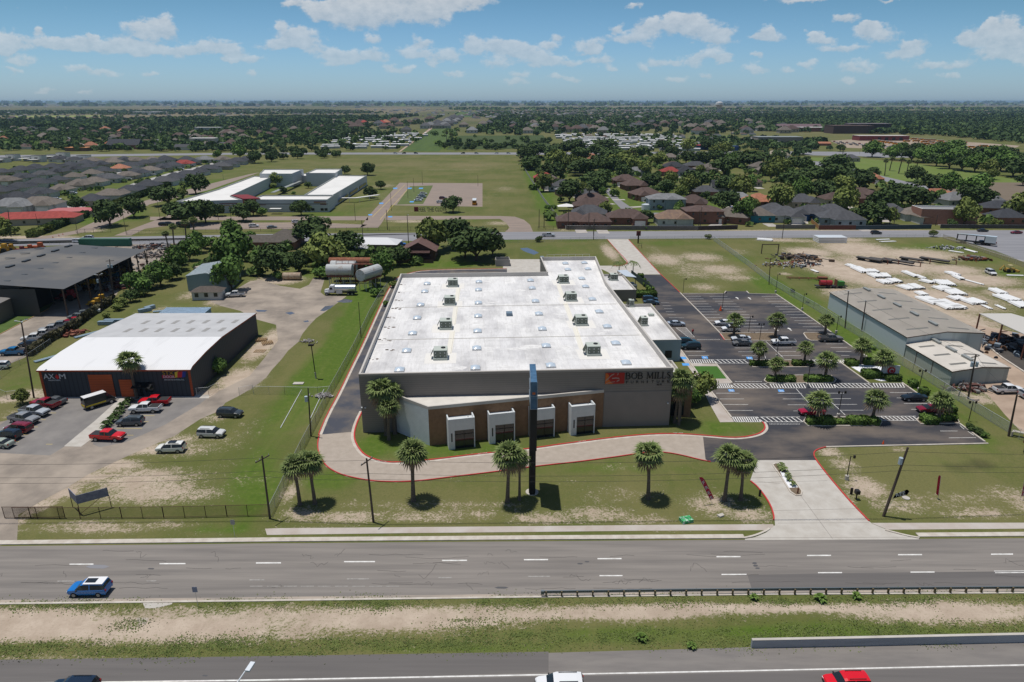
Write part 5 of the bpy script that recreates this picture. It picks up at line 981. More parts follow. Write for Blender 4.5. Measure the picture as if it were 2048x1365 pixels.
# --- broadleaf trees placed one by one: (px, base row, half width, kind)
ZT={'the yards behind the store':[(628,487,37,'o'),(694,512,31,'o'),(870,505,30,'m'),(905,497,36,'o'),(952,522,44,'o'),(985,512,26,'o'),(930,515,26,'m'),(473,545,36,'g'),(464,582,29,'g'),(550,552,35,'o'),(598,545,22,'o'),(658,545,40,'m'),(770,560,24,'g'),(800,532,22,'o'),(755,592,13,'b'),(771,612,8,'b'),(558,561,12,'b'),(460,481,20,'g'),(502,480,12,'b'),(430,493,14,'b'),(441,546,16,'o'),(420,536,14,'b'),(640,530,26,'m'),(715,545,22,'b'),(735,552,20,'b'),(520,520,16,'b'),(600,520,14,'b'),(745,570,12,'b'),(640,557,18,'b'),(680,548,18,'m'),(785,575,10,'b'),(575,500,12,'o')],'the warehouse tree belt':[(274,592,23,'g'),(322,573,24,'g'),(300,578,20,'o'),(352,541,22,'g'),(380,522,19,'g'),(395,506,18,'g'),(411,497,16,'b'),(345,560,18,'o'),(245,612,15,'b'),(233,622,12,'b'),(291,592,14,'b'),(412,536,13,'b'),(262,604,15,'o'),(366,530,14,'b'),(335,552,14,'b'),(398,540,10,'b'),(405,575,14,'o'),(215,636,8,'b'),(392,560,12,'b')],'the school grounds':[(221,452,29,'o'),(269,436,23,'o'),(336,412,26,'o'),(392,388,22,'o'),(351,437,18,'o'),(385,450,32,'o'),(412,446,24,'o'),(487,443,20,'o'),(507,432,17,'o'),(435,433,14,'o'),(603,431,17,'o'),(735,351,14,'o'),(690,349,9,'o'),(762,379,9,'o'),(740,396,13,'o'),(906,425,19,'o'),(553,374,14,'m'),(617,377,7,'o'),(566,388,9,'b'),(588,390,5,'b'),(365,400,12,'m'),(525,432,12,'b'),(0,482,24,'m'),(158,420,14,'o'),(178,421,6,'b'),(200,418,6,'b'),(545,377,8,'b'),(30,470,12,'b'),(480,317,14,'g'),(437,319,8,'g'),(510,327,14,'o')],'the lot beside the store':[(437,748,17,'g'),(1398,800,26,'m'),(1385,812,16,'g'),(1372,795,14,'g'),(46,808,16,'m')],'the school field edge':[(1087,384,17,'m'),(1116,378,11,'o'),(1139,406,25,'o'),(1100,360,24,'o'),(1063,340,22,'o'),(1052,322,20,'o'),(1075,316,22,'o'),(1100,318,20,'o'),(1130,311,26,'o'),(1160,322,20,'o'),(1112,331,18,'m'),(1170,352,30,'o'),(1150,346,20,'m'),(1185,379,26,'o'),(1196,387,18,'o'),(1206,373,20,'o'),(1165,392,12,'m'),(1222,349,22,'o'),(1200,336,24,'o'),(1240,341,24,'m'),(1225,319,26,'o'),(1245,361,18,'o'),(1190,313,18,'o'),(1265,346,16,'m'),(1120,405,8,'b'),(1098,421,8,'b'),(1105,433,8,'b'),(1116,442,6,'b'),(1212,430,12,'m'),(1206,392,8,'g'),(1290,446,14,'o'),(1260,330,18,'m'),(1280,318,20,'o'),(1215,300,22,'o'),(1150,300,20,'o'),(1195,452,8,'g'),(1290,460,6,'b')],'the brick neighbourhood':[(1306,379,20,'o'),(1341,372,15,'m'),(1386,382,29,'o'),(1333,390,18,'o'),(1379,390,19,'m'),(1362,397,12,'m'),(1446,425,28,'o'),(1480,401,24,'m'),(1498,383,15,'g'),(1488,446,21,'g'),(1447,351,26,'o'),(1455,387,20,'o'),(1506,421,11,'m'),(1358,423,9,'g'),(1318,421,5,'g'),(1500,335,30,'o'),(1474,333,22,'o'),(1402,329,18,'o'),(1372,327,16,'o'),(1343,317,16,'o'),(1315,333,16,'m'),(1430,324,18,'o'),(1436,315,16,'m'),(1452,311,14,'m'),(1531,351,18,'o'),(1541,363,16,'m'),(1290,352,14,'m'),(1350,338,12,'b'),(1460,335,14,'g'),(1520,300,14,'o'),(1400,350,10,'m'),(1412,398,10,'b'),(1410,300,14,'o'),(1325,305,18,'o'),(1375,306,16,'m')],'the ploughed field blocks':[(1560,351,22,'m'),(1588,341,24,'o'),(1578,379,26,'o'),(1605,400,21,'g'),(1621,366,26,'o'),(1642,399,26,'o'),(1678,396,24,'m'),(1673,344,28,'o'),(1668,372,34,'o'),(1718,379,26,'o'),(1686,430,25,'m'),(1737,448,30,'o'),(1559,421,24,'m'),(1762,424,26,'o'),(1787,412,24,'o'),(1746,354,11,'o'),(1553,329,16,'o'),(1744,315,19,'g'),(1782,320,16,'g'),(1680,304,8,'o'),(1613,328,9,'o'),(1779,449,16,'m'),(1822,417,36,'o'),(1803,411,28,'o'),(1832,365,18,'o'),(1860,385,26,'o'),(1900,389,18,'g'),(1949,399,26,'g'),(1985,403,9,'g'),(1876,407,12,'g'),(1927,453,24,'m'),(1949,417,32,'o'),(2040,441,30,'m'),(1995,455,12,'b'),(1964,362,9,'o'),(1984,360,11,'m'),(1695,350,14,'o'),(1866,474,7,'m'),(1415,478,7,'b'),(1079,484,8,'b'),(1900,455,10,'b')],'the pasture thicket':[(1822,323,22,'o'),(1847,326,22,'g'),(1872,333,20,'o'),(1898,338,22,'g'),(1923,342,20,'o'),(1942,323,16,'o'),(1968,319,24,'o'),(1949,345,22,'g'),(2000,343,26,'g'),(2025,354,28,'o'),(2036,331,24,'o'),(1904,313,20,'g'),(1879,316,16,'g'),(1990,330,22,'g'),(1975,350,16,'m'),(2045,372,14,'o'),(1915,325,20,'g'),(1860,318,18,'g'),(2010,322,20,'o'),(1800,312,14,'g'),(1835,312,16,'o')]}
ADJ={'o':'dark rounded','m':'yellow-green loose','g':'fresh green leafy','b':'low bushy','d':'dark far'}
for z,lst in ZT.items():
 for px,py,hw,k in lst:tree_px(px,py,hw,k,hs=(1.15 if k in 'mg' else 1.0),zone=z)
def inside(p,poly):
 x,y=p;c=False;n=len(poly)
 for i in range(n):
  x1,y1=poly[i];x2,y2=poly[(i+1)%n]
  if(y1>y)!=(y2>y) and x<(x2-x1)*(y-y1)/(y2-y1)+x1:c=not c
 return c
def scatter(poly,n,seed=0):
 """n points spread evenly over the ground inside a px outline"""
 rg=random.Random(seed);W_=[G(*p) for p in poly];xs=[p[0] for p in W_];ys=[p[1] for p in W_];out=[]
 while len(out)<n:
  p=(rg.uniform(min(xs),max(xs)),rg.uniform(min(ys),max(ys)))
  if inside(p,W_):out.append(p)
 return out
def unG(X,Y,z=0):
 dz=z-CAM_H;d=Y*math.cos(PITCH)-dz*math.sin(PITCH);up=Y*math.sin(PITCH)+dz*math.cos(PITCH);return PCX+FPX*X/d,PCY-FPX*up/d
BELTS=[('the trailer park belt',[(500,300),(680,303),(675,317),(560,322),(505,330)],26,5.2),('the crop field grove',[(888,301),(893,286),(1110,285),(1040,303)],44,4.8),('the fire station wood',[(0,282),(200,268),(300,275),(290,298),(0,303)],26,6.0)]
for zi,(zn,poly,n,R) in enumerate(BELTS):
 for(X,Y) in scatter(poly,n,zi+3):
  px,py=unG(X,Y);k='d';src=TP[k,random.randrange(3)];s=R/5*random.uniform(.75,1.25)
  o=put(src,X,Y,random.uniform(0,6),(s,s,s*random.uniform(.9,1.2)),used=USED_T);TREES.append((o,px,py,10,k,zn,None))
zs={}
for t in TREES:zs.setdefault(t[5],{}).setdefault(t[4],[]).append(t)
END={'the yards behind the store':'warehouse end','the warehouse tree belt':'warehouse front','the school grounds':'hedge end','the lot beside the store':'workshop','the school field edge':'field end','the brick neighbourhood':'street end','the ploughed field blocks':'brick houses','the pasture thicket':'bus yard','the trailer park belt':'road end','the crop field grove':'crop field','the fire station wood':'fire station'}
for z,d in zs.items():
 for k,l in d.items():
  l.sort(key=lambda t:(t[1]))
  for i,t in enumerate(l):
   big='big ' if t[3]>=24 else('small ' if t[3]<12 else '')
   zz=z
   t[0]['label']=('%s%s %s, %s from the %s in %s'%(big,ADJ[k],'bush' if k=='b' else 'tree',od(i+1),END[z],zz));t[0]['category']='bush' if k=='b' else 'tree';t[0]['group']='trees of '+z.replace('the ','',1)
# --- clipped hedges (boxes of leaves)
def hedge_mesh(L_,w,h,rg,dens=46,size=.13):
 n=int((L_*w+2*L_*h+2*w*h)*dens);C=np.empty((n,3));f=rg.uniform(size=n);
 C[:,0]=rg.uniform(-L_/2,L_/2,n);C[:,1]=rg.uniform(-w/2,w/2,n);C[:,2]=rg.uniform(0,h,n);a=L_*w;b=L_*h;c_=w*h;t=a+2*b+2*c_
 top=f<a/t;fr=(f>=a/t)&(f<(a+b)/t);bk=(f>=(a+b)/t)&(f<(a+2*b)/t);le=(f>=(a+2*b)/t)&(f<(a+2*b+c_)/t);ri=f>=(a+2*b+c_)/t
 C[top,2]=h;C[fr,1]=-w/2;C[bk,1]=w/2;C[le,0]=-L_/2;C[ri,0]=L_/2
 C+=rg.normal(size=(n,3))*.045;N=C-np.array([0,0,h*.4]);N/=np.linalg.norm(N,axis=1)[:,None];N+=rg.normal(size=(n,3))*.5;N/=np.linalg.norm(N,axis=1)[:,None]
 A=rg.normal(size=(n,3));U=np.cross(N,A);U/=np.linalg.norm(U,axis=1)[:,None];V=np.cross(N,U);s=size*rg.uniform(.6,1.3,n)[:,None];return C,U*s,V*s
def hedge(px,py,lenpx,w,h,label,m=M_HEDGE,rz=0,group='clipped hedges of the parking lot'):
 X,Y=G(px,py);L_=lenpx/pxscale(px,py);C,U,V=hedge_mesh(L_,w,h,rng);me_=quads_mesh('hedge',C,U,V,m)
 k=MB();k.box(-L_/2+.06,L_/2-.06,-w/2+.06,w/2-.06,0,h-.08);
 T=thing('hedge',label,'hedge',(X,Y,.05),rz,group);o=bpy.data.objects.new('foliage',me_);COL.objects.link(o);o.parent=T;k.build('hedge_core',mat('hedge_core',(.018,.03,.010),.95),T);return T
for px,py,lp_,w,h,lb in[(1508,731,17,1.2,1.0,'short clipped hedge at the turf end of the upper island'),(1531,731,28,1.3,1.0,'clipped hedge second from the turf in the upper island'),(1564,731,24,.8,.6,'low thin hedge in the middle of the upper island'),(1595,731,20,1.4,1.1,'block hedge third along the upper island'),(1618,731,12,1.3,.9,'short hedge at the fence end of the upper island'),(1541,763,14,1.4,1.1,'short hedge at the turf end of the second island'),(1571,763,34,1.8,1.1,'long clipped hedge in the second island beside the palm'),(1627,763,35,1.8,1.2,'long clipped hedge far along the second island'),(1654,763,16,1.5,1.0,'dark hedge at the fence end of the second island'),(1624,848,22,1.6,1.2,'hedge under the palm at the kerb end of the lower island'),(1650,848,30,1.8,1.3,'clipped hedge behind the red coupe in the lower island'),(1682,848,32,1.2,.8,'low loose hedge in the middle of the lower island'),(1716,848,42,1.8,1.3,'longest clipped hedge of the lower island'),(1748,848,14,1.6,1.1,'dark hedge at the far end of the lower island'),(1857,845,28,2.2,1.3,'round clipped hedge on the island by the dark red sedan'),(1894,841,34,1.2,.9,'low hedge beside the palm near the lot fence'),(1702,730,20,2.2,1.1,'clipped hedge above the white stones'),(1738,728,26,2.0,1.1,'dark hedge behind the white stones'),(1742,754,32,2.6,1.4,'large clipped hedge in front of the white stones'),(1784,760,28,2.2,1.1,'dark clipped hedge beside the monument sign'),(1825,774,14,1.6,1.4,'round shrub by the kerb near the black sedan'),(1847,790,14,1.6,1.4,'round shrub just behind the black sedan'),(1898,826,18,1.8,1.5,'dark shrub behind the dark red sedan'),(1290,594,44,3.2,1.7,'bright clipped hedge ending the screened yard behind the store')]:
 hedge(px,py,lp_,w,h,lb)
for i,(px,py) in enumerate([(1281,556),(1286,566),(1292,573),(1298,580),(1302,583)]):hedge(px,py,11,1.6,1.3,'round clipped bush along the screen fence, %s from the palms'%od(i+1),group='round bushes by the screen fence')
for i,(px,py) in enumerate([(1938,858),(1948,864),(1958,869),(1966,873)]):tree_px(px,py,9,'b',.9,None);TREES[-1][0]['label']='dark shrub at the lot corner by the fence, %s from the kerb'%od(i+1);TREES[-1][0]['group']='shrubs at the lot corner';TREES[-1][0]['category']='bush'
for i,(px,py) in enumerate([(1660,676),(1605,606),(1576,585),(1740,700)]):tree_px(px+8,py,5,'b',.9,None);TREES[-1][0]['label']='small bush along the lot fence, %s by size'%od(i+1);TREES[-1][0]['category']='bush';TREES[-1][0]['group']='bushes along the lot fence'
def sago(px,py,r,label,name='sago_palm',group='sago palms',m=None,z=0.02):
 X,Y=G(px,py);T=thing(name,label,'plant',(X,Y,z),random.uniform(0,6),group);q=MB();rg=random.Random(px)
 for k in range(26):
  a=k*2.4;e=rg.uniform(.15,1.2);d=Vector((math.cos(a)*math.cos(e),math.sin(a)*math.cos(e),math.sin(e)));sd=Vector((-math.sin(a),math.cos(a),0));p=Vector((0,0,.25))
  a1=p+d*r*.6;a2=p+d*r-Vector((0,0,r*.35));w=sd*.16*r;q.add([tuple(v) for v in(p,a1-w,a2,a1+w)],[(0,1,2,3)])
 q.build('fronds',m or M_OAK,T);q=MB();q.tube([(0,0,0),(0,0,.35)],.14,6);q.build('trunk',M_BARK,T);return T
for i,(px,py) in enumerate([(258,806),(247,815),(240,825),(232,835),(223,845),(214,853)]):sago(px,py,1.5,'dark sago palm in the strip before the workshop, %s from the orange door'%od(i+1),group='sago palms in the strip')
for i,(px,py,r) in enumerate([(1562,935,.9),(1567,943,1.0),(1576,955,.8),(1577,962,.7),(1585,972,.8)]):sago(px,py,r,'small spiky plant on the driveway island, %s from the asphalt end'%od(i+1),'agave_plant','spiky plants on the driveway island',M_PALM,.09)
# --- hedge row along the school lane and dirt bank vegetation
HL=[(62,476),(100,462),(140,446),(190,428),(250,406),(300,388),(345,370),(400,350),(450,337),(490,326)]
for i,(a,b) in enumerate(zip(HL[:-1],HL[1:])):
 A,B=G(*a),G(*b);L_=math.dist(A,B);C,U,V=hedge_mesh(L_,3.2,2.9,rng,5,.42);T=thing('boundary_hedge','tall rough hedge beside the school lane, %s section from the road'%od(i+1),'hedge',((A[0]+B[0])/2,(A[1]+B[1])/2,0),math.atan2(B[1]-A[1],B[0]-A[0]),'rough hedge along the school lane');o=bpy.data.objects.new('foliage',quads_mesh('foliage',C,U,V,M_MESQ if i%3==0 else M_OAK));COL.objects.link(o);o.parent=T
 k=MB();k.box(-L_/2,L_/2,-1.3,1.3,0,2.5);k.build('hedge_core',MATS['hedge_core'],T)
FLn=[(60,713),(103,682),(140,664),(178,636),(215,612),(228,602)]
for i,(a,b) in enumerate(zip(FLn[:-1],FLn[1:])):
 A,B=G(*a),G(*b);L_=math.dist(A,B);C,U,V=hedge_mesh(L_,1.0,2.0,rng,12,.26);T=thing('fence_hedge','dry brown and green growth on the fence by the parked cars, %s stretch'%od(i+1),'hedge',((A[0]+B[0])/2,(A[1]+B[1])/2,0),math.atan2(B[1]-A[1],B[0]-A[0]),'overgrown fence by the parked cars');o=bpy.data.objects.new('foliage',quads_mesh('foliage',C,U,V,leaf_mat('dry_growth',(.15,.14,.08),(.06,.055,.03),.3)));COL.objects.link(o);o.parent=T
# --- grass and weeds of the median, tufts on the lawns (uncountable)
def tufts(name,poly_fn,n,hmin,hmax,m,seed,label):
 rg=np.random.default_rng(seed);P=poly_fn(rg,n);n=len(P);H_=rg.uniform(hmin,hmax,n);a=rg.uniform(0,6.283,n);N=np.stack([np.cos(a)*.6,np.sin(a)*.6,rg.uniform(.5,1.2,n)],1);N/=np.linalg.norm(N,axis=1)[:,None]
 A=rg.normal(size=(n,3));U=np.cross(N,A);U/=np.linalg.norm(U,axis=1)[:,None];V=np.cross(N,U);C=np.stack([P[:,0],P[:,1],H_*.4],1);o=bpy.data.objects.new(name,quads_mesh(name,C,U*H_[:,None],V*H_[:,None]*.7,m));COL.objects.link(o);o['kind']='stuff';o['label']=label;return o
def clumps(cents,per,spread):
 def f(rg,n):
  c=np.array([G(*p[:2]) for p in cents]);w=np.array([p[2] for p in cents],float);k=rg.choice(len(c),n,p=w/w.sum());sx=np.array([p[3] for p in cents])[k];sy=np.array([p[4] for p in cents])[k]
  return np.stack([c[k,0]+rg.normal(size=n)*sx,c[k,1]+rg.normal(size=n)*sy],1)
 return f
rgm=np.random.default_rng(9);cm_=[]
for i in range(260):
 x=rgm.uniform(-60,2110);y=1302-(x/2048)*32+rgm.normal()*7 if i%3 else 1212-(x/2048)*14+rgm.normal()*4
 if x>900 and i%3 and i%2:y-=rgm.uniform(8,34)
 cm_.append((x,y,rgm.uniform(.3,1),rgm.uniform(.4,2.2),rgm.uniform(.2,.8)))
for x,y,s in((250,1255,1.4),(270,1245,1),(90,1290,1),(440,1285,1),(1290,1275,.8),(1285,1262,.4),(1712,1192,.4),(1635,1198,.7),(1510,1195,.5),(1385,1290,.5)):cm_.append((x,y,1.2,s,.4))
tufts('weeds',clumps(cm_,0,0),42000,.03,.09,leaf_mat('weed_leaf',(.165,.20,.06),(.10,.135,.04),.0,.9),4,'ragged green weeds growing along the dirt median')
for i,(px,py,r) in enumerate([(1283,1280,.9),(1383,1296,.7),(1712,1196,.8),(1508,1199,.7),(1640,1201,1.0),(60,1,0)]):
 if r:o=sago(px,py,r,'tall green weed in the median, %s counting along the guard rail'%od(i+1),'weed_plant','tall weeds in the median',M_HEDGE)
# --- far woodland, thousands of trees joined as one mass
def far_trees(zones,seed,name,label,m):
 rg=np.random.default_rng(seed);CC,UU,VV=[],[],[]
 for poly,n,R,nl,*zf in zones:
  zf=zf[0] if zf else 1.0
  W_=[G(*p) for p in poly];xs=[p[0] for p in W_];ys=[p[1] for p in W_];pts=[]
  while len(pts)<n:
   c=np.stack([rg.uniform(min(xs),max(xs),4000),rg.uniform(min(ys),max(ys),4000)],1);cl=np.sin(c[:,0]*.011+1)*np.cos(c[:,1]*.008)+rg.normal(size=4000)*.7
   for p,q in zip(c,cl):
    if q>-.45 and inside(p,W_):pts.append(p)
  P=np.array(pts[:n]);r=R*rg.uniform(.6,1.3,n);k=np.repeat(np.arange(n),nl);N_=len(k);d=rg.normal(size=(N_,3));d[:,2]=np.abs(d[:,2])*.8+.1*rg.normal(size=N_);d/=np.linalg.norm(d,axis=1)[:,None]
  C=np.stack([P[k,0],P[k,1],r[k]*.62],1)+d*(r[k]*rg.uniform(.7,1.05,N_))[:,None]*np.array([1,1,.72]);C[:,2]*=zf;N=d+rg.normal(size=(N_,3))*.45;N/=np.linalg.norm(N,axis=1)[:,None];A=rg.normal(size=(N_,3));U=np.cross(N,A);U/=np.linalg.norm(U,axis=1)[:,None];V=np.cross(N,U);s=(r[k]*1.75/np.sqrt(nl)*1.2)[:,None]*(1 if zf>.9 else.6)
  CC.append(C);UU.append(U*s);VV.append(V*s)
 o=bpy.data.objects.new(name,quads_mesh(name,np.concatenate(CC),np.concatenate(UU),np.concatenate(VV),m));COL.objects.link(o);o['kind']='stuff';o['label']=label;return o
M_FAR=mat('far_leaf',(.090,.140,.050),.9,(.048,.080,.034),sc=.03,coord='World',det=6,ramp=(.38,.62),spec=.1)
M_FAR2=mat('far_leaf_light',(.125,.19,.050),.9,(.075,.12,.038),sc=.03,coord='World',det=6,ramp=(.38,.62),spec=.1)
far_trees([([(0,303),(0,262),(330,258),(500,262),(680,252),(740,262),(600,300),(500,304)],1150,4.6,26),([(0,262),(0,243),(500,236),(840,232),(700,252),(500,262)],1900,5.5,14),([(0,232),(0,223),(520,219),(700,222),(800,228),(500,230)],2200,6,8,.8),([(560,262),(700,250),(850,242),(900,228),(820,262),(780,300),(690,302)],220,4.5,20),([(940,270),(1000,236),(1500,234),(1500,262),(1380,268),(1100,272)],1500,5.2,14),([(1100,274),(1380,269),(1500,264),(1500,302),(1400,300),(1300,282)],60,4.2,24),([(940,236),(960,224),(1500,222),(1500,234)],1300,6,8,.8),([(1480,234),(2300,232),(2300,244),(1480,244)],3400,6,10),([(1480,234),(2300,232),(2300,224),(1480,224)],2200,6.5,7,.8),([(1480,244),(2200,244),(2200,284),(2048,288),(1870,272),(1480,262)],2700,5.6,22),([(1400,276),(1500,276),(1640,290),(1640,304),(1400,304)],50,4.2,26),([(1500,290),(1640,284),(1665,300),(1600,318),(1500,320)],70,5,30)],2,'woods','far wooded suburbs spreading to the horizon',M_FAR)
far_trees([([(900,221),(2060,222),(2060,218),(900,218)],900,12,5,.6),([(-200,213),(2300,212),(2300,210.5),(-200,211)],500,40,4,.2),([(-200,208.5),(2300,207.5),(2300,206.5),(-200,207)],700,70,4,.2),([(0,300),(0,270),(500,270),(700,262),(500,302)],330,4.6,26),([(1480,240),(2200,244),(2200,280),(1880,270),(1480,256)],520,5.4,22),([(0,262),(0,236),(700,234),(700,252)],400,5,14),([(940,262),(1000,232),(1500,228),(1500,262)],400,5,14),([(1120,256),(1200,256),(1215,262),(1120,264)],120,5,14),([(500,300),(900,262),(1000,250),(1100,300)],60,4.5,24)],3,'woods','lighter green trees among the far suburbs',M_FAR2)
far_trees([([(1085,455),(1050,345),(1045,315),(1300,312),(1600,320),(1700,350),(1850,380),(1960,420),(2048,455)],520,2.4,20),([(420,520),(560,505),(830,505),(850,530),(600,545),(430,560)],40,2.2,40),([(0,420),(200,412),(480,325),(300,318),(0,340)],170,1.6,16),([(640,300),(800,299),(862,270),(690,272)],30,2.5,20),([(1145,300),(1400,303),(1350,272),(1110,271)],50,3.2,24)],6,'garden_shrubbery','garden shrubs and small trees between the houses',M_FAR2)
# ================================================================== VEHICLES
M_TYRE=mat('tyre',(.018,.018,.018),.9);M_RIM=mat('wheel_rim',(.30,.31,.32),.4,metal=.5);M_HL=mat('headlight',(.75,.77,.8),.15,spec=.6);M_TL=mat('taillight',(.32,.015,.012),.3);M_CGLASS=mat('car_glass',(.018,.022,.026),.06,spec=.6);M_TRIM=mat('car_trim',(.03,.03,.032),.6)
PAINT={}
def paint(c,name=None):
 k=tuple(c)
 if k not in PAINT:
  m=mat('car_paint_%d'%len(PAINT),c,.22,spec=.5);m.node_tree.nodes['Principled BSDF'].inputs['Coat Weight'].default_value=.35;PAINT[k]=m
 return PAINT[k]
PROF={'suv':[(-2.34,.5,.90,.84,.92,.72),(-2.30,.34,1.10,.91,1.30,.74),(-2.12,.32,1.12,.93,1.66,.72),(-1.6,.32,1.10,.94,1.72,.73),(-.55,.32,1.08,.95,1.74,.73),(-.46,.32,1.08,.95,1.74,.73),(.30,.32,1.06,.95,1.72,.73),(.62,.32,1.06,.95,1.62,.71),(1.26,.32,1.08,.94,1.12,.84),(1.95,.34,1.02,.92,1.04,.80),(2.24,.38,.92,.86,.94,.76),(2.36,.45,.66,.80,.70,.66)],'sedan':[(-2.38,.45,.84,.80,.86,.70),(-2.30,.32,1.00,.88,1.04,.74),(-1.75,.28,1.02,.91,1.06,.76),(-1.05,.28,1.0,.92,1.38,.64),(-.35,.28,.97,.92,1.45,.65),(-.27,.28,.97,.92,1.45,.65),(.35,.28,.95,.92,1.40,.64),(1.15,.28,.95,.90,.98,.80),(1.95,.30,.86,.88,.88,.74),(2.28,.36,.72,.82,.74,.66),(2.38,.42,.55,.74,.58,.6)],'pickup':[(-2.92,.62,1.0,.93,1.02,.91),(-2.88,.55,1.28,.98,1.28,.96),(-1.02,.50,1.28,.99,1.28,.97),(-.98,.50,1.28,.99,1.29,.97),(-.88,.50,1.26,.99,1.90,.78),(-.02,.50,1.25,.99,1.96,.79),(.06,.50,1.25,.99,1.96,.79),(.70,.50,1.24,.99,1.88,.77),(1.30,.50,1.26,.98,1.30,.88),(2.3,.52,1.22,.97,1.25,.86),(2.76,.54,1.12,.95,1.16,.82),(2.90,.58,.85,.92,.88,.8)],'van':[(-2.9,.5,1.15,.92,1.15,.9),(-2.86,.42,1.2,.98,2.45,.84),(-1.0,.40,1.2,.99,2.55,.86),(.9,.40,1.2,.99,2.52,.86),(1.0,.40,1.2,.99,2.52,.86),(1.55,.40,1.2,.98,2.35,.80),(2.3,.42,1.15,.95,1.3,.84),(2.75,.46,.95,.90,1.0,.7),(2.9,.5,.7,.84,.72,.6)],'minivan':[(-2.5,.45,.95,.86,.95,.76),(-2.45,.32,1.08,.94,1.5,.76),(-2.25,.30,1.08,.96,1.72,.78),(-.9,.30,1.06,.97,1.78,.79),(-.8,.30,1.06,.97,1.78,.79),(.45,.30,1.03,.97,1.74,.77),(1.35,.30,1.04,.95,1.10,.84),(2.1,.32,.90,.90,.94,.76),(2.5,.42,.6,.80,.64,.62)]}
def make_car(kind,seed=0):
 pr=PROF[kind];T=thing({'suv':'sports_utility_car','sedan':'sedan_car','pickup':'pickup_truck','van':'cargo_van','minivan':'minivan'}[kind],'',{'suv':'car','sedan':'car','pickup':'pickup truck','van':'van','minivan':'minivan'}[kind],(0,-600,0))
 body,wind,rear,sl_,sr_=MB(),MB(),MB(),MB(),MB()
 def sec(s):
  x,zl,zb,hw,zr,hr=s;h=[(x,-hw*.9,zl),(x,-hw,zl+.22),(x,-hw,zb-.12),(x,-hw*.97,zb),(x,-hr,zr-.03 if zr-zb>.2 else zr),(x,-hr*.55,zr+.035),(x,0,zr+.05)];return h+[(p[0],-p[1],p[2]) for p in h[-2::-1]]
 S_=[sec(s) for s in pr];n=13
 for a in range(len(pr)-1):
  A,B=S_[a],S_[a+1];hi=min(pr[a][4]-pr[a][2],pr[a+1][4]-pr[a+1][2])>.2;either=max(pr[a][4]-pr[a][2],pr[a+1][4]-pr[a+1][2])>.2;dz=abs(pr[a][4]-pr[a+1][4])>.3;pil=pr[a+1][0]-pr[a][0]<.12
  for k in range(n-1):
   q=[A[k],B[k],B[k+1],A[k+1]][::-1];tgt=body
   if k in(3,8) and either and not pil and not(kind=='van' and pr[a][0]<.9):tgt=sl_ if k==8 else sr_
   elif 4<=k<=7 and dz and either:tgt=wind if pr[a][0]>0 else rear
   tgt.add(q,[(0,1,2,3)])
 for i,s in((0,S_[0]),(-1,S_[-1])):body.add(s,[tuple(range(n)) if i else tuple(range(n-1,-1,-1))])
 b=body.build('body',paint((.5,.5,.5)),T,smooth=False);
 for sl2 in b.material_slots:sl2.link='OBJECT';sl2.material=paint((.5,.5,.5))
 wind.build('windscreen',M_CGLASS,T);
 if rear.f:rear.build('rear_window',M_CGLASS,T)
 if sl_.f:sl_.build('side_window',M_CGLASS,T);sr_.build('side_window',M_CGLASS,T)
 L2=pr[-1][0];wb=.62*L2;r=.44 if kind in('pickup','van') else.37;hw=pr[4][3]
 for sx_ in(-wb*1.0,wb*1.02):
  for sy in(-1,1):
   w=MB();w.tube([(sx_,sy*(hw-.22),r),(sx_,sy*(hw+.015),r)],r,14);o=w.build('wheel',M_TYRE,T);w=MB();w.tube([(sx_,sy*(hw+.012),r),(sx_,sy*(hw+.03),r)],r*.62,10);w.build('rim',M_RIM,o)
 for sy in(-1,1):
  w=MB();w.bc(L2-.13,sy*pr[-2][3]*.78,pr[-2][2]-.16,.2,.34,.15);w.build('headlight',M_HL,T);w=MB();w.bc(-L2+.02,sy*pr[1][3]*.84,pr[1][2]-.14,.12,.2,.26);w.build('taillight',M_TL,T)
  w=MB();w.bc(pr[-4][0]-.25,sy*(hw+.12),1.08,.14,.2,.14);w.build('mirror',M_TRIM,T)
 w=MB();w.bc(L2+.005,0,pr[-1][2],.08,pr[-1][3]*1.5,.3);w.build('grille',M_TRIM,T)
 if kind=='pickup':w=MB();w.box(-2.80,-1.04,-.88,.88,1.2,1.342);w.build('bed_liner',M_TRIM,T)
 if kind in('suv','minivan'):w=MB();[(lambda w_:(w_.box(-1.7,.1,y,y+.05,1.76,1.81),w_.build('roof_rail',M_TRIM,T)))(MB()) for y in(-.6,.55)]
 return T
CARS={k:make_car(k) for k in PROF};USED_C=set()
def car(px,py,kind,head,col,label,group=None,sc=1.0,roof=None,z=.02,extra=None):
 X,Y=G(px,py);o=put(CARS[kind],X,Y,rad(head),sc,z,label,group,USED_C)
 for ch in o.children:
  if ch.name.startswith('body'):ch.material_slots[0].material=paint(col)
 if roof is not None:
  w=MB();h=PROF[kind][4];x0_=PROF[kind][2][0]+.05;w.box(x0_,.30,-h[5]+.03,h[5]-.03,h[4]+.045,h[4]+.075);w.build('roof_panel',paint(roof),o)
 if extra=='sunroof':w=MB();h=PROF[kind][4];w.box(-1.1,.2,-.42,.42,h[4]+.055,h[4]+.085);w.build('sunroof',M_CGLASS,o)
 return o
WHT,RED,MAR,BLK,SIL,GRY,NVY=(.75,.76,.77),(.55,.012,.015),(.22,.012,.03),(.012,.013,.016),(.42,.43,.44),(.095,.10,.11),(.01,.022,.045)
c_=car(182,1186,'suv',181,(.008,.16,.50),'bright blue car with white roof driving on the frontage road',roof=(.80,.8,.8),extra='sunroof')
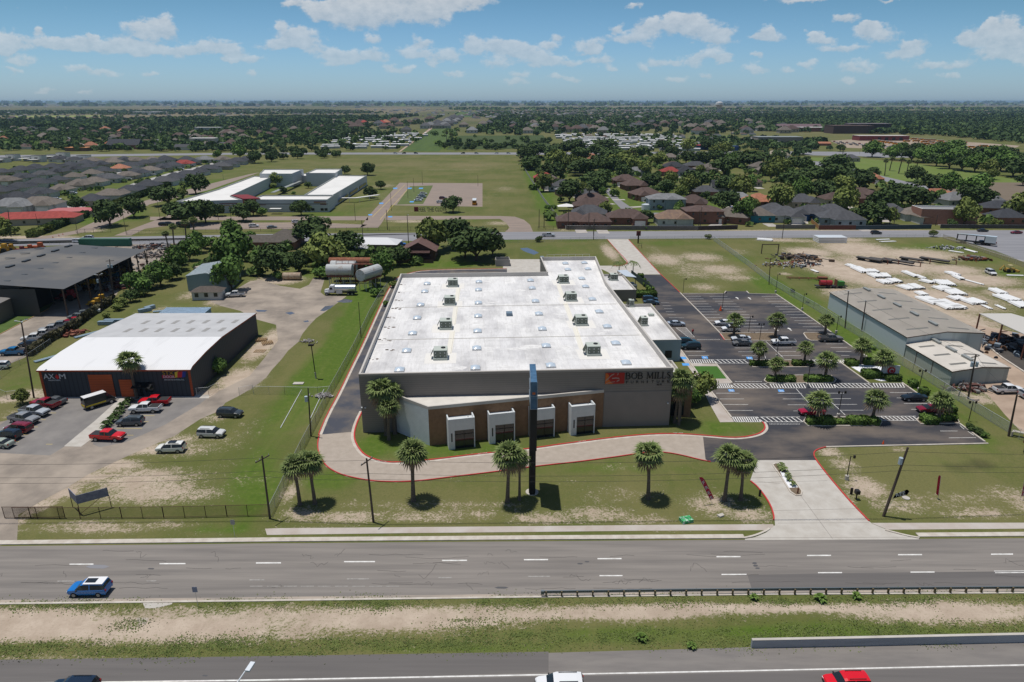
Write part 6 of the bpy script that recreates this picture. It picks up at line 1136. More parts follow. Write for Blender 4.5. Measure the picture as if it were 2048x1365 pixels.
car(1119,1383,'suv',181,WHT,'white car on the freeway, cut by the bottom edge',sc=1.05);car(1691,1376,'suv',181,(.65,.01,.02),'red boxy car on the freeway, cut by the bottom edge',sc=.95);car(150,1374+14,'suv',181,NVY,'dark teal car on the freeway, only its roof showing')
WSL='vehicles parked in front of the workshop'
for a in[(111,807,'sedan',166,(.10,.11,.12),'dark grey sedan parked against the workshop wall'),(92,815,'pickup',166,(.28,.01,.025),'dark red pickup beside the dark grey sedan'),(71,830,'pickup',-14,(.42,.45,.48),'large silver pickup second from the dark red pickup'),(50,845,'pickup',-14,(.26,.27,.28),'old grey pickup with dark bed beside the silver pickup'),(38,863,'minivan',-10+180,(.20,.015,.03),'maroon minivan beside the old grey pickup'),(18,877,'suv',-10+180,(.01,.018,.03),'black tall car between maroon minivan and pale sedan'),(2,893,'sedan',170,(.36,.40,.33),'pale green-grey sedan at the end of the row'),(200,811,'van',52,(.03,.03,.03),'white roofed black and yellow van outside the orange door'),(311,810,'pickup',184,(.55,.01,.02),'bright red pickup under the workshop sign'),(292,824,'pickup',183,(.72,.73,.74),'white pickup beside the sago strip'),(262,850,'suv',183,(.08,.10,.115),'slate grey crossover beside the sago strip'),(218,880,'pickup',-4,(.60,.01,.012),'red pickup with black bed cover at the strip end'),(343,903,'suv',183,(.74,.74,.70),'white car with dark sunroof on the worn drive'),(424,873,'suv',-3,(.60,.61,.60),'silver large car parked on the grass'),(461,833,'suv',-5,(.045,.055,.06),'dark grey boxy car parked alone on the grass')]:
 o=car(*a,group=WSL,extra='sunroof' if 'sunroof' in a[5] else None)
 if a[2]=='van':w=MB();w.box(-2.8,1.3,-.82,.82,2.60,2.64);w.build('roof_panel',paint((.8,.8,.8)),o);w=MB();w.box(-2.8,.9,-1.02,-1.0,.75,1.05);w.box(-2.8,.9,1.0,1.02,.75,1.05);w.box(-2.95,-2.91,-.8,.8,.7,1.05);w.build('yellow_stripe',mat('van_yellow',(.55,.42,.03),.5),o)
for i,a in enumerate([(183,627,'sedan',205,WHT,'white sedan beside the yellow machinery'),(166,633,'suv',205,(.16,.19,.20),'grey-green car second along the fence'),(155,637,'sedan',205,(.14,.16,.17),'grey sedan third along the fence'),(148,645,'sedan',204,(.38,.01,.03),'crimson sedan against the overgrown fence'),(133,651,'sedan',204,(.20,.01,.03),'dark crimson sedan next to the grey pickup'),(122,656,'pickup',200,(.20,.23,.25),'blue-grey pickup beside the dark crimson sedan'),(104,664,'pickup',198,(.36,.37,.38),'silver pickup in the middle of the fence row'),(88,674,'pickup',196,(.62,.62,.60),'white pickup with a sunroof in the fence row'),(70,682,'pickup',196,(.66,.66,.64),'white double cab pickup by the lamp post'),(60,692,'sedan',195,(.02,.035,.055),'dark blue sedan beside the bright blue pickup'),(28,710,'pickup',185,(.005,.14,.33),'bright blue pickup beside the chain fence'),(-3,738,'suv',190,WHT,'white car cut by the picture edge'),(60,694,'sedan',195,NVY,'navy sedan half hidden at the fence')][:12]):car(*a,group='vehicles parked along the overgrown fence')
LG='vehicles in the store parking lot'
for a in[(1300,603,'suv',0,(.03,.06,.09),'dark blue car next to the clipped hedge'),(1302,609,'sedan',0,(.05,.09,.13),'blue sedan beside the first dark blue car'),(1352,652,'sedan',0,(.40,.45,.52),'silver-blue car hidden behind the store annex'),(1374,689,'suv',0,(.015,.06,.085),'dark teal car nearer the striped zone'),(1381,698,'suv',180,(.006,.03,.04),'black-green car beside the dark teal car'),(1447,650,'sedan',180,WHT,'white sedan beyond the other white car'),(1461,663,'suv',180,WHT,'white crossover beside the mulch island'),(1481,682,'sedan',180,(.55,.58,.62),'silver-white sedan below the mulch island'),(1484,691,'sedan',180,(.14,.14,.14),'bronze grey sedan beside the silver-white one'),(1566,690,'pickup',180,WHT,'white pickup in the middle of the lot'),(1660,683,'pickup',0,(.16,.15,.14),'grey-brown pickup by the fence side island'),(1622,829,'sedan',182,(.32,.005,.03),'crimson coupe below the lot palm'),(1827,801,'sedan',180,(.008,.015,.02),'black sedan near the lot fence'),(1858,824,'sedan',180,(.20,.005,.02),'dark red sedan near the lot fence')]:car(*a,group=LG)
car(471,594,'pickup',192,(.55,.57,.58),'silver pickup beside the white office hut');car(2014,786,'pickup',2,WHT,'white pickup beside the smaller warehouse');car(2062,796,'suv',0,(.4,.42,.44),'grey car behind the yellow board');car(1084,523,'minivan',270,(.20,.21,.20),'grey van parked against the store loading wall',sc=.9)
car(1981,549,'minivan',262,(.66,.67,.68),'white van on the dirt track');car(158,486,'suv',0,WHT,'white car in the near lane beside the cones');car(176,479,'suv',181,WHT,'white car in the far lane by the school gate');car(1097,474,'pickup',0,(.45,.47,.48),'silver pickup on the back road');car(1752,469,'suv',0,(.02,.025,.03),'black car on the back road');car(2032,468,'sedan',180,(.22,.01,.03),'dark red car on the back road');car(1965,464,'sedan',0,(.02,.025,.03),'black sedan behind the trailer')
car(801,492,'suv',0,(.01,.12,.45),'vivid blue vehicle beside the brown house');car(799,498,'sedan',260,(.3,.02,.02),'red vehicle in the grassy side yard')
SLG='cars at the school'
for i,(px,py,k,h,c,l) in enumerate([(328,452,'suv',10,BLK,'black car by the tiny palm island'),(339,451,'suv',20,(.03,.05,.06),'dark green car beside the black one'),(363,451,'suv',0,(.03,.05,.05),'dark car under the school oaks'),(508,455,'suv',20,WHT,'white car in the yellow striped bays'),(544,457,'sedan',25,(.22,.24,.26),'grey-blue sedan in the yellow striped bays'),(593,447,'suv',30,WHT,'white car at the end of the striped bays'),(847,390,'suv',15,WHT,'white car furthest up the bus lot row'),(843,393,'sedan',15,(.35,.36,.37),'grey car second in the bus lot row'),(845,396,'suv',15,(.25,.32,.4),'blue-grey car third in the bus lot row'),(839,400,'suv',10,WHT,'white car near the end of the bus lot row'),(836,403,'sedan',0,WHT,'white sedan at the grass end of the bus lot row'),(886,399,'suv',0,(.12,.02,.03),'maroon car behind the lot tree'),(881,407,'suv',0,WHT,'white car beside the lot tree'),(1322,411,'suv',270,(.4,.42,.44),'silver car in front of the white two-storey house'),(1331,411,'pickup',270,(.01,.01,.012),'black pickup in front of the two-storey house'),(1593,415,'sedan',100,WHT,'white car before the arched tan house'),(1518,427,'sedan',20,(.45,.47,.5),'pale car beyond the round tree'),(1467,420,'suv',0,(.01,.08,.4),'blue covered car in a drive'),(1187,391,'suv',5,WHT,'white car in the brick street drive'),(1195,388,'suv',5,(.25,.01,.02),'red car in the brick street drive')]):
 car(px,py,k,h,c,l,SLG if i<13 else None)
RC='cars on the distant cross road'
for i,(px,c) in enumerate([(791,WHT),(808,(.03,.03,.03)),(832,(.02,.03,.08)),(926,(.03,.03,.03)),(953,(.3,.35,.36)),(993,WHT),(1017,(.6,.62,.62)),(119,(.03,.2,.35))]):car(px,308 if i<7 else 308,'suv',180*(i%2),c,'small car on the distant cross road, %s from the farm track'%od(i+1) if i<7 else 'blue car beside the distant orange canopy',RC)
for i,(px,py,c) in enumerate([(147,389,WHT),(115,401,WHT),(128,406,BLK),(43,416,(.3,.32,.35)),(258,361,WHT),(310,352,WHT),(278,337,BLK),(400,331,BLK),(385,334,(.3,.3,.32)),(363,340,WHT),(115,321,(.3,.02,.02))]):car(px,py,'suv',20,c,'car parked on a grey subdivision street, %s counting from the hedge'%od(i+1),'cars in the grey subdivision')
tk=thing('tank_truck','silver tank truck with white cab parked on the dusty yard','truck',(*G(683,590),.02),rad(180))
q=MB();q.tube([(-4.6,0,2.15),(1.6,0,2.15)],1.15,18);q.build('tank',mat('polished_tank',(.62,.64,.66),.22,metal=.7),tk,smooth=False)
q=MB();q.box(-.6,1.3,.7,1.3,.7,1.6);q.box(-.6,1.3,-1.3,-.7,.7,1.6);q.build('side_locker',M_GALV,tk);q=MB();q.box(-5.0,4.6,-.45,.45,.7,1.0);q.build('chassis',M_TRIM,tk)
q=MB();q.box(1.9,3.4,-1.1,1.1,1.0,2.75);q.prism([(3.4,-.85),(5.0,-.72),(5.0,.72),(3.4,.85)],.8,[2.0,1.7,1.7,2.0]);q.box(2.0,3.2,-1.0,1.0,2.75,3.15);q.box(3.7,4.9,-1.18,-.75,.75,1.3);q.box(3.7,4.9,.75,1.18,.75,1.3);q.build('cab',paint(WHT),tk)
q=MB();q.add([(3.42,-.95,2.0),(3.42,.95,2.0),(3.25,.9,2.7),(3.25,-.9,2.7)],[(0,1,2,3)]);q.box(3.0,3.39,-1.12,-1.11,1.9,2.6);q.box(2.4,3.3,1.11,1.12,1.9,2.6);q.build('cab_window',M_CGLASS,tk)
for x in(4.3,-2.4,-3.6):
 for sy in(-1,1):q=MB();q.tube([(x,sy*.85,.5),(x,sy*1.22,.5)],.5,14);o=q.build('wheel',M_TYRE,tk);q=MB();q.tube([(x,sy*1.22,.5),(x,sy*1.24,.5)],.28,10);q.build('rim',M_RIM,o)
bu=thing('school_bus','yellow school bus parked alone in the bus lot','bus',(*G(949,409),.03),rad(92))
q=MB();q.prism([(-5,-1.2),(4.2,-1.2),(4.2,1.2),(-5,1.2)],.5,2.7);q.box(4.2,5.4,-.95,.95,.5,1.6);q.build('body',mat('bus_yellow',(.62,.26,.015),.5),bu);q=MB();q.box(-5.05,4.25,-1.15,1.15,2.7,2.95);q.build('roof',paint((.8,.8,.78)),bu);q=MB();q.box(-4.8,4.0,-1.23,-1.21,1.7,2.3);q.box(-4.8,4.0,1.21,1.23,1.7,2.3);q.box(-5.04,-5.01,-.9,.9,1.6,2.4);q.build('window',M_CGLASS,bu)
for x in(-3.2,3.8):
 for sy in(-1,1):q=MB();q.tube([(x,sy*.9,.5),(x,sy*1.25,.5)],.5,10);q.build('wheel',M_TYRE,bu)
BUS=[(1752,284),(1760,285),(1768,286),(1776,287),(1784,288),(1792,289.5),(1800,291),(1813,284.5),(1803,293.5),(1815,295.5),(1832,284),(1848,286),(1833,294),(1842,294.5),(1854,290),(1866,291.5),(1850,296.5),(1862,297.5),(1862,287),(1880,284.5),(1893,287.5),(1874,289),(1888,290.5),(1886,294),(1898,295.5),(1906,296.5),(1912,289),(1924,292),(1926,287),(1916,294),(1944,296.5),(1955,298),(1966,294.5),(1982,296),(1716,279.5),(1722,280.5),(1828,280),(1840,281),(1852,282.5),(1864,282.5),(1730,281.5)]
for i,(px,py) in enumerate(BUS):o=copy_tree(bu);X,Y=G(px,py);o.location=(X,Y,.08);o.rotation_euler=(0,0,rad(185 if i%2 else 172));o['label']='yellow school bus with white roof in the far yard, %s from the red depot'%od(i+1);o['group']='school buses in the far yard'
for i in range(34):px,py=1668+i*4.2,284.5+i*.36+(i%3)*1.6;car(px,py,'suv',90+(i*37)%20,[(.3,.02,.02),WHT,GRY,(.2,.25,.3),BLK,(.35,.36,.37)][i%6],'tiny car in the bus yard row, %s from the school end'%od(i+1),'cars in the bus yard row')
def flatbed(px,py,L_,rz,label,m=M_BLACKP):
 T=thing('flatbed_trailer',label,'trailer',(*G(px,py),0),rad(rz),'flatbed trailers in the pipe yard');q=MB();q.box(-L_/2,L_/2,-1.2,1.2,1.0,1.2);q.box(-L_/2,L_/2,-.5,-.3,.6,1.0);q.box(-L_/2,L_/2,.3,.5,.6,1.0);q.build('deck',mat('weathered_deck',(.06,.055,.055),.9,(.12,.11,.10),1),T);q=MB();q.add([(L_/2-.1,-.6,1.2),(L_/2+1.2,-.3,2.2),(L_/2+2.4,-.2,1.4),(L_/2+2.4,.2,1.4),(L_/2+1.2,.3,2.2),(L_/2-.1,.6,1.2)],[(0,1,4,5),(1,2,3,4),(5,4,1,0),(4,3,2,1)]);q.box(L_/2+2.2,L_/2+2.45,-.15,.15,.0,1.5);q.build('gooseneck',M_RUST,T)
 for x in(-L_/2+1.2,-L_/2+2.4):
  for sy in(-1,1):q=MB();q.tube([(x,sy*.8,.45),(x,sy*1.15,.45)],.45,10);q.build('wheel',M_TYRE,T)
 return T
for px,py,L_,rz,lb in[(1737,523,9,-50,'flatbed trailer nearest the white pipe rows'),(1760,524,8,-45,'rusty flatbed trailer second in the trailer row'),(1795,527,11,-50,'long flatbed trailer in the middle of the row'),(1822,523,8,-45,'flatbed trailer fourth in the trailer row'),(1868,524,10,-48,'flatbed with curved gooseneck at the row end')]:flatbed(px,py,L_,rz,lb)
bh=thing('backhoe_loader','yellow backhoe loader standing by the dirt track','loader',(*G(2018,545),0),rad(5));M_CAT=mat('machine_yellow',(.45,.27,.05),.6)
q=MB();q.box(-1.5,1.6,-.6,.6,.7,1.5);q.build('body',M_CAT,bh);q=MB();q.box(-.7,.6,-.7,.7,2.5,2.62);[q.bc(x,y,2,.08,.08,1.1) for x in(-.65,.55) for y in(-.65,.65)];q.build('canopy',mat('cab_cream',(.50,.42,.22),.6),bh)
q=MB();q.tube([(-1.4,0,1),(-2.6,0,2.6),(-3.4,0,1.6)],.14,6);q.bc(-3.5,0,1.2,.5,.7,.6);q.build('digger_arm',M_CAT,bh);q=MB();q.tube([(1.4,-.5,1),(2.5,-.5,.5)],.1,5);q.tube([(1.4,.5,1),(2.5,.5,.5)],.1,5);q.bc(2.9,0,.45,.6,2,.7);q.build('bucket',M_CAT,bh)
for x,r in((-1.0,.65),(1.1,.45)):
 for sy in(-1,1):q=MB();q.tube([(x,sy*.65,r),(x,sy*1.0,r)],r,12);q.build('wheel',M_TYRE,bh)
ct=thing('car_hauler','large black and white carrier trailer parked in the grey lot','trailer',(*G(1950,489),.03),rad(-38))
q=MB();q.box(-7,7,-1.3,1.3,3.6,3.8);q.box(-7,7,-1.3,1.3,1.0,1.2);[q.bc(x,y,2.3,.25,.25,2.6) for x in(-6.8,-3.5,0,3) for y in(-1.2,1.2)];q.build('deck',M_BLACKP,ct);q=MB();q.box(3.2,7.05,-1.35,1.35,1.3,4.0);q.build('body',paint((.62,.66,.68)),ct);q=MB();q.box(-7,3.2,-1.25,1.25,3.82,3.9);q.build('roof',paint((.5,.53,.55)),ct)
for x in(-5,-3.8,5):
 for sy in(-1,1):q=MB();q.tube([(x,sy*.9,.5),(x,sy*1.28,.5)],.5,10);q.build('wheel',M_TYRE,ct)
car(1962,490,'pickup',-20,BLK,'black pickup in front of the carrier trailer');car(1976,489,'pickup',-15,(.18,.03,.03),'maroon pickup beside the carrier trailer')
def pipes(cx,cy,ex,ey,w,label,h=.55):
 A,B=G(cx,cy),G(ex,ey);L_=math.dist(A,B);rz=math.atan2(B[1]-A[1],B[0]-A[0]);T=thing('pipe_bundle',label,'pipe bundle',((A[0]+B[0])/2,(A[1]+B[1])/2,0),rz,'bundles of white pipes in the yard');q=MB();e=MB();rg=random.Random(int(cx*7+cy));n=max(int(w/.34),3)
 for i in range(n):
  for l_ in range(2 if h>.3 else 1):
   y=-w/2+(i+.5+.5*l_)*w/n;dx=rg.uniform(-.35,.35);
   if l_ and i==n-1:continue
   q.tube([(-L_/2+dx,y,.25+.28*l_),(L_/2+dx,y,.25+.28*l_)],.165,6,cap=False);
   for s in(-1,1):e.bc(s*(L_/2-.01)+dx,y,.25+.28*l_,.06,.22,.22)
 q.build('pipe',mat('white_pvc',(.80,.80,.79),.5),T);e.build('pipe_end',M_TRIM,T);b=MB();[b.bc(x,0,.06,.25,w,.1) for x in(-L_*.3,0,L_*.3)];b.build('bearer',mat('timber',(.20,.14,.09),.9),T);return T
for i,a in enumerate([(1695,531,1712,537,4.5),(1709,536,1733,547,7),(1740,541,1752,547,6),(1742,549,1760,557,7),(1766,549,1776,557,5),(1760,562,1777,569,6.5),(1780,560,1796,567,7),(1800,573,1824,581,6),(1822,571,1842,580,6),(1836,586,1850,593,5),(1842,596,1880,610,9),(1872,602,1912,620,11),(1901,611,1922,619,8),(1808,545,1835,556,4),(1832,553,1850,560,3.5),(1843,562,1866,568,5),(1880,563,1898,573,9),(1876,575,1898,583,9),(1895,580,1920,592,9),(1905,595,1925,602,8),(1932,600,1960,610,10),(1965,612,1982,620,2.0),(1992,612,2010,620,2.0),(1895,546,1915,553,5),(1908,553,1925,561,4),(1930,561,1966,571,1.4),(1984,580,2008,590,6),(1998,592,2030,604,9),(2030,606,2056,618,8),(2012,552,2046,553,2),(1751,481,1778,480,2.2),(1760,485,1790,484,2.4),(1515,480,1545,482,6.5),(1623,541,1636,546,2),(1930,500,1952,506,3),(1899,503,1926,507,2.0)]):
 pipes(a[0],a[1],a[2],a[3],a[4]*.55,'bundle of long white pipes, %s in the pipe yard from the scrap heap'%od(i+1),.5 if a[4]>3 else.2)
ps=thing('panel_stack','tall stack of white sheets by the back road','panel stack',(*G(1659,484),0),0)
for i in range(4):q=MB();q.box(-6,6,-3,3,.1+i*.62,.55+i*.62);q.build('panel',paint((.8,.8,.8)),ps)
# ================================================================== SCHOOL, HOUSES, FAR TOWN
sc_=thing('school_building','white roofed one storey school with maroon and tan striped front','school',(*G(655,425),0),0)
so_=G(655,425);ls=lambda px,py,z=6.9:(G(px,py,z)[0]-so_[0],G(px,py,z)[1]-so_[1])
M_SCH=mat('school_wall',(.50,.53,.55),.8,rib=(2,1.4,.1));M_SROOF=mat('school_roof',(.74,.73,.70),.8,c2=(.66,.65,.62),sc=.1);M_MAR=mat('maroon_band',(.20,.03,.035),.8);M_TAN=mat('tan_band',(.45,.26,.10),.8)
def sblock(poly,h,nm='wing',z=6.9):
 return shell(sc_,[ls(*p,h) for p in poly],h,h-.6,M_SCH,M_SROOF,M_GREYMET,.4,nm+'_wall',nm+'_roof')
sblock([(349,404),(485,400),(461,392),(543,354),(508,352),(437,378)],6.9,'long_wing');sblock([(500,400),(667.6,391),(655,399),(640,399.5)][:2]+[(662,391),(600,389.5),(520,391)],6.0,'front_wing') if False else None
sblock([(500,399.6),(655,399.6),(667.6,391),(524,390.8)],6.8,'front_wing');sblock([(608,390.3),(666,390.3),(733.6,351.4),(675,350.6)],6.7,'side_wing')
sblock([(519,347.8),(584,347.8),(606.6,338.8),(528,338.8)],9.2,'hall');sblock([(611.7,346.5),(671,346.5),(684,338),(632,338)],9.2,'gym');sblock([(540,352),(680,352),(684,347),(545,347)],5.0,'link')
def wallbox(a,b,z0_,z1_,m,nm,off=.08,zb=0):
 A,B=ls(*a,zb),ls(*b,zb);q=MB();strip(q,[A,B],-off-.06,-off,z0_,z1_);q.build(nm,m,sc_)
fl=[G(500,399.6,6.8),G(655,399.6,6.8)];fy0=fl[0][1]-so_[1]
for x0_,x1_,z0_,z1_,m_ in[(-1,-.2,4.6,6.2,M_MAR)]:pass
A0=ls(500,399.6,6.8);A1=ls(655,399.6,6.8);Wd=A1[0]-A0[0]
def band2(u0,u1,z0_,z1_,m_,A=A0,B=A1):q=MB();p0=(A[0]+(B[0]-A[0])*u0,A[1]+(B[1]-A[1])*u0);p1=(A[0]+(B[0]-A[0])*u1,A[1]+(B[1]-A[1])*u1);q.add([(p0[0],p0[1]-.08,z0_),(p1[0],p1[1]-.08,z0_),(p1[0],p1[1]-.08,z1_),(p0[0],p0[1]-.08,z1_)],[(0,1,2,3)]);return q.build('wall_band',m_,sc_)
band2(0,1,4.3,4.6,M_TRIM);band2(.82,.98,5.4,5.8,M_MAR);band2(.82,.9,4.9,5.3,M_TAN);band2(.9,.98,4.7,5.1,M_TAN);band2(.9,.98,3.9,4.2,M_MAR);band2(.05,.2,3.8,4.1,M_MAR)
for u in(.5,.56,.72,.78,.9,.95):q=band2(u,u+.04,.8,2.2,M_GLASS);q.name='window'
B0,B1=ls(349,404,6.9),ls(485,400,6.9)
band2(.02,.3,5.2,5.6,M_MAR,B0,B1);band2(.65,.98,4.9,5.3,M_MAR,B0,B1);band2(.6,.98,4.0,4.4,M_TAN,B0,B1)
C0,C1=ls(667.6,391,6.8),ls(733.6,351.4,6.7)
for i in range(3):q=MB();a,b=.12+.3*i,.36+.3*i;p0=(C0[0]+(C1[0]-C0[0])*a+.1,C0[1]+(C1[1]-C0[1])*a);p1=(C0[0]+(C1[0]-C0[0])*b+.1,C0[1]+(C1[1]-C0[1])*b);q.add([(*p0,1),(*p1,1),(*p1,2.6),(*p0,2.6)],[(0,1,2,3)]);q.build('window',M_GLASS,sc_)
q=MB();p0,p1=ls(461,392,6.9),ls(485,400,6.9);q.prism([(p0[0]+.3,p0[1]),(p1[0]+.5,p1[1]+.3),(p1[0]+9,p1[1]+2),(p0[0]+9,p0[1]+2)],0,7.4);q.build('entry_block',M_MAR,sc_)
q=MB();a,b=ls(545,385,3),ls(600,362,3);strip(q,[a,b],-1.3,1.3,2.7,2.9);q.build('covered_walk',M_GREYMET,sc_);q=MB();x,y=ls(551,417,3);q.bc(x,y,2.8,6,3,.2);q.build('door_canopy',M_SROOF,sc_)
wk=MB();strip(wk,[G(672,405),G(712,405),G(758,398.5)],-1.2,1.2,2.4,2.7)
for p in((680,406),(700,406),(720,405),(740,402)):x,y=G(*p);wk.bc(x,y-.8,1.2,.2,.2,2.4)
tag(wk.build('covered_walkway',M_SROOF),'narrow white covered walkway from the school to the bus lot','walkway');
lt=letters('letter_sign','FEEL THE CLOVE',M_BLACK,None,(*G(837,423.5),.1),2.1,G(893,423)[0]-G(837,423)[0],depth=.2);tag(lt,'row of big black letters standing on the school lawn','lettering')
b_=MB();x,y=G(832.5,423.5);b_.bc(x,y,1.3,2.2,.5,2.4);tag(b_.build('sign_block',M_MAR),'maroon block at the start of the big lawn letters','sign')
RC_={'d':(.052,.056,.066),'g':(.085,.087,.095),'t':(.175,.150,.128),'b':(.105,.070,.060),'l':(.21,.215,.22),'r':(.33,.06,.05),'o':(.40,.17,.10),'k':(.04,.042,.05),'w':(.78,.78,.78),'y':(.45,.40,.30)}
RN={'d':'charcoal','g':'slate grey','t':'tan-grey','b':'brown','l':'light grey','r':'red','o':'orange','k':'black','w':'white','y':'cream'}
def rmat(k):return mat('roof_'+RN[k].replace('-','_').replace(' ','_'),RC_[k],.85,tuple(v*.72 for v in RC_[k]),sc=.7,var=.14)
WC={'w':(.52,.53,.50),'c':(.40,.36,.29),'r':(.22,.105,.075),'s':(.30,.35,.38),'u':(.03,.09,.22),'q':(.04,.22,.28)}
WN={'w':'white','c':'cream','r':'brick','s':'pale blue','u':'dark blue','q':'turquoise'}
def wmat(k):return mat('house_wall_'+WN[k].replace(' ','_'),WC[k],.85,tuple(v*.85 for v in WC[k]),sc=1,var=.08)
HP={}
def house_proto(rk,wk_,var):
 key=(rk,wk_,var)
 if key not in HP:
  w,d,g=[(15.5,11.5,(-4.2,6.5,3.2)),(14,12,(3.6,6.2,2.6)),(17,10.5,(4.5,7,3.6)),(13.5,10.5,None)][var]
  T=hip_house('house','',0,-700,w,d,3.1,[3.3,3.6,3.1,3.1][var],0,wmat(wk_),rmat(rk),gable=g,garage=True,wins=3)
  HP[key]=T
 return HP[key]
def house(px,py,rk,wk_,var,rz,label,group,s=1.0,z=0):
 X,Y=G(px,py,2.5);return put(house_proto(rk,wk_,var),X,Y,rad(rz),s,z,label,group)
GR='hip roofed houses of the grey subdivision'
rows=[((185,402),(492,320),13,'dtddgddddgddd',-64,'the hedge row'),((40,396),(385,324),13,'ddtttgtdtddrd',-64,'the second row'),((-5,384),(330,320),12,'ddddttdodddd',-64,'the third row'),((10,362),(250,322),9,'tdgddddtd',-64,'the fourth row'),((5,345),(170,328),6,'dddddd',-64,'the fifth row')]
rh=random.Random(4)
for(a,b,n,cols,rz,zn) in rows:
 A,B=G(*a,2.5),G(*b,2.5)
 for i in range(n):
  t=i/(n-1);X,Y=A[0]+(B[0]-A[0])*t,A[1]+(B[1]-A[1])*t;ang=math.degrees(math.atan2(B[1]-A[1],B[0]-A[0]));
  side=90 if zn.startswith(('the hedge','the third','the fifth')) else-90
  o=put(house_proto(cols[i%len(cols)],'w' if i%3 else 'c',rh.randrange(4)),X+rh.uniform(-1,1),Y+rh.uniform(-2,2),rad(ang+side*-1+180),rh.uniform(.92,1.06),0,'%s hip roofed house, %s from the road end of %s'%(RN[cols[i%len(cols)]],od(i+1),zn),GR)
for i,(px,py,k,w_) in enumerate([(30,414,'l','w'),(83,411,'t','w'),(185,323,'t','c'),(230,322,'t','c'),(270,322,'t','c'),(305,321,'t','c'),(337,321,'d','w'),(373,320,'d','w'),(410,320,'l','w'),(445,320,'t','w'),(120,319,'d','w'),(150,321,'d','w')]):
 house(px,py,k,w_,2 if i<2 else rh.randrange(4),8 if i<2 else 0,'%s roofed %s walled house, %s in the line facing the cross road'%(RN[k],WN[w_],od(i+1)) if i>1 else('%s hip roofed house at the lane corner above the red roofed building'%RN[k]),GR,1.2 if i<2 else 1.0)
for i,(px,py) in enumerate([(8,325),(28,322),(62,322),(80,324),(108,318),(128,318),(145,324),(170,324)]):
 X,Y=G(px,py);T=thing('flat_house','white modern flat roofed house by the cross road, %s along'%od(i+1),'house',(X,Y,0),0,'white flat roofed houses');q=MB();q.box(-5,5,-4,4,0,6.2 if i%2 else 4.2);q.build('wall',mat('modern_white',(.6,.6,.58),.7),T);q=MB();q.box(-5.2,5.2,-4.2,4.2,6.2 if i%2 else 4.2,6.4 if i%2 else 4.4);q.build('roof',rmat('g'),T);q=MB();q.box(-7,3,-9,-4.1,2.6,2.8);q.build('carport_roof',M_SROOF,T);q=MB();q.box(-2,1,-4.08,-4.02,3.4,4.4) if i%2 else q.box(-2,1,-4.08,-4.02,1,2.2);q.build('window',M_GLASS,T)
x,y=G(75,447);T=hip_house('long_red_house','low building with a long red roof beside the school lane hedge',x,y,38,12,3.2,2.6,rad(12),wmat('c'),rmat('r'),wins=6,cat='building');x,y=G(112,436);hip_house('red_annex','pinkish red roofed annex behind the long red roof',x+5,y+6,22,10,3.0,1.4,rad(14),wmat('c'),mat('pink_roof',(.42,.13,.13),.7),cat='building',wins=3)
wl_=MB();
for a,b in(((0,470),(20,467)),((27,464),(36,461))):strip(wl_,[G(*a),G(*b)],-.15,.15,0,1.8)
tag(wl_.build('boundary_wall',mat('pale_wall',(.42,.40,.37),.9)),'pale boundary wall at the gate of the red roofed building','wall')
NB=[(1088,357,'r','r',3,0),(1098,362,'t','r',3,5),(1107,369,'b','r',0,0),(1125,374,'g','w',1,-20),(1137,383,'l','r',3,10),(1160,382,'g','c',1,0),(1176,395,'g','r',3,0),(1184,402,'b','r',0,0),(1182,413,'b','r',2,0),(1178,428,'g','c',0,-8),(1253,436,'b','r',2,0),(1250,362,'b','r',0,0),(1268,372,'b','r',1,10),(1272,345,'l','w',3,0),(1290,390,'b','r',0,15),(1187,444,'b','r',3,0),(1145,443,'b','r',3,0),(1385,407,'b','r',1,-15),(1410,385,'g','r',3,0),(1345,328+5,'b','r',3,0),(1348,335,'k','c',0,0),(1371,345,'k','s',1,0),(1410,340,'t','c',0,20),(1430,333,'t','c',3,0),(1390,333,'g','r',2,0),(1478,400,'l','w',3,-10),(1514,404,'o','r',1,20),(1545,425,'g','w',1,-15),(1512,432,'t','q',3,0),(1463,434,'t','r',0,-30),(1519,335,'t','c',1,0),(1531,342,'t','c',3,0),(1558,331,'t','c',1,0),(1498,365,'b','c',3,0),(1602,405,'g','c',1,0),(1668,400,'b','c',3,0),(1716,390,'b','r',2,0),(1705,398,'b','r',3,0),(1622,428,'g','u',0,-20),(1668,437,'g','s',3,-10),(1660,425,'g','s',3,0),(1570,432,'g','w',1,-10),(1690,440,'g','s',3,0),(1775,425,'g','c',0,-15),(1840,430,'t','w',2,-5),(1858,435,'t','w',3,0),(1735,358,'o','r',2,-10),(1712,350,'g','r',3,0),(1870,392,'o','r',2,0),(1905,401,'l','w',1,10),(1957,400,'l','r',2,0),(2000,418,'d','r',2,-15),(2010,436,'d','r',3,0),(1340,316,'t','c',3,0),(1180,325,'o','r',3,0),(1182,316,'o','r',3,0),(1113,306,'d','w',3,0),(1240,310,'g','c',3,0),(1210,303,'g','c',3,0),(1545,310,'y','c',3,0),(1560,312,'y','c',1,0),(1340,345,'r','r',3,0),(1700,318,'g','c',3,0)]
NBN={(1602,405):'tan house with arched front behind the white car',(1570,432):'white walled grey house by the wooden fence',(1622,428):'dark blue walled house with grey gables by the fence',(1512,432):'turquoise walled shed-like house by the fence'}
cnt={}
for px,py,rk,wk_,v,rz in sorted(NB,key=lambda t:t[0]):
 cnt[(rk,wk_)]=cnt.get((rk,wk_),0)+1;lb=NBN.get((px,py)) or '%s roofed %s walled house, %s of its kind from the school field'%(RN[rk],WN[wk_],od(cnt[(rk,wk_)]))
 house(px,py,rk,wk_,v,rz,lb,'houses of the brick neighbourhood',1.12)
dv_=MB()
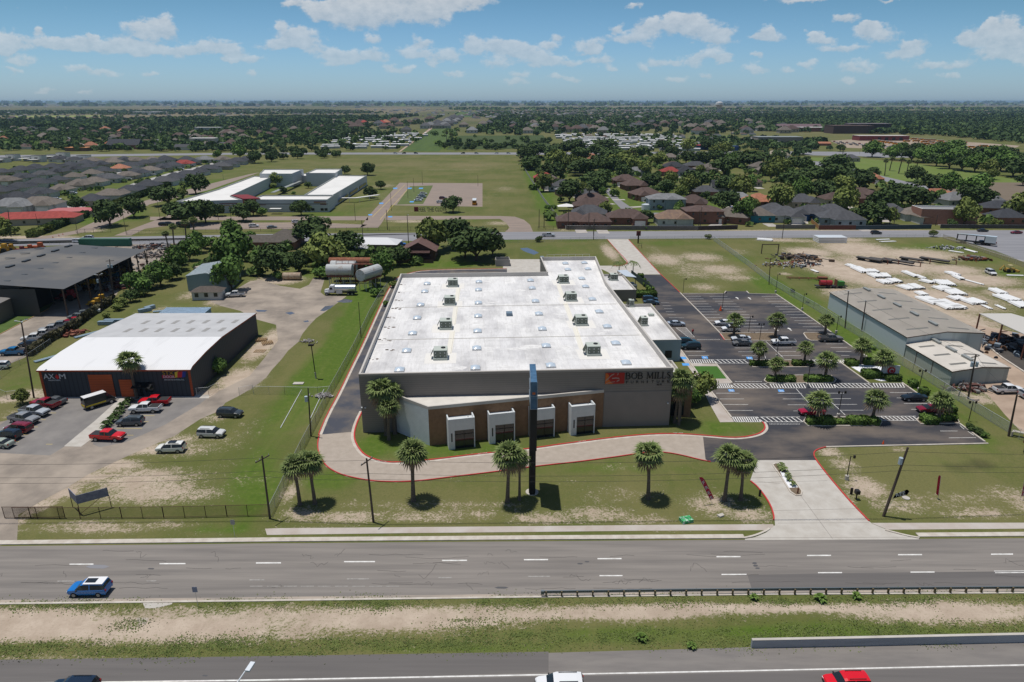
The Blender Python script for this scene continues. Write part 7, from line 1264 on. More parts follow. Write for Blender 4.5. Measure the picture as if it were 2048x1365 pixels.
for px,py,rk,wk_,v,rz in NB:
 X,Y=G(px,py,2.5);a=rad(rz);gx_=(-4.2,3.6,4.5,3)[v];c,q_=math.cos(a),math.sin(a);dv_.bc(X+gx_*c+13*q_,Y+gx_*q_-13*c,.045,5.2,9,.01,a)
for q_ in[((1250,400),(1225,400)),((1262,415),(1300,413)),((1215,395),(1190,397)),((1228,408),(1200,410)),((1245,424),(1215,424)),((1595,420),(1630,412)),((1530,430),(1560,415)),((1780,430),(1850,425)),((1450,420),(1480,408))]:strip(dv_,[G(*q_[0]),G(*q_[1])],-2.2,2.2,.05,.055)
k=dv_.build('driveway',mat('drive_concrete',(.45,.42,.38),.9,(.36,.33,.30),.3,coord='World'));k['kind']='structure';k['label']='pale concrete drives between the brick houses'
x,y=G(1333,420);hip_house('two_storey_house','large pale blue-white two-storey house with arched entrance',x,y+4,20,11,6.0,2.6,0,wmat('s'),rmat('l'),gable=(2,7,1.0),wins=4,two=True,over=.7)
x,y=G(1408,448);hip_house('brick_block_house','red brick two-storey house with brown hip roof by the fence',x,y+5,18,12,6.2,2.2,0,wmat('r'),rmat('b'),wins=3,two=True,over=.7)
x,y=G(1350,452);hip_house('corner_house','white and brick house with pale ridged brown roof by the fence',x,y+5,17,11,3.4,3.6,0,wmat('w'),mat('ridged_roof',(.25,.165,.11),.85,(.16,.11,.09),sc=.6),wins=3,gable=(3.5,7,.8))
T=thing('flat_brick_building','flat roofed pink brick building with white roof edge','building',(*G(1895,450),0),-.12);shell(T,[(-13,0),(13,0),(13,12),(-13,12)],7.5,7.0,mat('pink_brick',(.36,.19,.14),.9,(.30,.15,.11),sc=1),mat('grey_felt',(.24,.24,.24),.9),M_SROOF,.4)
T=thing('gabled_white_house','white gable house with dark roof and two dormers','house',(*G(1445,385),0),0);q=MB();q.add([(-8,-4.5,0),(8,-4.5,0),(8,4.5,0),(-8,4.5,0),(-8,-4.5,3.5),(8,-4.5,3.5),(8,4.5,3.5),(-8,4.5,3.5),(-8,0,8),(8,0,8)],[(0,1,5,4),(1,2,6,9,5),(2,3,7,6),(3,0,4,8,7)]);q.build('wall',wmat('w'),T);q=MB();q.add([(-8.3,-4.9,3.3),(8.3,-4.9,3.3),(8.3,0,8.1),(-8.3,0,8.1),(8.3,4.9,3.3),(-8.3,4.9,3.3)],[(0,1,2,3),(3,2,4,5)]);q.build('roof',rmat('d'),T)
for x in(-3.5,3.5):q=MB();q.box(x-.9,x+.9,-3.6,-1,4.6,6.2);q.build('dormer',mat('dark_dormer',(.05,.055,.06),.8),T)
x,y=G(508,500);hip_house('long_bungalow','long brown shingled bungalow between the trees',x,y+4,33,9,3.2,2.2,0,wmat('r'),mat('aged_shingle',(.12,.105,.09),.9,(.085,.075,.065),sc=1),wins=5);x,y=G(567,492);hip_house('bungalow_wing','brown hip roofed wing at the end of the bungalow',x,y+4,12,12,3.4,3,0,wmat('r'),MATS['aged_shingle'],wins=2)
T=thing('white_roofed_house','brick house with white corrugated roof and cluttered yard','house',(*G(727,505),0),-.05);q=MB();q.box(-16,13,0,9,0,3.4);q.build('wall',mat('tan_brick',(.26,.19,.14),.9),T);q=MB();q.add([(-17,-1,3.3),(14,-1,3.3),(14,10,3.3),(-17,10,3.3),(-12,4.5,5.2),(9,4.5,5.2)],[(0,1,5,4),(1,2,5),(2,3,4,5),(3,0,4),(3,2,1,0)]);q.build('roof',mat('white_corrugated',(.66,.67,.68),.5,rib=(0,.6,.1)),T);q=MB();q.add([(-11,-5,2.5),(3,-5,2.5),(3,-.9,3.2),(-11,-.9,3.2)],[(0,1,2,3),(3,2,1,0)]);q.build('porch_roof',MATS['white_corrugated'],T)
T=thing('brown_house','brown gabled house with two porch roofs beside the big trees','house',(*G(838,522),0),0);q=MB();q.add([(-6,0,0),(6,0,0),(6,12,0),(-6,12,0),(-6,0,4),(6,0,4),(6,12,4),(-6,12,4),(0,0,7),(0,12,7)],[(0,1,5,8,4),(1,2,6,5),(2,3,7,9,6),(3,0,4,7)]);q.build('wall',mat('dark_timber',(.10,.05,.035),.9),T);q=MB();q.add([(-6.8,-.8,3.6),(0,-.8,7.1),(0,12.8,7.1),(-6.8,12.8,3.6),(6.8,-.8,3.6),(6.8,12.8,3.6)],[(0,1,2,3),(1,4,5,2)]);q.build('roof',mat('maroon_shingle',(.16,.095,.085),.9,(.12,.07,.06),sc=1),T)
for z_ in(2.4,4.2):q=MB();q.add([(-4.5,-3.4,z_-.5),(4.5,-3.4,z_-.5),(4.5,-.05,z_),(-4.5,-.05,z_)],[(0,1,2,3),(3,2,1,0)]);q.build('porch_roof',MATS['maroon_shingle'],T)
q=MB();q.box(-8,6,-4.2,-4.1,0,1.2);q.build('deck_fence',M_BTRIM,T)
M_TRW=mat('trailer_roof',(.80,.80,.80),.6,var=.08);M_TRB=mat('trailer_wall',(.42,.44,.43),.8,var=.15)
tp=thing('mobile_home','','mobile home',(0,-800,0));q=MB();q.box(-7,7,-2.1,2.1,0,2.9);q.build('wall',M_TRB,tp);q=MB();q.add([(-7.2,-2.4,2.92),(7.2,-2.4,2.92),(7.2,0,3.35),(-7.2,0,3.35),(7.2,2.4,2.92),(-7.2,2.4,2.92)],[(0,1,2,3),(3,2,4,5)]);q.build('roof',M_TRW,tp)
def park(zone_px,nx,ny,jit,lab,grp,seed,rz=0):
 rg=random.Random(seed);a,b,c,d=[G(*p) for p in zone_px];k=0;L_=[]
 for j in range(ny):
  for i in range(nx):
   if rg.random()<.12:continue
   u,v=(i+.5+rg.uniform(-jit,jit))/nx,(j+.5+rg.uniform(-jit,jit)*.6)/ny;X=(a[0]*(1-u)+b[0]*u)*(1-v)+(d[0]*(1-u)+c[0]*u)*v;Y=(a[1]*(1-u)+b[1]*u)*(1-v)+(d[1]*(1-u)+c[1]*u)*v;L_.append((X,Y))
 for k,(X,Y) in enumerate(sorted(L_)):put(tp,X,Y,rz+rg.uniform(-.15,.15)+(math.pi/2 if rg.random()<.22 else 0),(rg.uniform(.75,1.2),1,1),0,lab%od(k+1),grp)
park([(640,301),(798,300),(862,268),(690,270)],11,8,.32,'white roofed mobile home by the farm track, %s from the woods','mobile homes by the farm track',5,.1)
park([(1150,302),(1400,304),(1350,271),(1105,270)],13,11,.22,'white roofed mobile home of the wide park, %s from the orchard','mobile homes of the wide park',6)
FZ=[([(0,300),(0,262),(330,258),(500,262),(480,298)],46,'bbtbgbbto','the wooded suburb left of the fire station'),([(500,300),(520,262),(700,252),(660,285)],12,'bgbt','the woods by the trailer park'),([(870,262),(790,270),(880,250),(905,236),(925,236),(900,256)],26,'gglg','the new estate along the farm track'),([(690,262),(780,268),(880,240),(700,246)],22,'bobrbg','the red roofed estate'),([(915,270),(1110,270),(1240,268),(1240,250),(930,250)],26,'tlgtb','the estate beyond the orchard'),([(1240,272),(1500,268),(1640,268),(1500,246),(1240,250)],34,'btgbt','the estate before the water tower'),([(940,240),(1500,240),(1500,230),(940,230)],22,'gltg','the last visible estate')]
ZNM={'the wooded suburb left of the fire station':'the wooded suburb'}
for zi,(poly,n,cols,zn) in enumerate(FZ):
 rg=random.Random(zi+40)
 for i,(X,Y) in enumerate(sorted(scatter(poly,n,zi+70))):
  k=cols[rg.randrange(len(cols))];zn2=ZNM.get(zn,zn)
  s=(1.15 if zi<2 else 1.5)*rg.uniform(.9,1.2);put(house_proto(k,'w' if rg.random()<.4 else 'c',3),X,Y,rg.choice((0,1.57,.3)),(s,s,s*1.25),0,'distant %s roofed house, %s across %s'%(RN[k],od(i+1),zn2),'houses of '+zn2.replace('the ','',1))
def mass(zones,name,label,mats_,seed,sz=(12,9,5)):
 rg=random.Random(seed);q=MB()
 for poly,n,s in zones:
  for X,Y in scatter(poly,n,seed):
   w,d,h=sz[0]*s*rg.uniform(.6,1.4),sz[1]*s*rg.uniform(.6,1.2),sz[2]*s*rg.uniform(.7,1.1);q.add([(X-w/2,Y-d/2,h*.5),(X+w/2,Y-d/2,h*.5),(X+w/2,Y+d/2,h*.5),(X-w/2,Y+d/2,h*.5),(X-w*.2,Y,h),(X+w*.2,Y,h),(X-w/2,Y-d/2,0),(X+w/2,Y-d/2,0)],[(0,1,5,4),(1,2,5),(2,3,4,5),(3,0,4)],rg.randrange(len(mats_)-1));q.add([(X-w/2,Y-d/2,0),(X+w/2,Y-d/2,0),(X+w/2,Y-d/2,h*.5),(X-w/2,Y-d/2,h*.5)],[(0,1,2,3)],len(mats_)-1)
 o=q.build(name,mats_);o['kind']='stuff';o['label']=label
mass([([(0,300),(0,262),(500,262),(480,298)],60,1.25),([(1100,272),(1500,268),(1640,300),(1250,300)],40,1.0),([(0,262),(0,226),(500,222),(900,218),(880,240),(500,262)],340,1.3),([(940,240),(920,222),(1500,220),(1600,236),(1500,246)],520,1.5),([(1480,246),(2060,250),(2060,226),(1500,226)],110,1.3),([(-50,216),(2100,216),(2100,208),(-50,209)],420,3.5)],'distant_town','uncountable far roofs scattered to the horizon',[rmat('t'),rmat('l'),rmat('b'),rmat('g'),wmat('w')],21)
def block(name,label,cat,px,py,w,d,h,m_,mr_,rz=0,gable=0,parts=True):
 T=thing(name,label,cat,(*G(px,py),0),rz);q=MB();q.box(-w/2,w/2,0,d,0,h);q.build('wall',m_,T);q=MB()
 if gable:q.add([(-w/2-.4,-.4,h),(w/2+.4,-.4,h),(w/2+.4,d/2,h+gable),(-w/2-.4,d/2,h+gable),(w/2+.4,d+.4,h),(-w/2-.4,d+.4,h)],[(0,1,2,3),(3,2,4,5),(0,3,5),(1,4,2)])
 else:q.box(-w/2-.3,w/2+.3,-.3,d+.3,h,h+.4)
 q.build('roof',mr_,T);return T
M_BRK2=mat('red_brick2',(.26,.115,.08),.9);M_BRD=mat('dark_brick',(.10,.065,.055),.9);M_TB=mat('tan_block',(.30,.265,.225),.9)
block('school_hall','long low tan school block with pale roof far behind the neighbourhood','school',1545,262,120,20,6,M_BRK2,M_SROOF);block('school_hall','far school block with a purple-brown pitched roof','school',1600,262,90,26,7,M_BRK2,mat('purple_roof',(.15,.10,.11),.8),gable=6);block('school_hall','far orange brick school block with a white roof line','school',1657,264,110,24,8,M_BRK2,M_SROOF)
block('gymnasium','dark brown gymnasium, highest block of the far school','gymnasium',1706,268,75,40,14,M_BRD,M_BRD);block('gymnasium','darkest long block at the end of the far school','gymnasium',1741,264,80,30,15,mat('very_dark_brick',(.06,.045,.045),.9),mat('lilac_roof',(.22,.19,.21),.8));
T=block('bus_depot','dark red bus depot with open bay doors','depot',1768,282,76,24,7,mat('depot_red',(.20,.05,.05),.8),mat('depot_roof',(.52,.48,.44),.7))
for i in range(4):q=MB();q.box(-10+i*11,-5+i*11,-.06,-.02,.2,5);q.build('bay_door',M_TRIM,T)
block('tan_store','flat roofed tan block building with grey roof units','building',1560,290,62,26,10,M_TB,M_GREYMET);block('striped_store','white roofed building with a dark red stripe','building',1621,284,30,12,4,M_BRK2,M_SROOF);block('shop','low orange tile roofed building before the bus yard','building',1643,292,26,12,3,M_BRK2,rmat('o'),gable=2)
block('petrol_station','blue and red roofed filling station canopy','canopy',1425,300,42,14,5,mat('station_blue',(.03,.08,.22),.7),mat('station_red',(.45,.06,.06),.6));block('petrol_station','long dark blue canopy beside the red roofed one','canopy',1452,302,30,10,5,mat('station_blue',(.03,.08,.22),.7),mat('station_navy',(.03,.06,.18),.6))
T=block('fire_station','dark gabled building with red brick end and red engines outside','fire station',246,299,40,16,5,M_BRK2,rmat('d'),gable=7);block('orange_canopy','long low brown market shed with an orange canopy, beside the blue car','shed',152,303,26,14,4,mat('canopy_brown',(.16,.09,.06),.9),mat('canopy_orange',(.65,.30,.12),.7));block('market_shed','long brown shed with orange edge behind the roadside trees','shed',270,287,150,14,4,MATS['canopy_brown'],mat('brown_roof2',(.17,.11,.08),.9));block('market_shed','white roofed brown shed beside the orange canopy','shed',183,298,36,26,4,MATS['canopy_brown'],M_SROOF)
block('white_workshop','cream metal workshop in a pale yard beyond the cross road','workshop',405,291,34,14,9,mat('cream_sheet',(.50,.46,.40),.7),M_SROOF);block('roadside_house','small white house with grey hip roof beside the cross road','house',367,301,22,10,4,wmat('w'),rmat('g'),gable=3);block('long_shed','long pale shed behind the far dry field','shed',415,264,50,14,8,wmat('s'),M_SROOF)
for i,(px,w) in enumerate([(1275,260),(1305,120),(1335,90)]):block('far_warehouse','white warehouse on the horizon, %s from the town side'%od(i+1),'warehouse',px-10,207.5,w*5,200,16,wmat('w'),mat('far_white',(.8,.8,.8),.7))
for i,(px,py,w) in enumerate([(675,208.5,300),(278,228,60),(300,229,40),(312,228,50),(440,232,30),(655,214,60),(1520,209,200),(1940,210,200),(790,223,30),(840,213,60)]):block('far_shed','tiny pale shed on the plain, %s counted outward'%od(i+1),'shed',px,py,w,30,10,wmat('w'),mat('far_white',(.8,.8,.8),.7))
wt=thing('water_tower','pale water tower with a tan bowl rising above the far suburbs','water tower',(*G(1437,228),0));sc1=1/pxscale(1437,228);Hh=22.5*sc1*1.02;q=MB();q.tube([(0,0,0),(0,0,Hh*.5)],3.6*sc1,16);q.build('shaft',mat('tower_grey',(.40,.42,.44),.8),wt)
q=MB();R_=7.4*sc1;q.tube([(0,0,Hh*.45),(0,0,Hh*.62),(0,0,Hh*.75)],[3.7*sc1,R_*.75,R_],20);q.build('bowl',mat('tower_tan',(.50,.42,.36),.8),wt);q=MB();q.tube([(0,0,Hh*.751),(0,0,Hh*.93),(0,0,Hh)],[R_,R_*.95,R_*.4],20);q.build('tank_cap',paint((.74,.72,.7)),wt)
mst=thing('radio_mast','thin tall radio mast on the horizon plain','mast',(*G(471,215),0));hm=HT(471,215,198);q=MB();q.tube([(0,0,0),(0,0,hm)],.9,4);q.build('lattice',M_TRIM,mst)
# ================================================================== POLES, FENCES, SIGNS, SMALL THINGS
M_POLE=mat('wood_pole',(.105,.080,.062),.9,(.07,.055,.045),2,stretch=(1,1,.2));M_WIRE=mat('cable_black',(.03,.03,.03),.7);M_XF=mat('transformer_grey',(.42,.50,.55),.5);M_BRONZE=mat('bronze_pole',(.030,.024,.020),.6)
POLES={}
def utility(px,py,top,label,arm=None,xf=0,lamp=0,lean=0,r=.15,nm='utility_pole',toppx=None,group='utility poles'):
 X,Y=G(px,py);h=HT(px,py,top);T=thing(nm,label,'utility pole',(X,Y,0),0,group);dx=0
 if toppx is not None:ry=ray(toppx,top);t=Y/ry[1];h=CAM_H+ry[2]*t;dx=ry[0]*t-X
 q=MB();q.tube([(0,0,0),(dx,0,h)],[r*1.15,r*.8],8);q.build('pole',M_POLE,T)
 if arm:q=MB();a=rad(arm[1]);L_=arm[0]/2;z=h-.5;c,s=math.cos(a),math.sin(a);q.bc(dx,0,z,arm[0],.12,.14,a);q.build('crossarm',M_POLE,T);q=MB();[q.tube([(dx+c*L_*k,s*L_*k,z),(dx+c*L_*k,s*L_*k,z+.25)],.05,5) for k in(-.92,-.4,.92)];q.build('insulator',M_GALV,T)
 for i in range(xf):q=MB();q.tube([(dx*.8-.5+1.0*i if xf>1 else dx*.8-.42,-.1,h-2.6),(dx*.8-.5+1.0*i if xf>1 else dx*.8-.42,-.1,h-1.6)],.28,10);q.build('transformer',M_XF,T)
 for i in range(lamp):a=1.2+i*2.1;q=MB();q.tube([(dx,0,h-.4),(dx+.9*math.cos(a),.9*math.sin(a),h-.2)],.04,4);q.bc(dx+1.0*math.cos(a),1.0*math.sin(a),h-.2,.45,.3,.16,a);q.build('lamp',M_GALV,T)
 POLES[label]=(X+dx,Y,h);return T
utility(540,1038,912,'wooden pole at the corner of the brown iron fence',(2.4,60),toppx=524);utility(747,1045,917,'wooden pole beside the sidewalk between two palms',(2.4,62),toppx=733);utility(622,873,776,'thin pole beside the red kerb and chain link fence',toppx=616,r=.13,xf=1)
utility(1767,1033,895,'leaning pole with grey transformer on the right lawn'.replace('right','bare'),None,1,0,toppx=1816,r=.19);utility(68,796,640,'tall floodlight pole beside the workshop corner',None,0,4,toppx=42);utility(205,622,558-10,'pole with white floodlights by the fence row',(1.4,20),1,2,toppx=197);utility(228,600,519,'pole with two transformers by the tree belt',(2.2,15),2,toppx=219);utility(110,610,556,'pole with stay wires above the warehouse roof',toppx=92,r=.13)
utility(111,600,575,'steel floodlight post at the warehouse corner',toppx=106,r=.1,lamp=1);utility(297,545,500,'pole between warehouse yard and tree belt',toppx=293,r=.12);utility(22,474,429-8,'tall dark pole at the gate by the pale wall',toppx=16,r=.17)
utility(1548,0+581,535,'short pole by the scrap heap and lot fence',toppx=1541,r=.12) if False else None
utility(1538,570,517,'pole inside the fence next to the scrap heap',toppx=1541,r=.13);utility(1690,657,583,'tall pole beside the long pale warehouse',None,0,1,toppx=1697,r=.15);utility(1723,663,602,'second pole beside the long pale warehouse',None,0,1,toppx=1732,r=.15);utility(1936,798,709,'pole with three transformers by the smaller warehouse',(2.4,25),2,toppx=1952,r=.17);utility(1917,793,760,'short bent post beside the three transformer pole',toppx=1928,r=.12);utility(2017,873,790,'pole standing at the fence end near the yellow board',toppx=2034,r=.17)
for i,(px,py,top) in enumerate([(727,492,441),(734,0,0),(817,486,430),(679,477,465),(1136,461,418),(1187,480,438),(1177,460,426),(1400,458,414),(1397,456,420),(1564,478,430),(1786,458,412),(1871,452,430),(1078,457,419),(1088,457,421),(775,460,420),(630,480,455),(1187,470,440)]):
 if py:utility(px,py,top,'pole along the back road, %s from the school drive'%od(i+1),(2,0) if i in(5,9,10) else None,0,1 if i in(2,7,10) else 0,r=.15,group='poles along the back road')
for i,(px,py,top) in enumerate([(62+94,470,440),(253,470,422),(80,468,428),(321,442,402),(437,440,410),(463,443,410),(711,442,407),(783,422,386),(816,397,363),(845,370,343),(828,385,357),(918,424,408),(956,373,350),(447,360,349),(765,305,280),(1680,303,280),(1719,309,296),(1768,303,285)]):utility(px,py,top,'slender lamp post of the school grounds, %s in line'%od(i+1),None,0,1 if i in(3,5) else 0,r=.10,nm='lamp_post',group='lamp posts round the school')
def lotlamp(px,py,top,label,base=True,twin=True):
 X,Y=G(px,py);h=max(HT(px,py,top),2.5);T=thing('lot_lamp',label,'street lamp',(X,Y,.02),0,'lamps of the parking lot');q=MB();q.tube([(0,0,0),(0,0,h)],.07,6);q.build('pole',M_BRONZE,T)
 if base:q=MB();q.tube([(0,0,0),(0,0,.75)],.3,12);q.build('footing',M_CONC,T)
 q=MB();[(q.tube([(0,0,h-.1),(s*.45,0,h-.1)],.03,4),q.bc(s*.6,0,h-.12,.3,.22,.5)) for s in((-1,1) if twin else(1,))];q.build('lamp_head',M_BRONZE,T);return T
for a in[(1366,586,558,'thin lot lamp at the red kerb corner',False,False),(1444,622,585,'lot lamp beside the red cone',True,False),(1551,586,548,'lot lamp at the far fence corner',True,False),(1604,621,588,'lot lamp on the lawn beside the far stalls',True,False),(1672,667,633,'lot lamp by the grey-brown pickup',True,False),(1497,666,633,'lot lamp behind the mulch island',False,False),(1519,682,648,'twin headed lamp at the mulch island',False,True),(1553,715,680,'lot lamp with a concrete base near the white pickup',True,True),(1614,774,729,'twin lamp in the second crossing',True,True),(1676,835,784,'twin lamp in the lower crossing',True,True),(1837,783,741,'lot lamp between two shrubs at the fence',True,True),(1937,843,804,'single lamp on the lawn beyond the dark red sedan',False,True),(1693,960,913,'single lamp on the bare lawn by the driveway',True,False)]:lotlamp(*a)
lm=thing('lamp_post','tall black floodlight post on the lawn left of the loop drive'.replace('left of','beside'),'street lamp',(*G(632,757),0));h=HT(632,757,690);q=MB();q.tube([(0,0,0),(-.3,0,h)],.10,6);q.build('pole',M_BRONZE,lm);q=MB();q.bc(-.3,-.1,h,1.1,.7,.35);q.build('lamp_head',M_BRONZE,lm);q=MB();q.tube([(0,0,0),(-.06,0,1.4)],.18,8);q.build('footing',M_CONC,lm)
utility(722,675,605,'bare dark pole in the lawn beside the chain link fence',toppx=717,r=.09)
z_=11.0;X,Y=G(499,1334,z_);T=thing('road_lamp','white curved freeway lamp at the bottom edge','street lamp',(X-.4,Y-1.5,0));q=MB();q.tube([(-1.2,-1.2,0),(-1.0,-1.1,8.5),(-.6,-.5,10.2),(.2,1.0,z_)],[.14,.1,.07,.06],8);q.build('pole',mat('white_lamp',(.62,.66,.70),.5),T);q=MB();q.bc(.45,1.5,z_,.42,1.0,.16,-.15);q.build('lamp_head',MATS['white_lamp'],T)
def wire(a,b,sag,label,r=.022):
 A,B=Vector(a),Vector(b);pts=[A.lerp(B,t/12)-Vector((0,0,sag*4*(t/12)*(1-t/12))) for t in range(13)];q=MB();q.tube([tuple(p) for p in pts],r,4,cap=False);tag(q.build('overhead_wire',M_WIRE),label,'cable','overhead wires')
pA=POLES['wooden pole at the corner of the brown iron fence'];pB=POLES['wooden pole beside the sidewalk between two palms'];pC=POLES['leaning pole with grey transformer on the bare lawn']
for k,dz in enumerate((-.3,-2.4,-3.3)):
 wire((pA[0]-60,pA[1]-1,pA[2]+dz),(pA[0],pA[1],pA[2]+dz),.8,'wire ending at the iron fence pole, %s from the top'%od(k+1));wire((pA[0],pA[1],pA[2]+dz),(pB[0],pB[1],pB[2]+dz),.3,'wire between the iron fence pole and sidewalk pole, %s down'%od(k+1));wire((pB[0],pB[1],pB[2]+dz),(pC[0],pC[1],pC[2]+dz-.4),1.0,'long wire over the palm lawn, %s down'%od(k+1));wire((pC[0],pC[1],pC[2]+dz-.4),(pC[0]+70,pC[1]+4,pC[2]+dz),1.4,'wire from the leaning pole over the bare lawn, %s down'%od(k+1))
pr=[POLES[k] for k in('pole inside the fence next to the scrap heap','tall pole beside the long pale warehouse','pole with three transformers by the smaller warehouse','pole standing at the fence end near the yellow board')]
for k in range(3):wire(pr[k],pr[k+1],.8,'wire along the lot fence, %s span from the scrap heap'%od(k+1))
ps_=thing('pole_sign','tall black pylon sign seen edge-on with a blue mirrored top','sign',(*G(1064,985),0),0);sh_=19.9
q=MB();q.box(-.5,.5,-.5,.5,0,8.8);q.build('pole',M_BLACK,ps_);q=MB();q.box(-.42,.42,-.9,.9,.0,15);q.box(-.5,.5,-3.4,3.4,9.0,15.6);q.build('cabinet',M_BLACKP,ps_);q=MB();q.box(-.44,.44,-3.5,3.5,15.7,sh_);q.build('sign_top',mat('blue_mirror',(.05,.11,.19),.3,(.08,.17,.28),1.2,spec=.4),ps_)
q=MB();[q.box(-.5,-.45,-3.55,3.55,z,z+.06) or q.box(.45,.5,-3.55,3.55,z,z+.06) for z in(15.7,17.6,19.84)];q.box(-.5,.5,-3.56,-3.51,15.7,15.76);q.box(-.5,.5,-3.56,-3.51,17.7,17.76);[q.box(s*.5-.04,s*.5+.04,-3.57,-3.5,15.7,sh_) for s in(-1,1)];q.build('sign_frame',mat('pale_frame',(.25,.31,.37),.4),ps_);q=MB();q.box(-.22,.2,-3.56,-3.52,18.0,18.35);q.build('orange_mark',mat('orange_logo2',(.5,.14,.05),.6),ps_);q=MB();q.tube([(0,0,0),(0,0,.12)],1.0,14);q.build('footing',M_CONC,ps_)
def banner(px,py,topx,topy,label,txt='FREE',h=None,col=M_RED,edge=False):
 X,Y=G(px,py);ry=ray(topx,topy);t=Y/ry[1];tz=CAM_H+ry[2]*t;tx=ry[0]*t-X;T=thing('feather_banner',label,'banner',(X,Y,0),0,'red feather banners');q=MB();q.tube([(0,0,0),(tx,0,tz)],.025,5);q.build('pole',M_GALV,T)
 d=Vector((tx,0,tz));L_=d.length;d.normalize();s=Vector((d.z,0,-d.x)) if not edge else Vector((0,1,0));w=.62;a=d*L_*.16;q=MB();pts=[a-s*.0,a+s*w,d*L_*.86+s*w,d*L_*.97+s*w*.75,d*L_+s*w*.3,d*L_];q.add([tuple(p) for p in pts]+[tuple(p+Vector((0,.02,0))) for p in pts],[tuple(range(5,-1,-1)),tuple(range(6,12))]);q.build('cloth',mat('banner_red',(.42,.015,.05),.7),T)
 if not edge:
  for i,c in enumerate(txt):
   p=d*L_*(.74-.19*i)+s*.10;me_,w_=text_mesh(c,.80,.012);me_.materials.append(M_WHWALL);o=bpy.data.objects.new('letter',me_);COL.objects.link(o);o.parent=T;o.matrix_local=Matrix(((s.x,d.x,0,p.x),(0,0,-1,-.04),(s.z,d.z,0,p.z),(0,0,0,1))) if False else Matrix(((s.x,d.x,0,p.x),(s.y,d.y,-1,-.035),(s.z,d.z,0,p.z),(0,0,0,1)))
 return T
banner(1425,1009,1398,956,'red banner lettered FREE standing by the driveway palms');banner(1876,1000,1882,953,'narrow red and brown banner seen edge-on on the bare lawn',edge=True);banner(2041,1000,2050,955,'red banner cut by the picture edge')
X,Y=G(1779,1012);T=thing('feather_banner','red banner blown sideways beside the leaning pole','banner',(X,Y,0),0,'red feather banners');q=MB();q.tube([(0,0,0),(.4,0,1.2),(.3,0,1.6)],.025,4);q.build('pole',M_GALV,T);q=MB();q.add([(.2,0,1.2),(2.3,0,1.9),(2.5,0,2.5),(2.1,0,2.8),(.5,0,2.0)],[(0,1,2,3,4),(4,3,2,1,0)]);q.build('cloth',mat('banner_red',(.42,.015,.05),.7),T);letters('letter','REE',M_WHWALL,T,(.65,-.03,1.5),.62,1.35,(math.pi/2,-.33,0),.01)
def fence(pts,h,label,name='chain_link_fence',post=3.0,pr=.03,rail=True,m=None,mesh_m=None,group=None,pick=0,solid=None,closed=False):
 W_=[G(*p) for p in pts];T=thing(name,label,'fence',(*W_[0],0),0,group);loc=[(p[0]-W_[0][0],p[1]-W_[0][1]) for p in W_];q=MB();L_=0;n=0;m=m or M_GALV
 for a,b in zip(loc[:-1],loc[1:]):
  l=math.dist(a,b);k=max(int(round(l/post)),1)
  for i in range(k+1):
   x,y=a[0]+(b[0]-a[0])*i/k,a[1]+(b[1]-a[1])*i/k
   if n<90:q2=MB();q2.tube([(x,y,0),(x,y,h+.05)],pr,5);q2.build('post',m,T);n+=1
 if rail:
  q=MB()
  for a,b in zip(loc[:-1],loc[1:]):
   q.tube([(*a,h),(*b,h)],pr*.8,4)
   if pick:q.tube([(*a,.15),(*b,.15)],pr*.8,4)
  q.build('rail',m,T)
 if pick:
  q=MB()
  for a,b in zip(loc[:-1],loc[1:]):
   l=math.dist(a,b);k=int(l/pick)
   for i in range(k):x,y=a[0]+(b[0]-a[0])*i/k,a[1]+(b[1]-a[1])*i/k;q.box(x-.012,x+.012,y-.012,y+.012,.1,h)
  q.build('picket',m,T)
 if mesh_m:
  q=MB()
  for a,b in zip(loc[:-1],loc[1:]):q.add([(*a,.03),(*b,.03),(*b,h-.02),(*a,h-.02)],[(0,1,2,3)])
  q.build('mesh',mesh_m,T)
 if solid:
  q=MB()
  for a,b in zip(loc[:-1],loc[1:]):strip(q,[a,b],-.03,.03,.02,h)
  q.build('board',solid,T)
 return T
def link_mat(name,c,alpha):
 m=mat(name,c,.6);t=m.node_tree;b=t.nodes['Principled BSDF'];g=t.nodes.new('ShaderNodeNewGeometry');n=t.nodes.new('ShaderNodeTexNoise');n.inputs['Scale'].default_value=9;t.links.new(g.outputs['Position'],n.inputs['Vector']);r=t.nodes.new('ShaderNodeMapRange');r.inputs[1].default_value=.3;r.inputs[2].default_value=.7;r.inputs[3].default_value=alpha*.4;r.inputs[4].default_value=alpha*1.6;t.links.new(n.outputs['Fac'],r.inputs[0]);t.links.new(r.outputs[0],b.inputs['Alpha']);return m
M_LINK=link_mat('chain_link',(.42,.44,.42),.40);M_LINK2=link_mat('chain_link_thin',(.30,.31,.30),.16);M_BROWNI=mat('brown_iron',(.085,.045,.032),.8)
fence([(541,1034),(568,978),(602,905),(632,848),(663,786),(708,703),(739,636),(757,603),(775,577)],2.0,'long chain link fence beside the loop drive',mesh_m=M_LINK,pr=.035)
fence([(507,789),(570,790),(636,791),(660,789)],1.8,'chain link fence crossing the lawn to the long fence',mesh_m=M_LINK2);fence([(479,792),(507,786)],1.8,'open chain link gate beside the worn drive','chain_link_gate',mesh_m=M_LINK2,post=2.5);fence([(394,793),(418,791),(438,781)],1.8,'short chain link gate against the workshop side','chain_link_gate',mesh_m=M_LINK2)
fence([(0,793),(15,800),(40,797)],1.8,'short chain link stretch by the round shrub',mesh_m=M_LINK2);fence([(-40,790),(20,742),(60,719),(103,690)],1.6,'chain link fence beside the workshop lawn',mesh_m=M_LINK2,post=4)
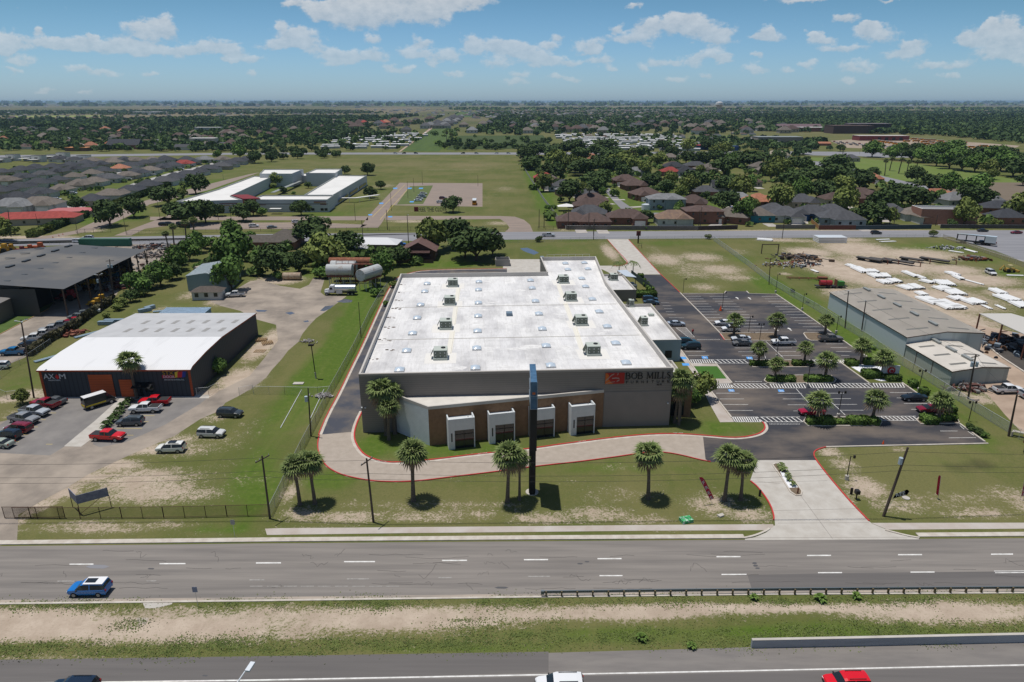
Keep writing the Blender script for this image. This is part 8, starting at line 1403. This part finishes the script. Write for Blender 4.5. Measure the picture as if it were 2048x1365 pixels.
fence([(30,1038),(120,1038),(202,1038),(370,1036),(538,1032)],1.9,'brown iron picket fence along the verge','iron_fence',m=M_BROWNI,pick=.14,pr=.05,post=3.3);fence([(10,1037),(62,1037),(130,1036)],1.9,'brown iron sliding gate beside the lot entrance','iron_gate',m=M_BROWNI,pick=.14,pr=.05,post=4)
fence([(1427,482),(1490,528),(1543,569),(1588,596),(1627,618),(1678,650),(1740,687),(1784,720),(1825,744),(1886,783),(1948,824),(2015,865)],2.0,'chain link fence between the parking lot and pipe yard',mesh_m=M_LINK,post=4,pr=.04);fence([(2015,865),(2060,893),(2110,925)],2.0,'lower end of the fence by the yellow board',mesh_m=M_LINK2)
fence([(1000,487),(1210,481)],1.8,'wire fence along the back road lawn',mesh_m=M_LINK2,post=4);fence([(1260,481),(1420,480),(1640,479),(1880,476)],1.8,'wire fence between the back road and pipe yard',mesh_m=M_LINK2,post=4);fence([(1885,477),(1935,494),(1990,514),(2060,540)],1.9,'wire fence beside the grey truck lot',mesh_m=link_mat('tan_mesh',(.35,.29,.22),.5),post=4);fence([(-20,494),(180,492),(300,489),(395,487)],1.8,'wire fence behind the open warehouse',mesh_m=M_LINK2,post=4)
fence([(255,470),(500,464),(800,462),(1015,461)],1.8,'dark iron fence in front of the school','iron_fence',m=M_BLACKP,pick=.6,pr=.05,post=5,group='iron fences of the school');fence([(153,467),(222,465)],1.8,'short dark iron fence between the school gates','iron_fence',m=M_BLACKP,pick=.5,pr=.06,post=4,group='iron fences of the school');fence([(70,470),(103,467)],1.8,'dark iron fence end beside the hedge','iron_fence',m=M_BLACKP,pick=.5,pr=.06,post=4,group='iron fences of the school');fence([(1076,461),(1122,460)],1.8,'dark iron fence at the school field corner','iron_fence',m=M_BLACKP,pick=.5,pr=.06,post=4,group='iron fences of the school')
fence([(1132,460),(1088,402),(1052,345),(1040,312)],1.7,'pale boundary fence between the school field and houses','board_fence',solid=mat('pale_board',(.30,.29,.27),.9),post=6)
for a,m_,c,lb in[([(1133,460),(1396,461)],2.0,(.19,.17,.15),'long weathered grey wooden fence along the back road'),([(1396,461),(1475,459)],2.0,(.075,.055,.05),'dark wooden fence after the weathered one'),([(1551,458),(1630,458)],1.9,(.22,.20,.18),'pale grey wooden fence before the orange corner'),([(1622,446),(1637,459)],2.0,(.42,.22,.08),'orange-brown fence return at the corner'),([(1637,460),(1711,460)],2.2,(.16,.065,.045),'red-brown wooden fence along the back road'),([(1711,460),(1862,458)],2.0,(.055,.085,.10),'blue-grey fence along the back road'),([(1880,457),(2060,458)],1.8,(.11,.10,.095),'dark grey fence at the far end of the road')]:
 fence(a,m_,lb,'board_fence',solid=mat('fence_%d'%int(c[0]*1000),c,.9,tuple(v*.7 for v in c),2),post=5)
gr=thing('guard_rail','long steel guard rail on posts above the median','guard rail',(*G(1085,1193),0));W_=[G(1085,1192.5),G(1350,1189),G(1600,1186.5),G(1850,1184.8),G(2048,1183.5),G(2300,1182)];lo_=[(p[0]-W_[0][0],p[1]-W_[0][1]) for p in W_]
q=MB();
for z in(.48,.68):strip(q,offset_line(lo_,.02 if z<.6 else.02),-.06,.06,z,z+.13)
strip(q,lo_,-.02,.02,.55,.75);q.bc(0,0,.6,.4,.3,.5);q.build('rail',mat('rail_steel',(.17,.20,.22),.5,metal=.4),gr);px_=1092;k=0
while px_<2200:x,y=G(px_,1192.5-(px_-1085)*.0092);q=MB();q.box(x-gr.location.x-.09,x-gr.location.x+.09,y-gr.location.y-.25,y-gr.location.y-.05,0,.78);q.build('post',mat('rail_post',(.13,.105,.06),.9),gr);px_+=31;k+=1
cb=thing('concrete_barrier','pale concrete barrier wall along the freeway edge','barrier',(*G(1503,1297),0));W_=[G(1503,1297.5),G(1685,1294),G(2048,1286),G(2400,1278.5)];lo_=[(p[0]-W_[0][0],p[1]-W_[0][1]) for p in W_]
q=MB();strip(q,lo_,0,.32,0,1.05);q.build('wall',mat('barrier_conc',(.40,.42,.44),.85,(.30,.32,.34),.5,coord='World',stretch=(.2,1,2)),cb);q=MB();strip(q,lo_,-.01,.33,1.052,1.10);q.build('cap',M_CONC,cb)
T=thing('hoarding','grey V shaped hoarding on brown legs behind the iron fence','sign',(*G(165,1031),0),0,None);z0_,z1_=1.9,3.3;A,M_,B=(-2.6,2.0),(-.3,0),(3.0,2.2)
q=MB();
for a,b in((A,M_),(M_,B)):strip(q,[a,b],-.04,.04,z0_,z1_)
q.build('panel',mat('grey_hoarding',(.23,.24,.29),.7,(.15,.16,.22),2.2),T);q=MB();[q.tube([(*p,0),(*p,z0_+.1)],.05,6) for p in(A,M_,B)];q.tube([(*M_,.2),(B[0]-.9,B[1]+.3,1.9)],.04,5);q.build('leg',M_BROWNI,T)
for i in range(4):q=MB();a=(M_[0]+.5,M_[1]+.3);q.box(.3,2.6,.0,.0,2,2) if False else None
T=thing('billboard','yellow board with a red emblem at the picture edge','sign',(*G(2052,905),0),rad(18));q=MB();q.box(-1.6,4,-.1,.1,3.2,7.4);q.build('panel',mat('board_yellow',(.62,.42,.06),.6),T);q=MB();q.box(-.7,4,-.14,-.11,3.9,5.9);q.build('red_emblem',mat('board_red',(.42,.05,.02),.6),T);q=MB();q.box(-1.2,4,-.13,.13,2.0,3.2);q.build('lower_panel',mat('board_brown',(.17,.05,.04),.7),T);q=MB();q.box(-.5,-.2,-.15,.15,0,2.0);q.box(2.6,2.9,-.15,.15,0,2.0);q.build('leg',M_TRIM,T)
q=MB();x,y=G(2037,880);q.bc(x+3,y,.9,7,.8,.1,rad(-30));q.bc(x-.3,y+1.4,.45,.25,.25,.9);q.bc(x+4,y-.8,.45,.25,.25,.9);tag(q.build('concrete_bench',M_CONC),'long pale bench or rail by the yellow board','bench')
T=thing('monument_sign','white monument sign with a round red emblem beside the white stones','sign',(*G(1779,757),0),rad(-6));q=MB();q.box(-1.9,1.7,-.15,.15,.1,3.0);q.build('panel',M_WHWALL,T);q=MB();q.tube([(0,-.16,1.9),(0,-.19,1.9)],.85,24);q.build('red_disc',mat('emblem_red',(.50,.03,.04),.6),T);q=MB();q.tube([(.05,-.195,1.85),(.05,-.21,1.85)],.48,20);q.build('inner_disc',M_WHWALL,T);q=MB();q.tube([(.1,-.215,1.78),(.1,-.23,1.78)],.36,18);q.build('core_disc',MATS['emblem_red'],T)
def roadsign(px,py,top,label,m=M_GREYMET,w=.6):
 h=HT(px,py,top);T=thing('road_sign',label,'sign',(*G(px,py),0));q=MB();q.tube([(0,0,0),(0,0,h)],.03,5);q.build('pole',M_GALV,T);q=MB();q.box(-w/2,w/2,-.05,-.03,h-.75,h);q.build('plate',m,T)
roadsign(470,1075,1040,'small grey sign on the verge before the iron fence');roadsign(396,1213,1174,'small blue-grey sign at the median edge',mat('sign_blue',(.20,.24,.34),.6));
T=thing('monument_sign','dark post sign beside the back driveway','sign',(*G(1276,487),0));q=MB();q.box(-.25,.25,-.25,.25,0,4.6);q.build('pole',M_BRONZE,T);q=MB();q.box(-.9,.9,-.2,.2,3.2,5.2);q.build('panel',mat('sign_dark_red',(.12,.02,.03),.6),T);fence([(1276,497),(1283,497),(1283,494)],1.2,'small black railing beside the back driveway sign','railing',m=M_BLACKP,pr=.06,post=1.2)
q=MB();x,y=G(1712,999);T=thing('mailbox','black mailbox on a post beside the driveway kerb','mailbox',(x,y,0));q.box(-.3,.3,-.35,.35,1.0,1.6);q.build('box',M_BLACKP,T);q=MB();q.box(-.07,.07,-.07,.07,0,1.0);q.build('post',M_BRONZE,T)
q=MB();x,y=G(1702,989);q.bc(x,y,.55,.35,.2,1.1);tag(q.build('dark_post',M_BRONZE),'short dark marker standing beyond the mailbox','post');q=MB();x,y=G(1519,993);q.bc(x,y,.55,.3,.15,1.1);tag(q.build('dark_post',M_BRONZE),'short dark marker at the leaning palm kerb','post');q=MB();x,y=G(1595,988);q.bc(x,y,.5,.2,.1,1.0);tag(q.build('dark_post',mat('rust_marker',(.16,.06,.03),.8)),'short rusty marker on the driveway island','post')
def cone(px,py,label,s=1.0,group=None):T=thing('traffic_cone',label,'traffic cone',(*G(px,py),.02),0,group);q=MB();q.tube([(0,0,.03),(0,0,.75*s)],[.2*s,.03],10);q.build('cone',mat('cone_orange',(.65,.09,.02),.6),T);q=MB();q.box(-.24*s,.24*s,-.24*s,.24*s,0,.04);q.build('base',M_TRIM,T)
cone(1441,622,'orange-red cone beside a lot lamp',2.2);cone(1766,889,'small orange cone at the lower lot edge',1);[cone(px,py,'orange cone in the school entrance, %s from the road'%od(i+1),1,'cones at the school entrance') for i,(px,py) in enumerate([(106,476),(118,473),(126,470)])]
q=MB();x,y=G(1372,1043);q.bc(x,y,.25,1.7,1.2,.5,.3);tag(q.build('green_tarp',mat('tarp_green',(.03,.32,.10),.7,(.45,.6,.5),3,ramp=(.5,.6))),'crumpled bright green and white tarp on the verge','tarp')
q=MB();x,y=G(1441,1033);q.bc(x,y,.12,.8,.6,.25,.5);q.bc(x+.3,y+.2,.12,.4,.5,.2,.1);tag(q.build('concrete_lump',M_CONC),'broken pale concrete lump under the driveway palms','rubble');q=MB();x,y=G(1812,997);q.tube([(x,y,0),(x,y,.12)],.55,12);tag(q.build('manhole_cover',M_CONC),'round pale cover on the bare lawn beside the blown banner','cover');q=MB();x,y=G(597,768);q.bc(x,y,.1,2.2,1.2,.15);tag(q.build('concrete_pad',M_CONC),'small pale pad in the lush grass','pad')
for i,(a,b) in enumerate([((603,781),(561,857)),((648,780),(620,840))]):A,B=G(*a),G(*b);q=MB();q.tube([(*A,.08),(*B,.08)],.07,6);tag(q.build('white_pipe',M_WHWALL),'long thin white pipe lying on the grass, %s the fence'%('further from' if i==0 else 'against'),'pipe')
rl=random.Random(8);
for i,px in enumerate(sorted(rl.uniform(20,2030) for _ in range(26))):py,rl.choice((rl.uniform(1215,1310),rl.uniform(1150,1180),rl.uniform(1240,1305)));x,y=G(px,py);q=MB();s_=rl.uniform(.12,.42);q.bc(x,y,.06,s_,s_*.7,.1,rl.uniform(0,3));o=q.build('litter_scrap',(M_WHWALL,M_CREAM,mat('cardboard',(.35,.22,.12),.9))[i%3]);tag(o,'scrap of %s litter, %s counting towards the barrier end'%(('white','cream','brown')[i%3],od(i+1)),'litter','scraps of litter along the median')
def person(px,py,label):
 X,Y=G(px,py);me_=bpy.data.meshes.new('person');V=[(0,0,.95),(0,0,1.18),(0,0,1.42),(0,0,1.52),(0,0,1.63),(0,0,1.74),(.11,0,.92),(.13,.05,.5),(.14,-.02,.07),(.15,.14,.03),(-.11,0,.92),(-.12,-.08,.5),(-.13,-.22,.09),(-.13,-.06,.03),(.20,0,1.40),(.27,.04,1.12),(.24,.16,.88),(-.20,0,1.40),(-.27,-.02,1.12),(-.24,.08,.88)]
 E_=[(0,1),(1,2),(2,3),(3,4),(4,5),(0,6),(6,7),(7,8),(8,9),(0,10),(10,11),(11,12),(12,13),(2,14),(14,15),(15,16),(2,17),(17,18),(18,19)];R_=[.15,.14,.15,.06,.105,.07,.09,.065,.045,.04,.09,.065,.045,.04,.06,.045,.035,.06,.045,.035]
 me_.from_pydata(V,E_,[]);o=bpy.data.objects.new('person',me_);COL.objects.link(o);sv=me_.skin_vertices or None
 md=o.modifiers.new('skin','SKIN');
 for i,r in enumerate(R_):me_.skin_vertices[0].data[i].radius=(r,r*.85)
 me_.skin_vertices[0].data[0].use_root=True;sb=o.modifiers.new('sub','SUBSURF');sb.levels=2;sb.render_levels=2
 bpy.context.view_layer.update();mesh=bpy.data.meshes.new_from_object(o.evaluated_get(bpy.context.evaluated_depsgraph_get()));o.modifiers.clear();o.data=mesh
 for m_ in(mat('skin',(.35,.18,.12),.7),mat('red_shirt',(.45,.015,.03),.8),mat('dark_trousers',(.03,.03,.04),.9),mat('dark_hair',(.02,.015,.012),.8)):mesh.materials.append(m_)
 for p in mesh.polygons:z=p.center.z;p.material_index=3 if z>1.68 or(z>1.6 and p.center.y>.04) else(0 if z>1.5 else(2 if z<.95 and abs(p.center.x)<.22 else(0 if z<1.0 else 1)));p.use_smooth=True
 o.location=(X,Y,.02);o.rotation_euler=(0,0,.4);o.scale=(1.12,1.12,1.05);return tag(o,label,'person')
person(1385,671,'person in a red shirt and dark trousers walking past the striped zone')
M_TANKW=mat('weathered_tank',(.44,.46,.46),.6,(.28,.20,.14),1.1,ramp=(.52,.75));M_TRUST=mat('rusty_tank',(.16,.055,.035),.8,(.30,.12,.06),1.5)
def tank(px,py,z,L_,R_,rz,label,m,name='fuel_tank',legs=True):
 T=thing(name,label,'tank',(*G(px,py),0),rad(rz),'old tanks in the back yard');q=MB();q.tube([(-L_/2,0,z),(-L_/2+.05,0,z),(L_/2-.05,0,z),(L_/2,0,z)],[R_*.96,R_,R_,R_*.96],20);q.build('shell',m,T)
 if legs and z>R_+.4:
  for x in(-L_*.4,-L_*.13,L_*.13,L_*.4):
   q=MB();q.tube([(x,-R_*.7,0),(x,-R_*.7,z-R_*.6)],.1,5);q.tube([(x,R_*.7,0),(x,R_*.7,z-R_*.6)],.1,5);q.tube([(x,-R_*.7,.2),(x,R_*.7,z-R_*.75)],.05,4);q.build('leg',M_GALV,T)
  q=MB();q.box(-L_/2+.2,L_/2-.2,-R_*.8,R_*.8,z-R_-.12,z-R_*.8);q.build('cradle',M_RUST,T)
 return T
tank(682,570,5.0,8.4,1.9,0,'large pale tank on steel legs behind the tank truck',M_TANKW);tank(690,562,5.0,8.4,1.9,0,'weathered tank just behind the large pale one',M_TANKW);tank(741,577,5.2,9,1.9,62,'end-on pale tank on stilts',M_TANKW);tank(705,553,5.0,15,1.6,0,'long rusty brown tank behind the pale tanks',M_TRUST)
q=thing('tank_gantry','rusty walkway frame joining the tanks','frame',(*G(712,566),0));m_=MB();m_.box(-6,6,-.5,.5,6.3,6.4);[m_.box(x-.04,x+.04,s*.5-.04,s*.5+.04,6.4,7.4) for x in(-6,-4,-2,0,2,4,6) for s in(-1,1)];m_.box(-6,6,-.53,-.47,7.35,7.42);m_.box(-6,6,.47,.53,7.35,7.42);m_.build('walkway',M_RUST,q);m_=MB();[m_.box(x-.1,x+.1,s*.6-.1,s*.6+.1,0,6.3) for x in(-5,0,5) for s in(-1,1)];m_.build('post',M_RUST,q)
tank(585,560,1.3,6.0,1.2,0,'cream tank lying on the grass beside a bush',mat('cream_tank',(.44,.37,.27),.7,(.3,.2,.14),1.5),legs=False)
for i,(px,py,c) in enumerate([(402,543,(.42,.38,.34)),(417,546,(.40,.46,.50)),(425,548,(.45,.5,.53)),(436,551,(.40,.20,.12)),(398,552,(.5,.48,.45))]):tank(px,py,1.1,4.5 if i<4 else 2,1.0 if i<4 else.6,65,'%s tank lying behind the blue-grey shed, %s from the tree belt'%(('beige','blue-grey','silver','rust streaked','small cream')[i],od(i+1)),mat('tank_c%d'%i,c,.7),legs=False)
def heap(name,label,px,py,wx,wy,n,cols,smin,smax,seed,hmax=1.2,kind='stuff',cat=None):
 rg=random.Random(seed);X,Y=G(px,py);q=MB()
 for i in range(n):
  x,y=X+rg.gauss(0,wx*.33),Y+rg.gauss(0,wy*.33);s=rg.uniform(smin,smax);z=rg.uniform(.1,hmax)*max(0,1-math.hypot((x-X)/wx,(y-Y)/wy));r=rg.uniform(0,3.1)
  if i%3==0:q.tube([(x-s*math.cos(r),y-s*math.sin(r),z+.15),(x+s*math.cos(r),y+s*math.sin(r),z+.2+rg.uniform(0,.4))],.07+.05*s,5,rg.randrange(len(cols)))
  elif i%3==1:q.tube([(x,y,z+.1),(x+.25*math.cos(r),y+.25*math.sin(r),z+.15)],s*.5,9,rg.randrange(len(cols)))
  else:q.bc(x,y,z+s*.25,s*rg.uniform(.5,1.6),s,s*.5,r,rg.randrange(len(cols)))
 o=q.build(name,[mat('scrap_%d'%int(c[0]*1000+c[1]*100+c[2]*10),c,.8) for c in cols]);o['kind']=kind;o['label']=label
 if cat:o['category']=cat
 return o
DK=[(.05,.045,.045),(.10,.07,.05),(.16,.15,.15),(.03,.03,.035),(.2,.12,.07)];heap('scrap_debris','heap of dark bark-like scrap and timber in the pipe yard',1600,519,13,11,160,DK,.4,1.6,1);heap('scrap_debris','mixed scrap of pale and rusty pieces behind the lot fence',1575,532,16,6,130,[(.35,.38,.40),(.22,.07,.04),(.05,.05,.06),(.4,.3,.18),(.5,.5,.5)],.3,1.0,2);heap('scrap_debris','dark machine parts heap near the slim palms',308,497,14,10,190,[(.02,.025,.04),(.05,.05,.05),(.14,.06,.04),(.2,.2,.2)],.4,1.3,3);heap('scrap_debris','row of machine parts beside the slim palms',355,497,12,10,150,[(.25,.25,.25),(.05,.05,.05),(.3,.22,.06),(.45,.45,.45)],.3,1.0,4)
heap('scrap_debris','machine parts stacked at the end of the open warehouse',300,513,9,9,110,[(.2,.2,.2),(.06,.05,.05),(.3,.24,.2)],.4,1.2,5);heap('scrap_debris','red-brown steel scrap pile beside the floodlight pole',232,577,7,7,90,[(.12,.04,.03),(.07,.05,.05),(.3,.3,.3)],.5,1.8,6,1.6);heap('scrap_debris','red scrap on the grass by the overgrown fence',138,668,5,5,80,[(.16,.045,.03),(.25,.10,.06)],.3,1.2,7,.4);heap('scrap_debris','clutter in the yard of the white roofed house',742,506,9,4,70,[(.4,.08,.06),(.5,.5,.5),(.1,.15,.3),(.3,.3,.28)],.3,.9,8,.3)
heap('scrap_debris','dark machinery packed under the open warehouse roof',200,560,12,26,420,[(.09,.10,.12),(.30,.20,.05),(.10,.05,.04),(.2,.2,.22),(.03,.08,.12)],.6,1.8,9,3.0);heap('scrap_debris','dark vehicles and parts under the steel canopy',2012,690,15,12,220,[(.03,.035,.05),(.1,.1,.11),(.12,.06,.03),(.2,.25,.3)],.5,1.5,10,1.2);heap('scrap_debris','orange-brown machine frames near the truck lot fence',1947,520,8,5,120,[(.22,.065,.03),(.12,.05,.03),(.2,.2,.19)],.4,1.4,11,1.3);heap('scrap_debris','grey panels and planks on the yard grass',1895,497,12,5,50,[(.3,.32,.32),(.06,.06,.06),(.6,.6,.6)],.4,1.2,12,.3);heap('scrap_debris','steel frames scattered before the smaller warehouse',1935,779,7,3,70,[(.11,.05,.04),(.2,.19,.18)],.4,1.4,13,.8);heap('scrap_debris','pale rubble pile beside the cross fence',643,794,3,2,60,[(.4,.38,.37),(.25,.24,.24)],.2,.5,14,.4);heap('scrap_debris','rock pile in the lush grass',615,684,2.6,1.4,50,[(.35,.33,.30),(.2,.19,.17)],.2,.5,15,.3)
def machine(px,py,label,m,s=1.0,rz=0):
 T=thing('farm_machine',label,'machine',(*G(px,py),0),rz,'machines in the yards');q=MB();q.box(-1.4*s,1.4*s,-.6*s,.6*s,.6*s,1.5*s);q.box(.2*s,1.2*s,-.5*s,.5*s,1.5*s,2.4*s);q.box(-2.4*s,-1.4*s,-.9*s,.9*s,.5*s,.8*s);q.build('body',m,T)
 for x,r in((-.9,.5),(.9,.7)):
  for sy in(-1,1):q=MB();q.tube([(x*s,sy*.6*s,r*s),(x*s,sy*.95*s,r*s)],r*s,10);q.build('wheel',M_TYRE,T)
MY,MO,MR=mat('machine_yellow2',(.50,.28,.03),.6),mat('machine_orange',(.42,.10,.03),.6),mat('machine_maroon',(.18,.04,.04),.7)
for a in[(6,507,'yellow machine at the picture edge, behind the warehouse',MY,1.6),(20,504,'second yellow machine behind the warehouse',MY,1.3),(42,507,'maroon implement in the yard behind the warehouse',MR,1.2),(58,504,'brown tracked machine beside the orange one',MO,1.2),(78,503,'orange tractor behind the warehouse',MO,1.5),(200,608,'yellow machine at the head of the parked row',MY,1.2),(192,612,'low yellow implement before the parked row',MY,1.0),(138,601,'red machine under the warehouse corner',mat('machine_red',(.30,.02,.03),.6),1.4),(182,577,'yellow machine just inside the open warehouse',MY,1.3),(247,541,'orange machine under the far warehouse roof',MO,1.0)]:machine(*a)
T=thing('equipment_trailer','low trailer carrying two red tanks and a green engine','trailer',(*G(1661,576),0));q=MB();q.box(-5,5,-1,1,.6,.8);q.build('deck',M_TRIM,T);[(lambda q:(q.tube([(x-.9,0,1.7),(x+.9,0,1.7)],.85,14),q.build('red_tank',mat('tank_red',(.30,.02,.03),.5),T)))(MB()) for x in(-2.8,-.8)];q=MB();q.box(2.2,4,-.8,.8,.8,2.2);q.build('green_engine',mat('engine_green',(.05,.20,.04),.6),T);q=MB();q.box(1.4,1.5,-.9,.9,.8,2.8);q.build('frame',M_RUST,T)
for x in(-1,1,3):q=MB();q.tube([(x,-1.1,.4),(x,1.1,.4)],.4,10);q.build('wheel',M_TYRE,T)
T=thing('trailer_frame','empty rusty trailer frame beyond the red tanks','trailer',(*G(1610,560),0),-.15);q=MB();q.box(-6,4,-.9,-.7,.5,.7);q.box(-6,4,.7,.9,.5,.7);[q.box(x,x+.15,-.7,.7,.5,.7) for x in(-5,-2,1,3.5)];q.box(4,7,-.8,.8,.5,1.2);q.build('deck',M_RUST,T)
T=thing('steel_portal','brown steel goal-like frame beside the scrap heap','frame',(*G(1539,508),0));q=MB();q.box(-3.4,-3.1,-.15,.15,0,3.6);q.box(3.1,3.4,-.15,.15,0,3.6);q.box(-3.4,3.4,-.15,.15,3.6,3.9);q.build('frame',M_BTRIM,T)
cn_=thing('shipping_container','long green container behind the open warehouse','container',(*G(212,492),0));q=MB();q.box(-10.5,10.5,-1.2,1.2,.1,3.0);q.build('body',mat('container_green',(.025,.13,.09),.6,rib=(0,.6,.25)),cn_);q=MB();q.box(-10.4,10.4,-1.1,1.1,3.0,3.05);q.build('roof',mat('container_top',(.08,.16,.12),.8),cn_)
q=MB();x,y=G(248,490);q.bc(x,y,.8,3,2,1.6);tag(q.build('white_tank_box',M_WHWALL),'white box tank at the end of the green container','tank')
for i,(px,py,r_) in enumerate([(523,682,.1),(535,688,.5),(520,703,.0)]):
 T=thing('pallet_stack','timber pallets beside the workshop wall, %s from the bend'%od(i+1),'pallet',(*G(px,py),0),r_,'timber pallets by the drive');q=MB()
 for k in range(3 if i<2 else 1):[q.bc(-1.2+.4*j,0,.12+k*.2,.12,2.0,.04) for j in range(7)];q.box(-1.3,1.3,-.9,-.8,.02+k*.2,.10+k*.2);q.box(-1.3,1.3,.8,.9,.02+k*.2,.10+k*.2)
 q.build('slat',mat('pallet_wood',(.40,.27,.14),.9),T)
for i,(px,py) in enumerate([(229,646),(213,650),(300,619),(290,624),(186,668),(120,712),(322,624)]):
 T=thing('steel_bundle','stack of pale blue steel channels behind the workshop, %s from the shed'%od(i+1),'steel bundle',(*G(px,py),0),(.05,.05,1.1,.9,1.0,1.0,.3)[i],'pale blue steel stacks');q=MB();L_=(5,4,3,3.4,9,11,4)[i];[q.box(-L_/2,L_/2,-.6+.42*j,-.3+.42*j,.1+.35*k,.35+.35*k) for j in range(3) for k in range(3 if i<4 else 1)];q.build('channel',mat('blue_steel',(.30,.40,.48),.5,metal=.2),T)
q=MB();x,y=G(1427,582);
T=thing('play_frame','red, blue and yellow play frame in a back garden behind the wooden fence','play frame',(*G(1229,449),0));[(lambda q:(q.box(x,x+2.4,-1,1,1.6,3.2),q.build('canopy',mat('play%d'%i,c,.6),T)))(MB()) for i,(x,c) in enumerate([(-4,(.45,.02,.02)),(-1.2,(.02,.10,.55)),(1.6,(.60,.38,.03))])];q=MB();[q.box(x,x+.15,-.9,-.75,0,1.6) for x in(-3.9,-1.1,1.7,3.7)];q.build('post',M_TRIM,T)
T=thing('gazebo','white fabric gazebo over blue things in a garden by the school field','gazebo',(*G(1133,422),0));q=MB();q.add([(-5,-3,2.6),(5,-3,2.6),(5,3,2.6),(-5,3,2.6),(0,0,4)],[(0,1,4),(1,2,4),(2,3,4),(3,0,4)]);q.build('canopy',M_SROOF,T);q=MB();[q.box(x,x+.1,y,y+.1,0,2.6) for x in(-4.8,4.7) for y in(-2.8,2.7)];q.build('post',M_GALV,T)
T=thing('water_tank','round white water tank beside the two-storey house','tank',(*G(1292,420),0));q=MB();q.tube([(0,0,0),(0,0,3)],2.6,18);q.build('shell',paint((.6,.65,.68)),T);q=MB();q.tube([(0,0,3),(0,0,3.4)],[2.5,1.0],18);q.build('lid',paint((.6,.65,.68)),T)
def drop(o):
 for c in list(o.children):drop(c)
 bpy.data.objects.remove(o)
for o in list(PROTOS)+[v for v in list(TP.values())+PPT+list(CARS.values())]:
 try:drop(o)
 except ReferenceError:pass
hz_=MB();hz_.box(-46000,46000,-3500,71000,-1.0,74.0);ho=hz_.build('haze',bpy.data.materials.new('haze'));ho['kind']='stuff';ho['label']='thin bluish summer haze over the plain'
m=ho.data.materials[0];m.use_nodes=True;t=m.node_tree;t.nodes.clear();v=t.nodes.new('ShaderNodeVolumePrincipled');v.inputs['Color'].default_value=(.50,.74,.98,1);v.inputs['Density'].default_value=4.2e-5;v.inputs['Anisotropy'].default_value=.2;t.links.new(v.outputs[0],t.nodes.new('ShaderNodeOutputMaterial').inputs['Volume'])
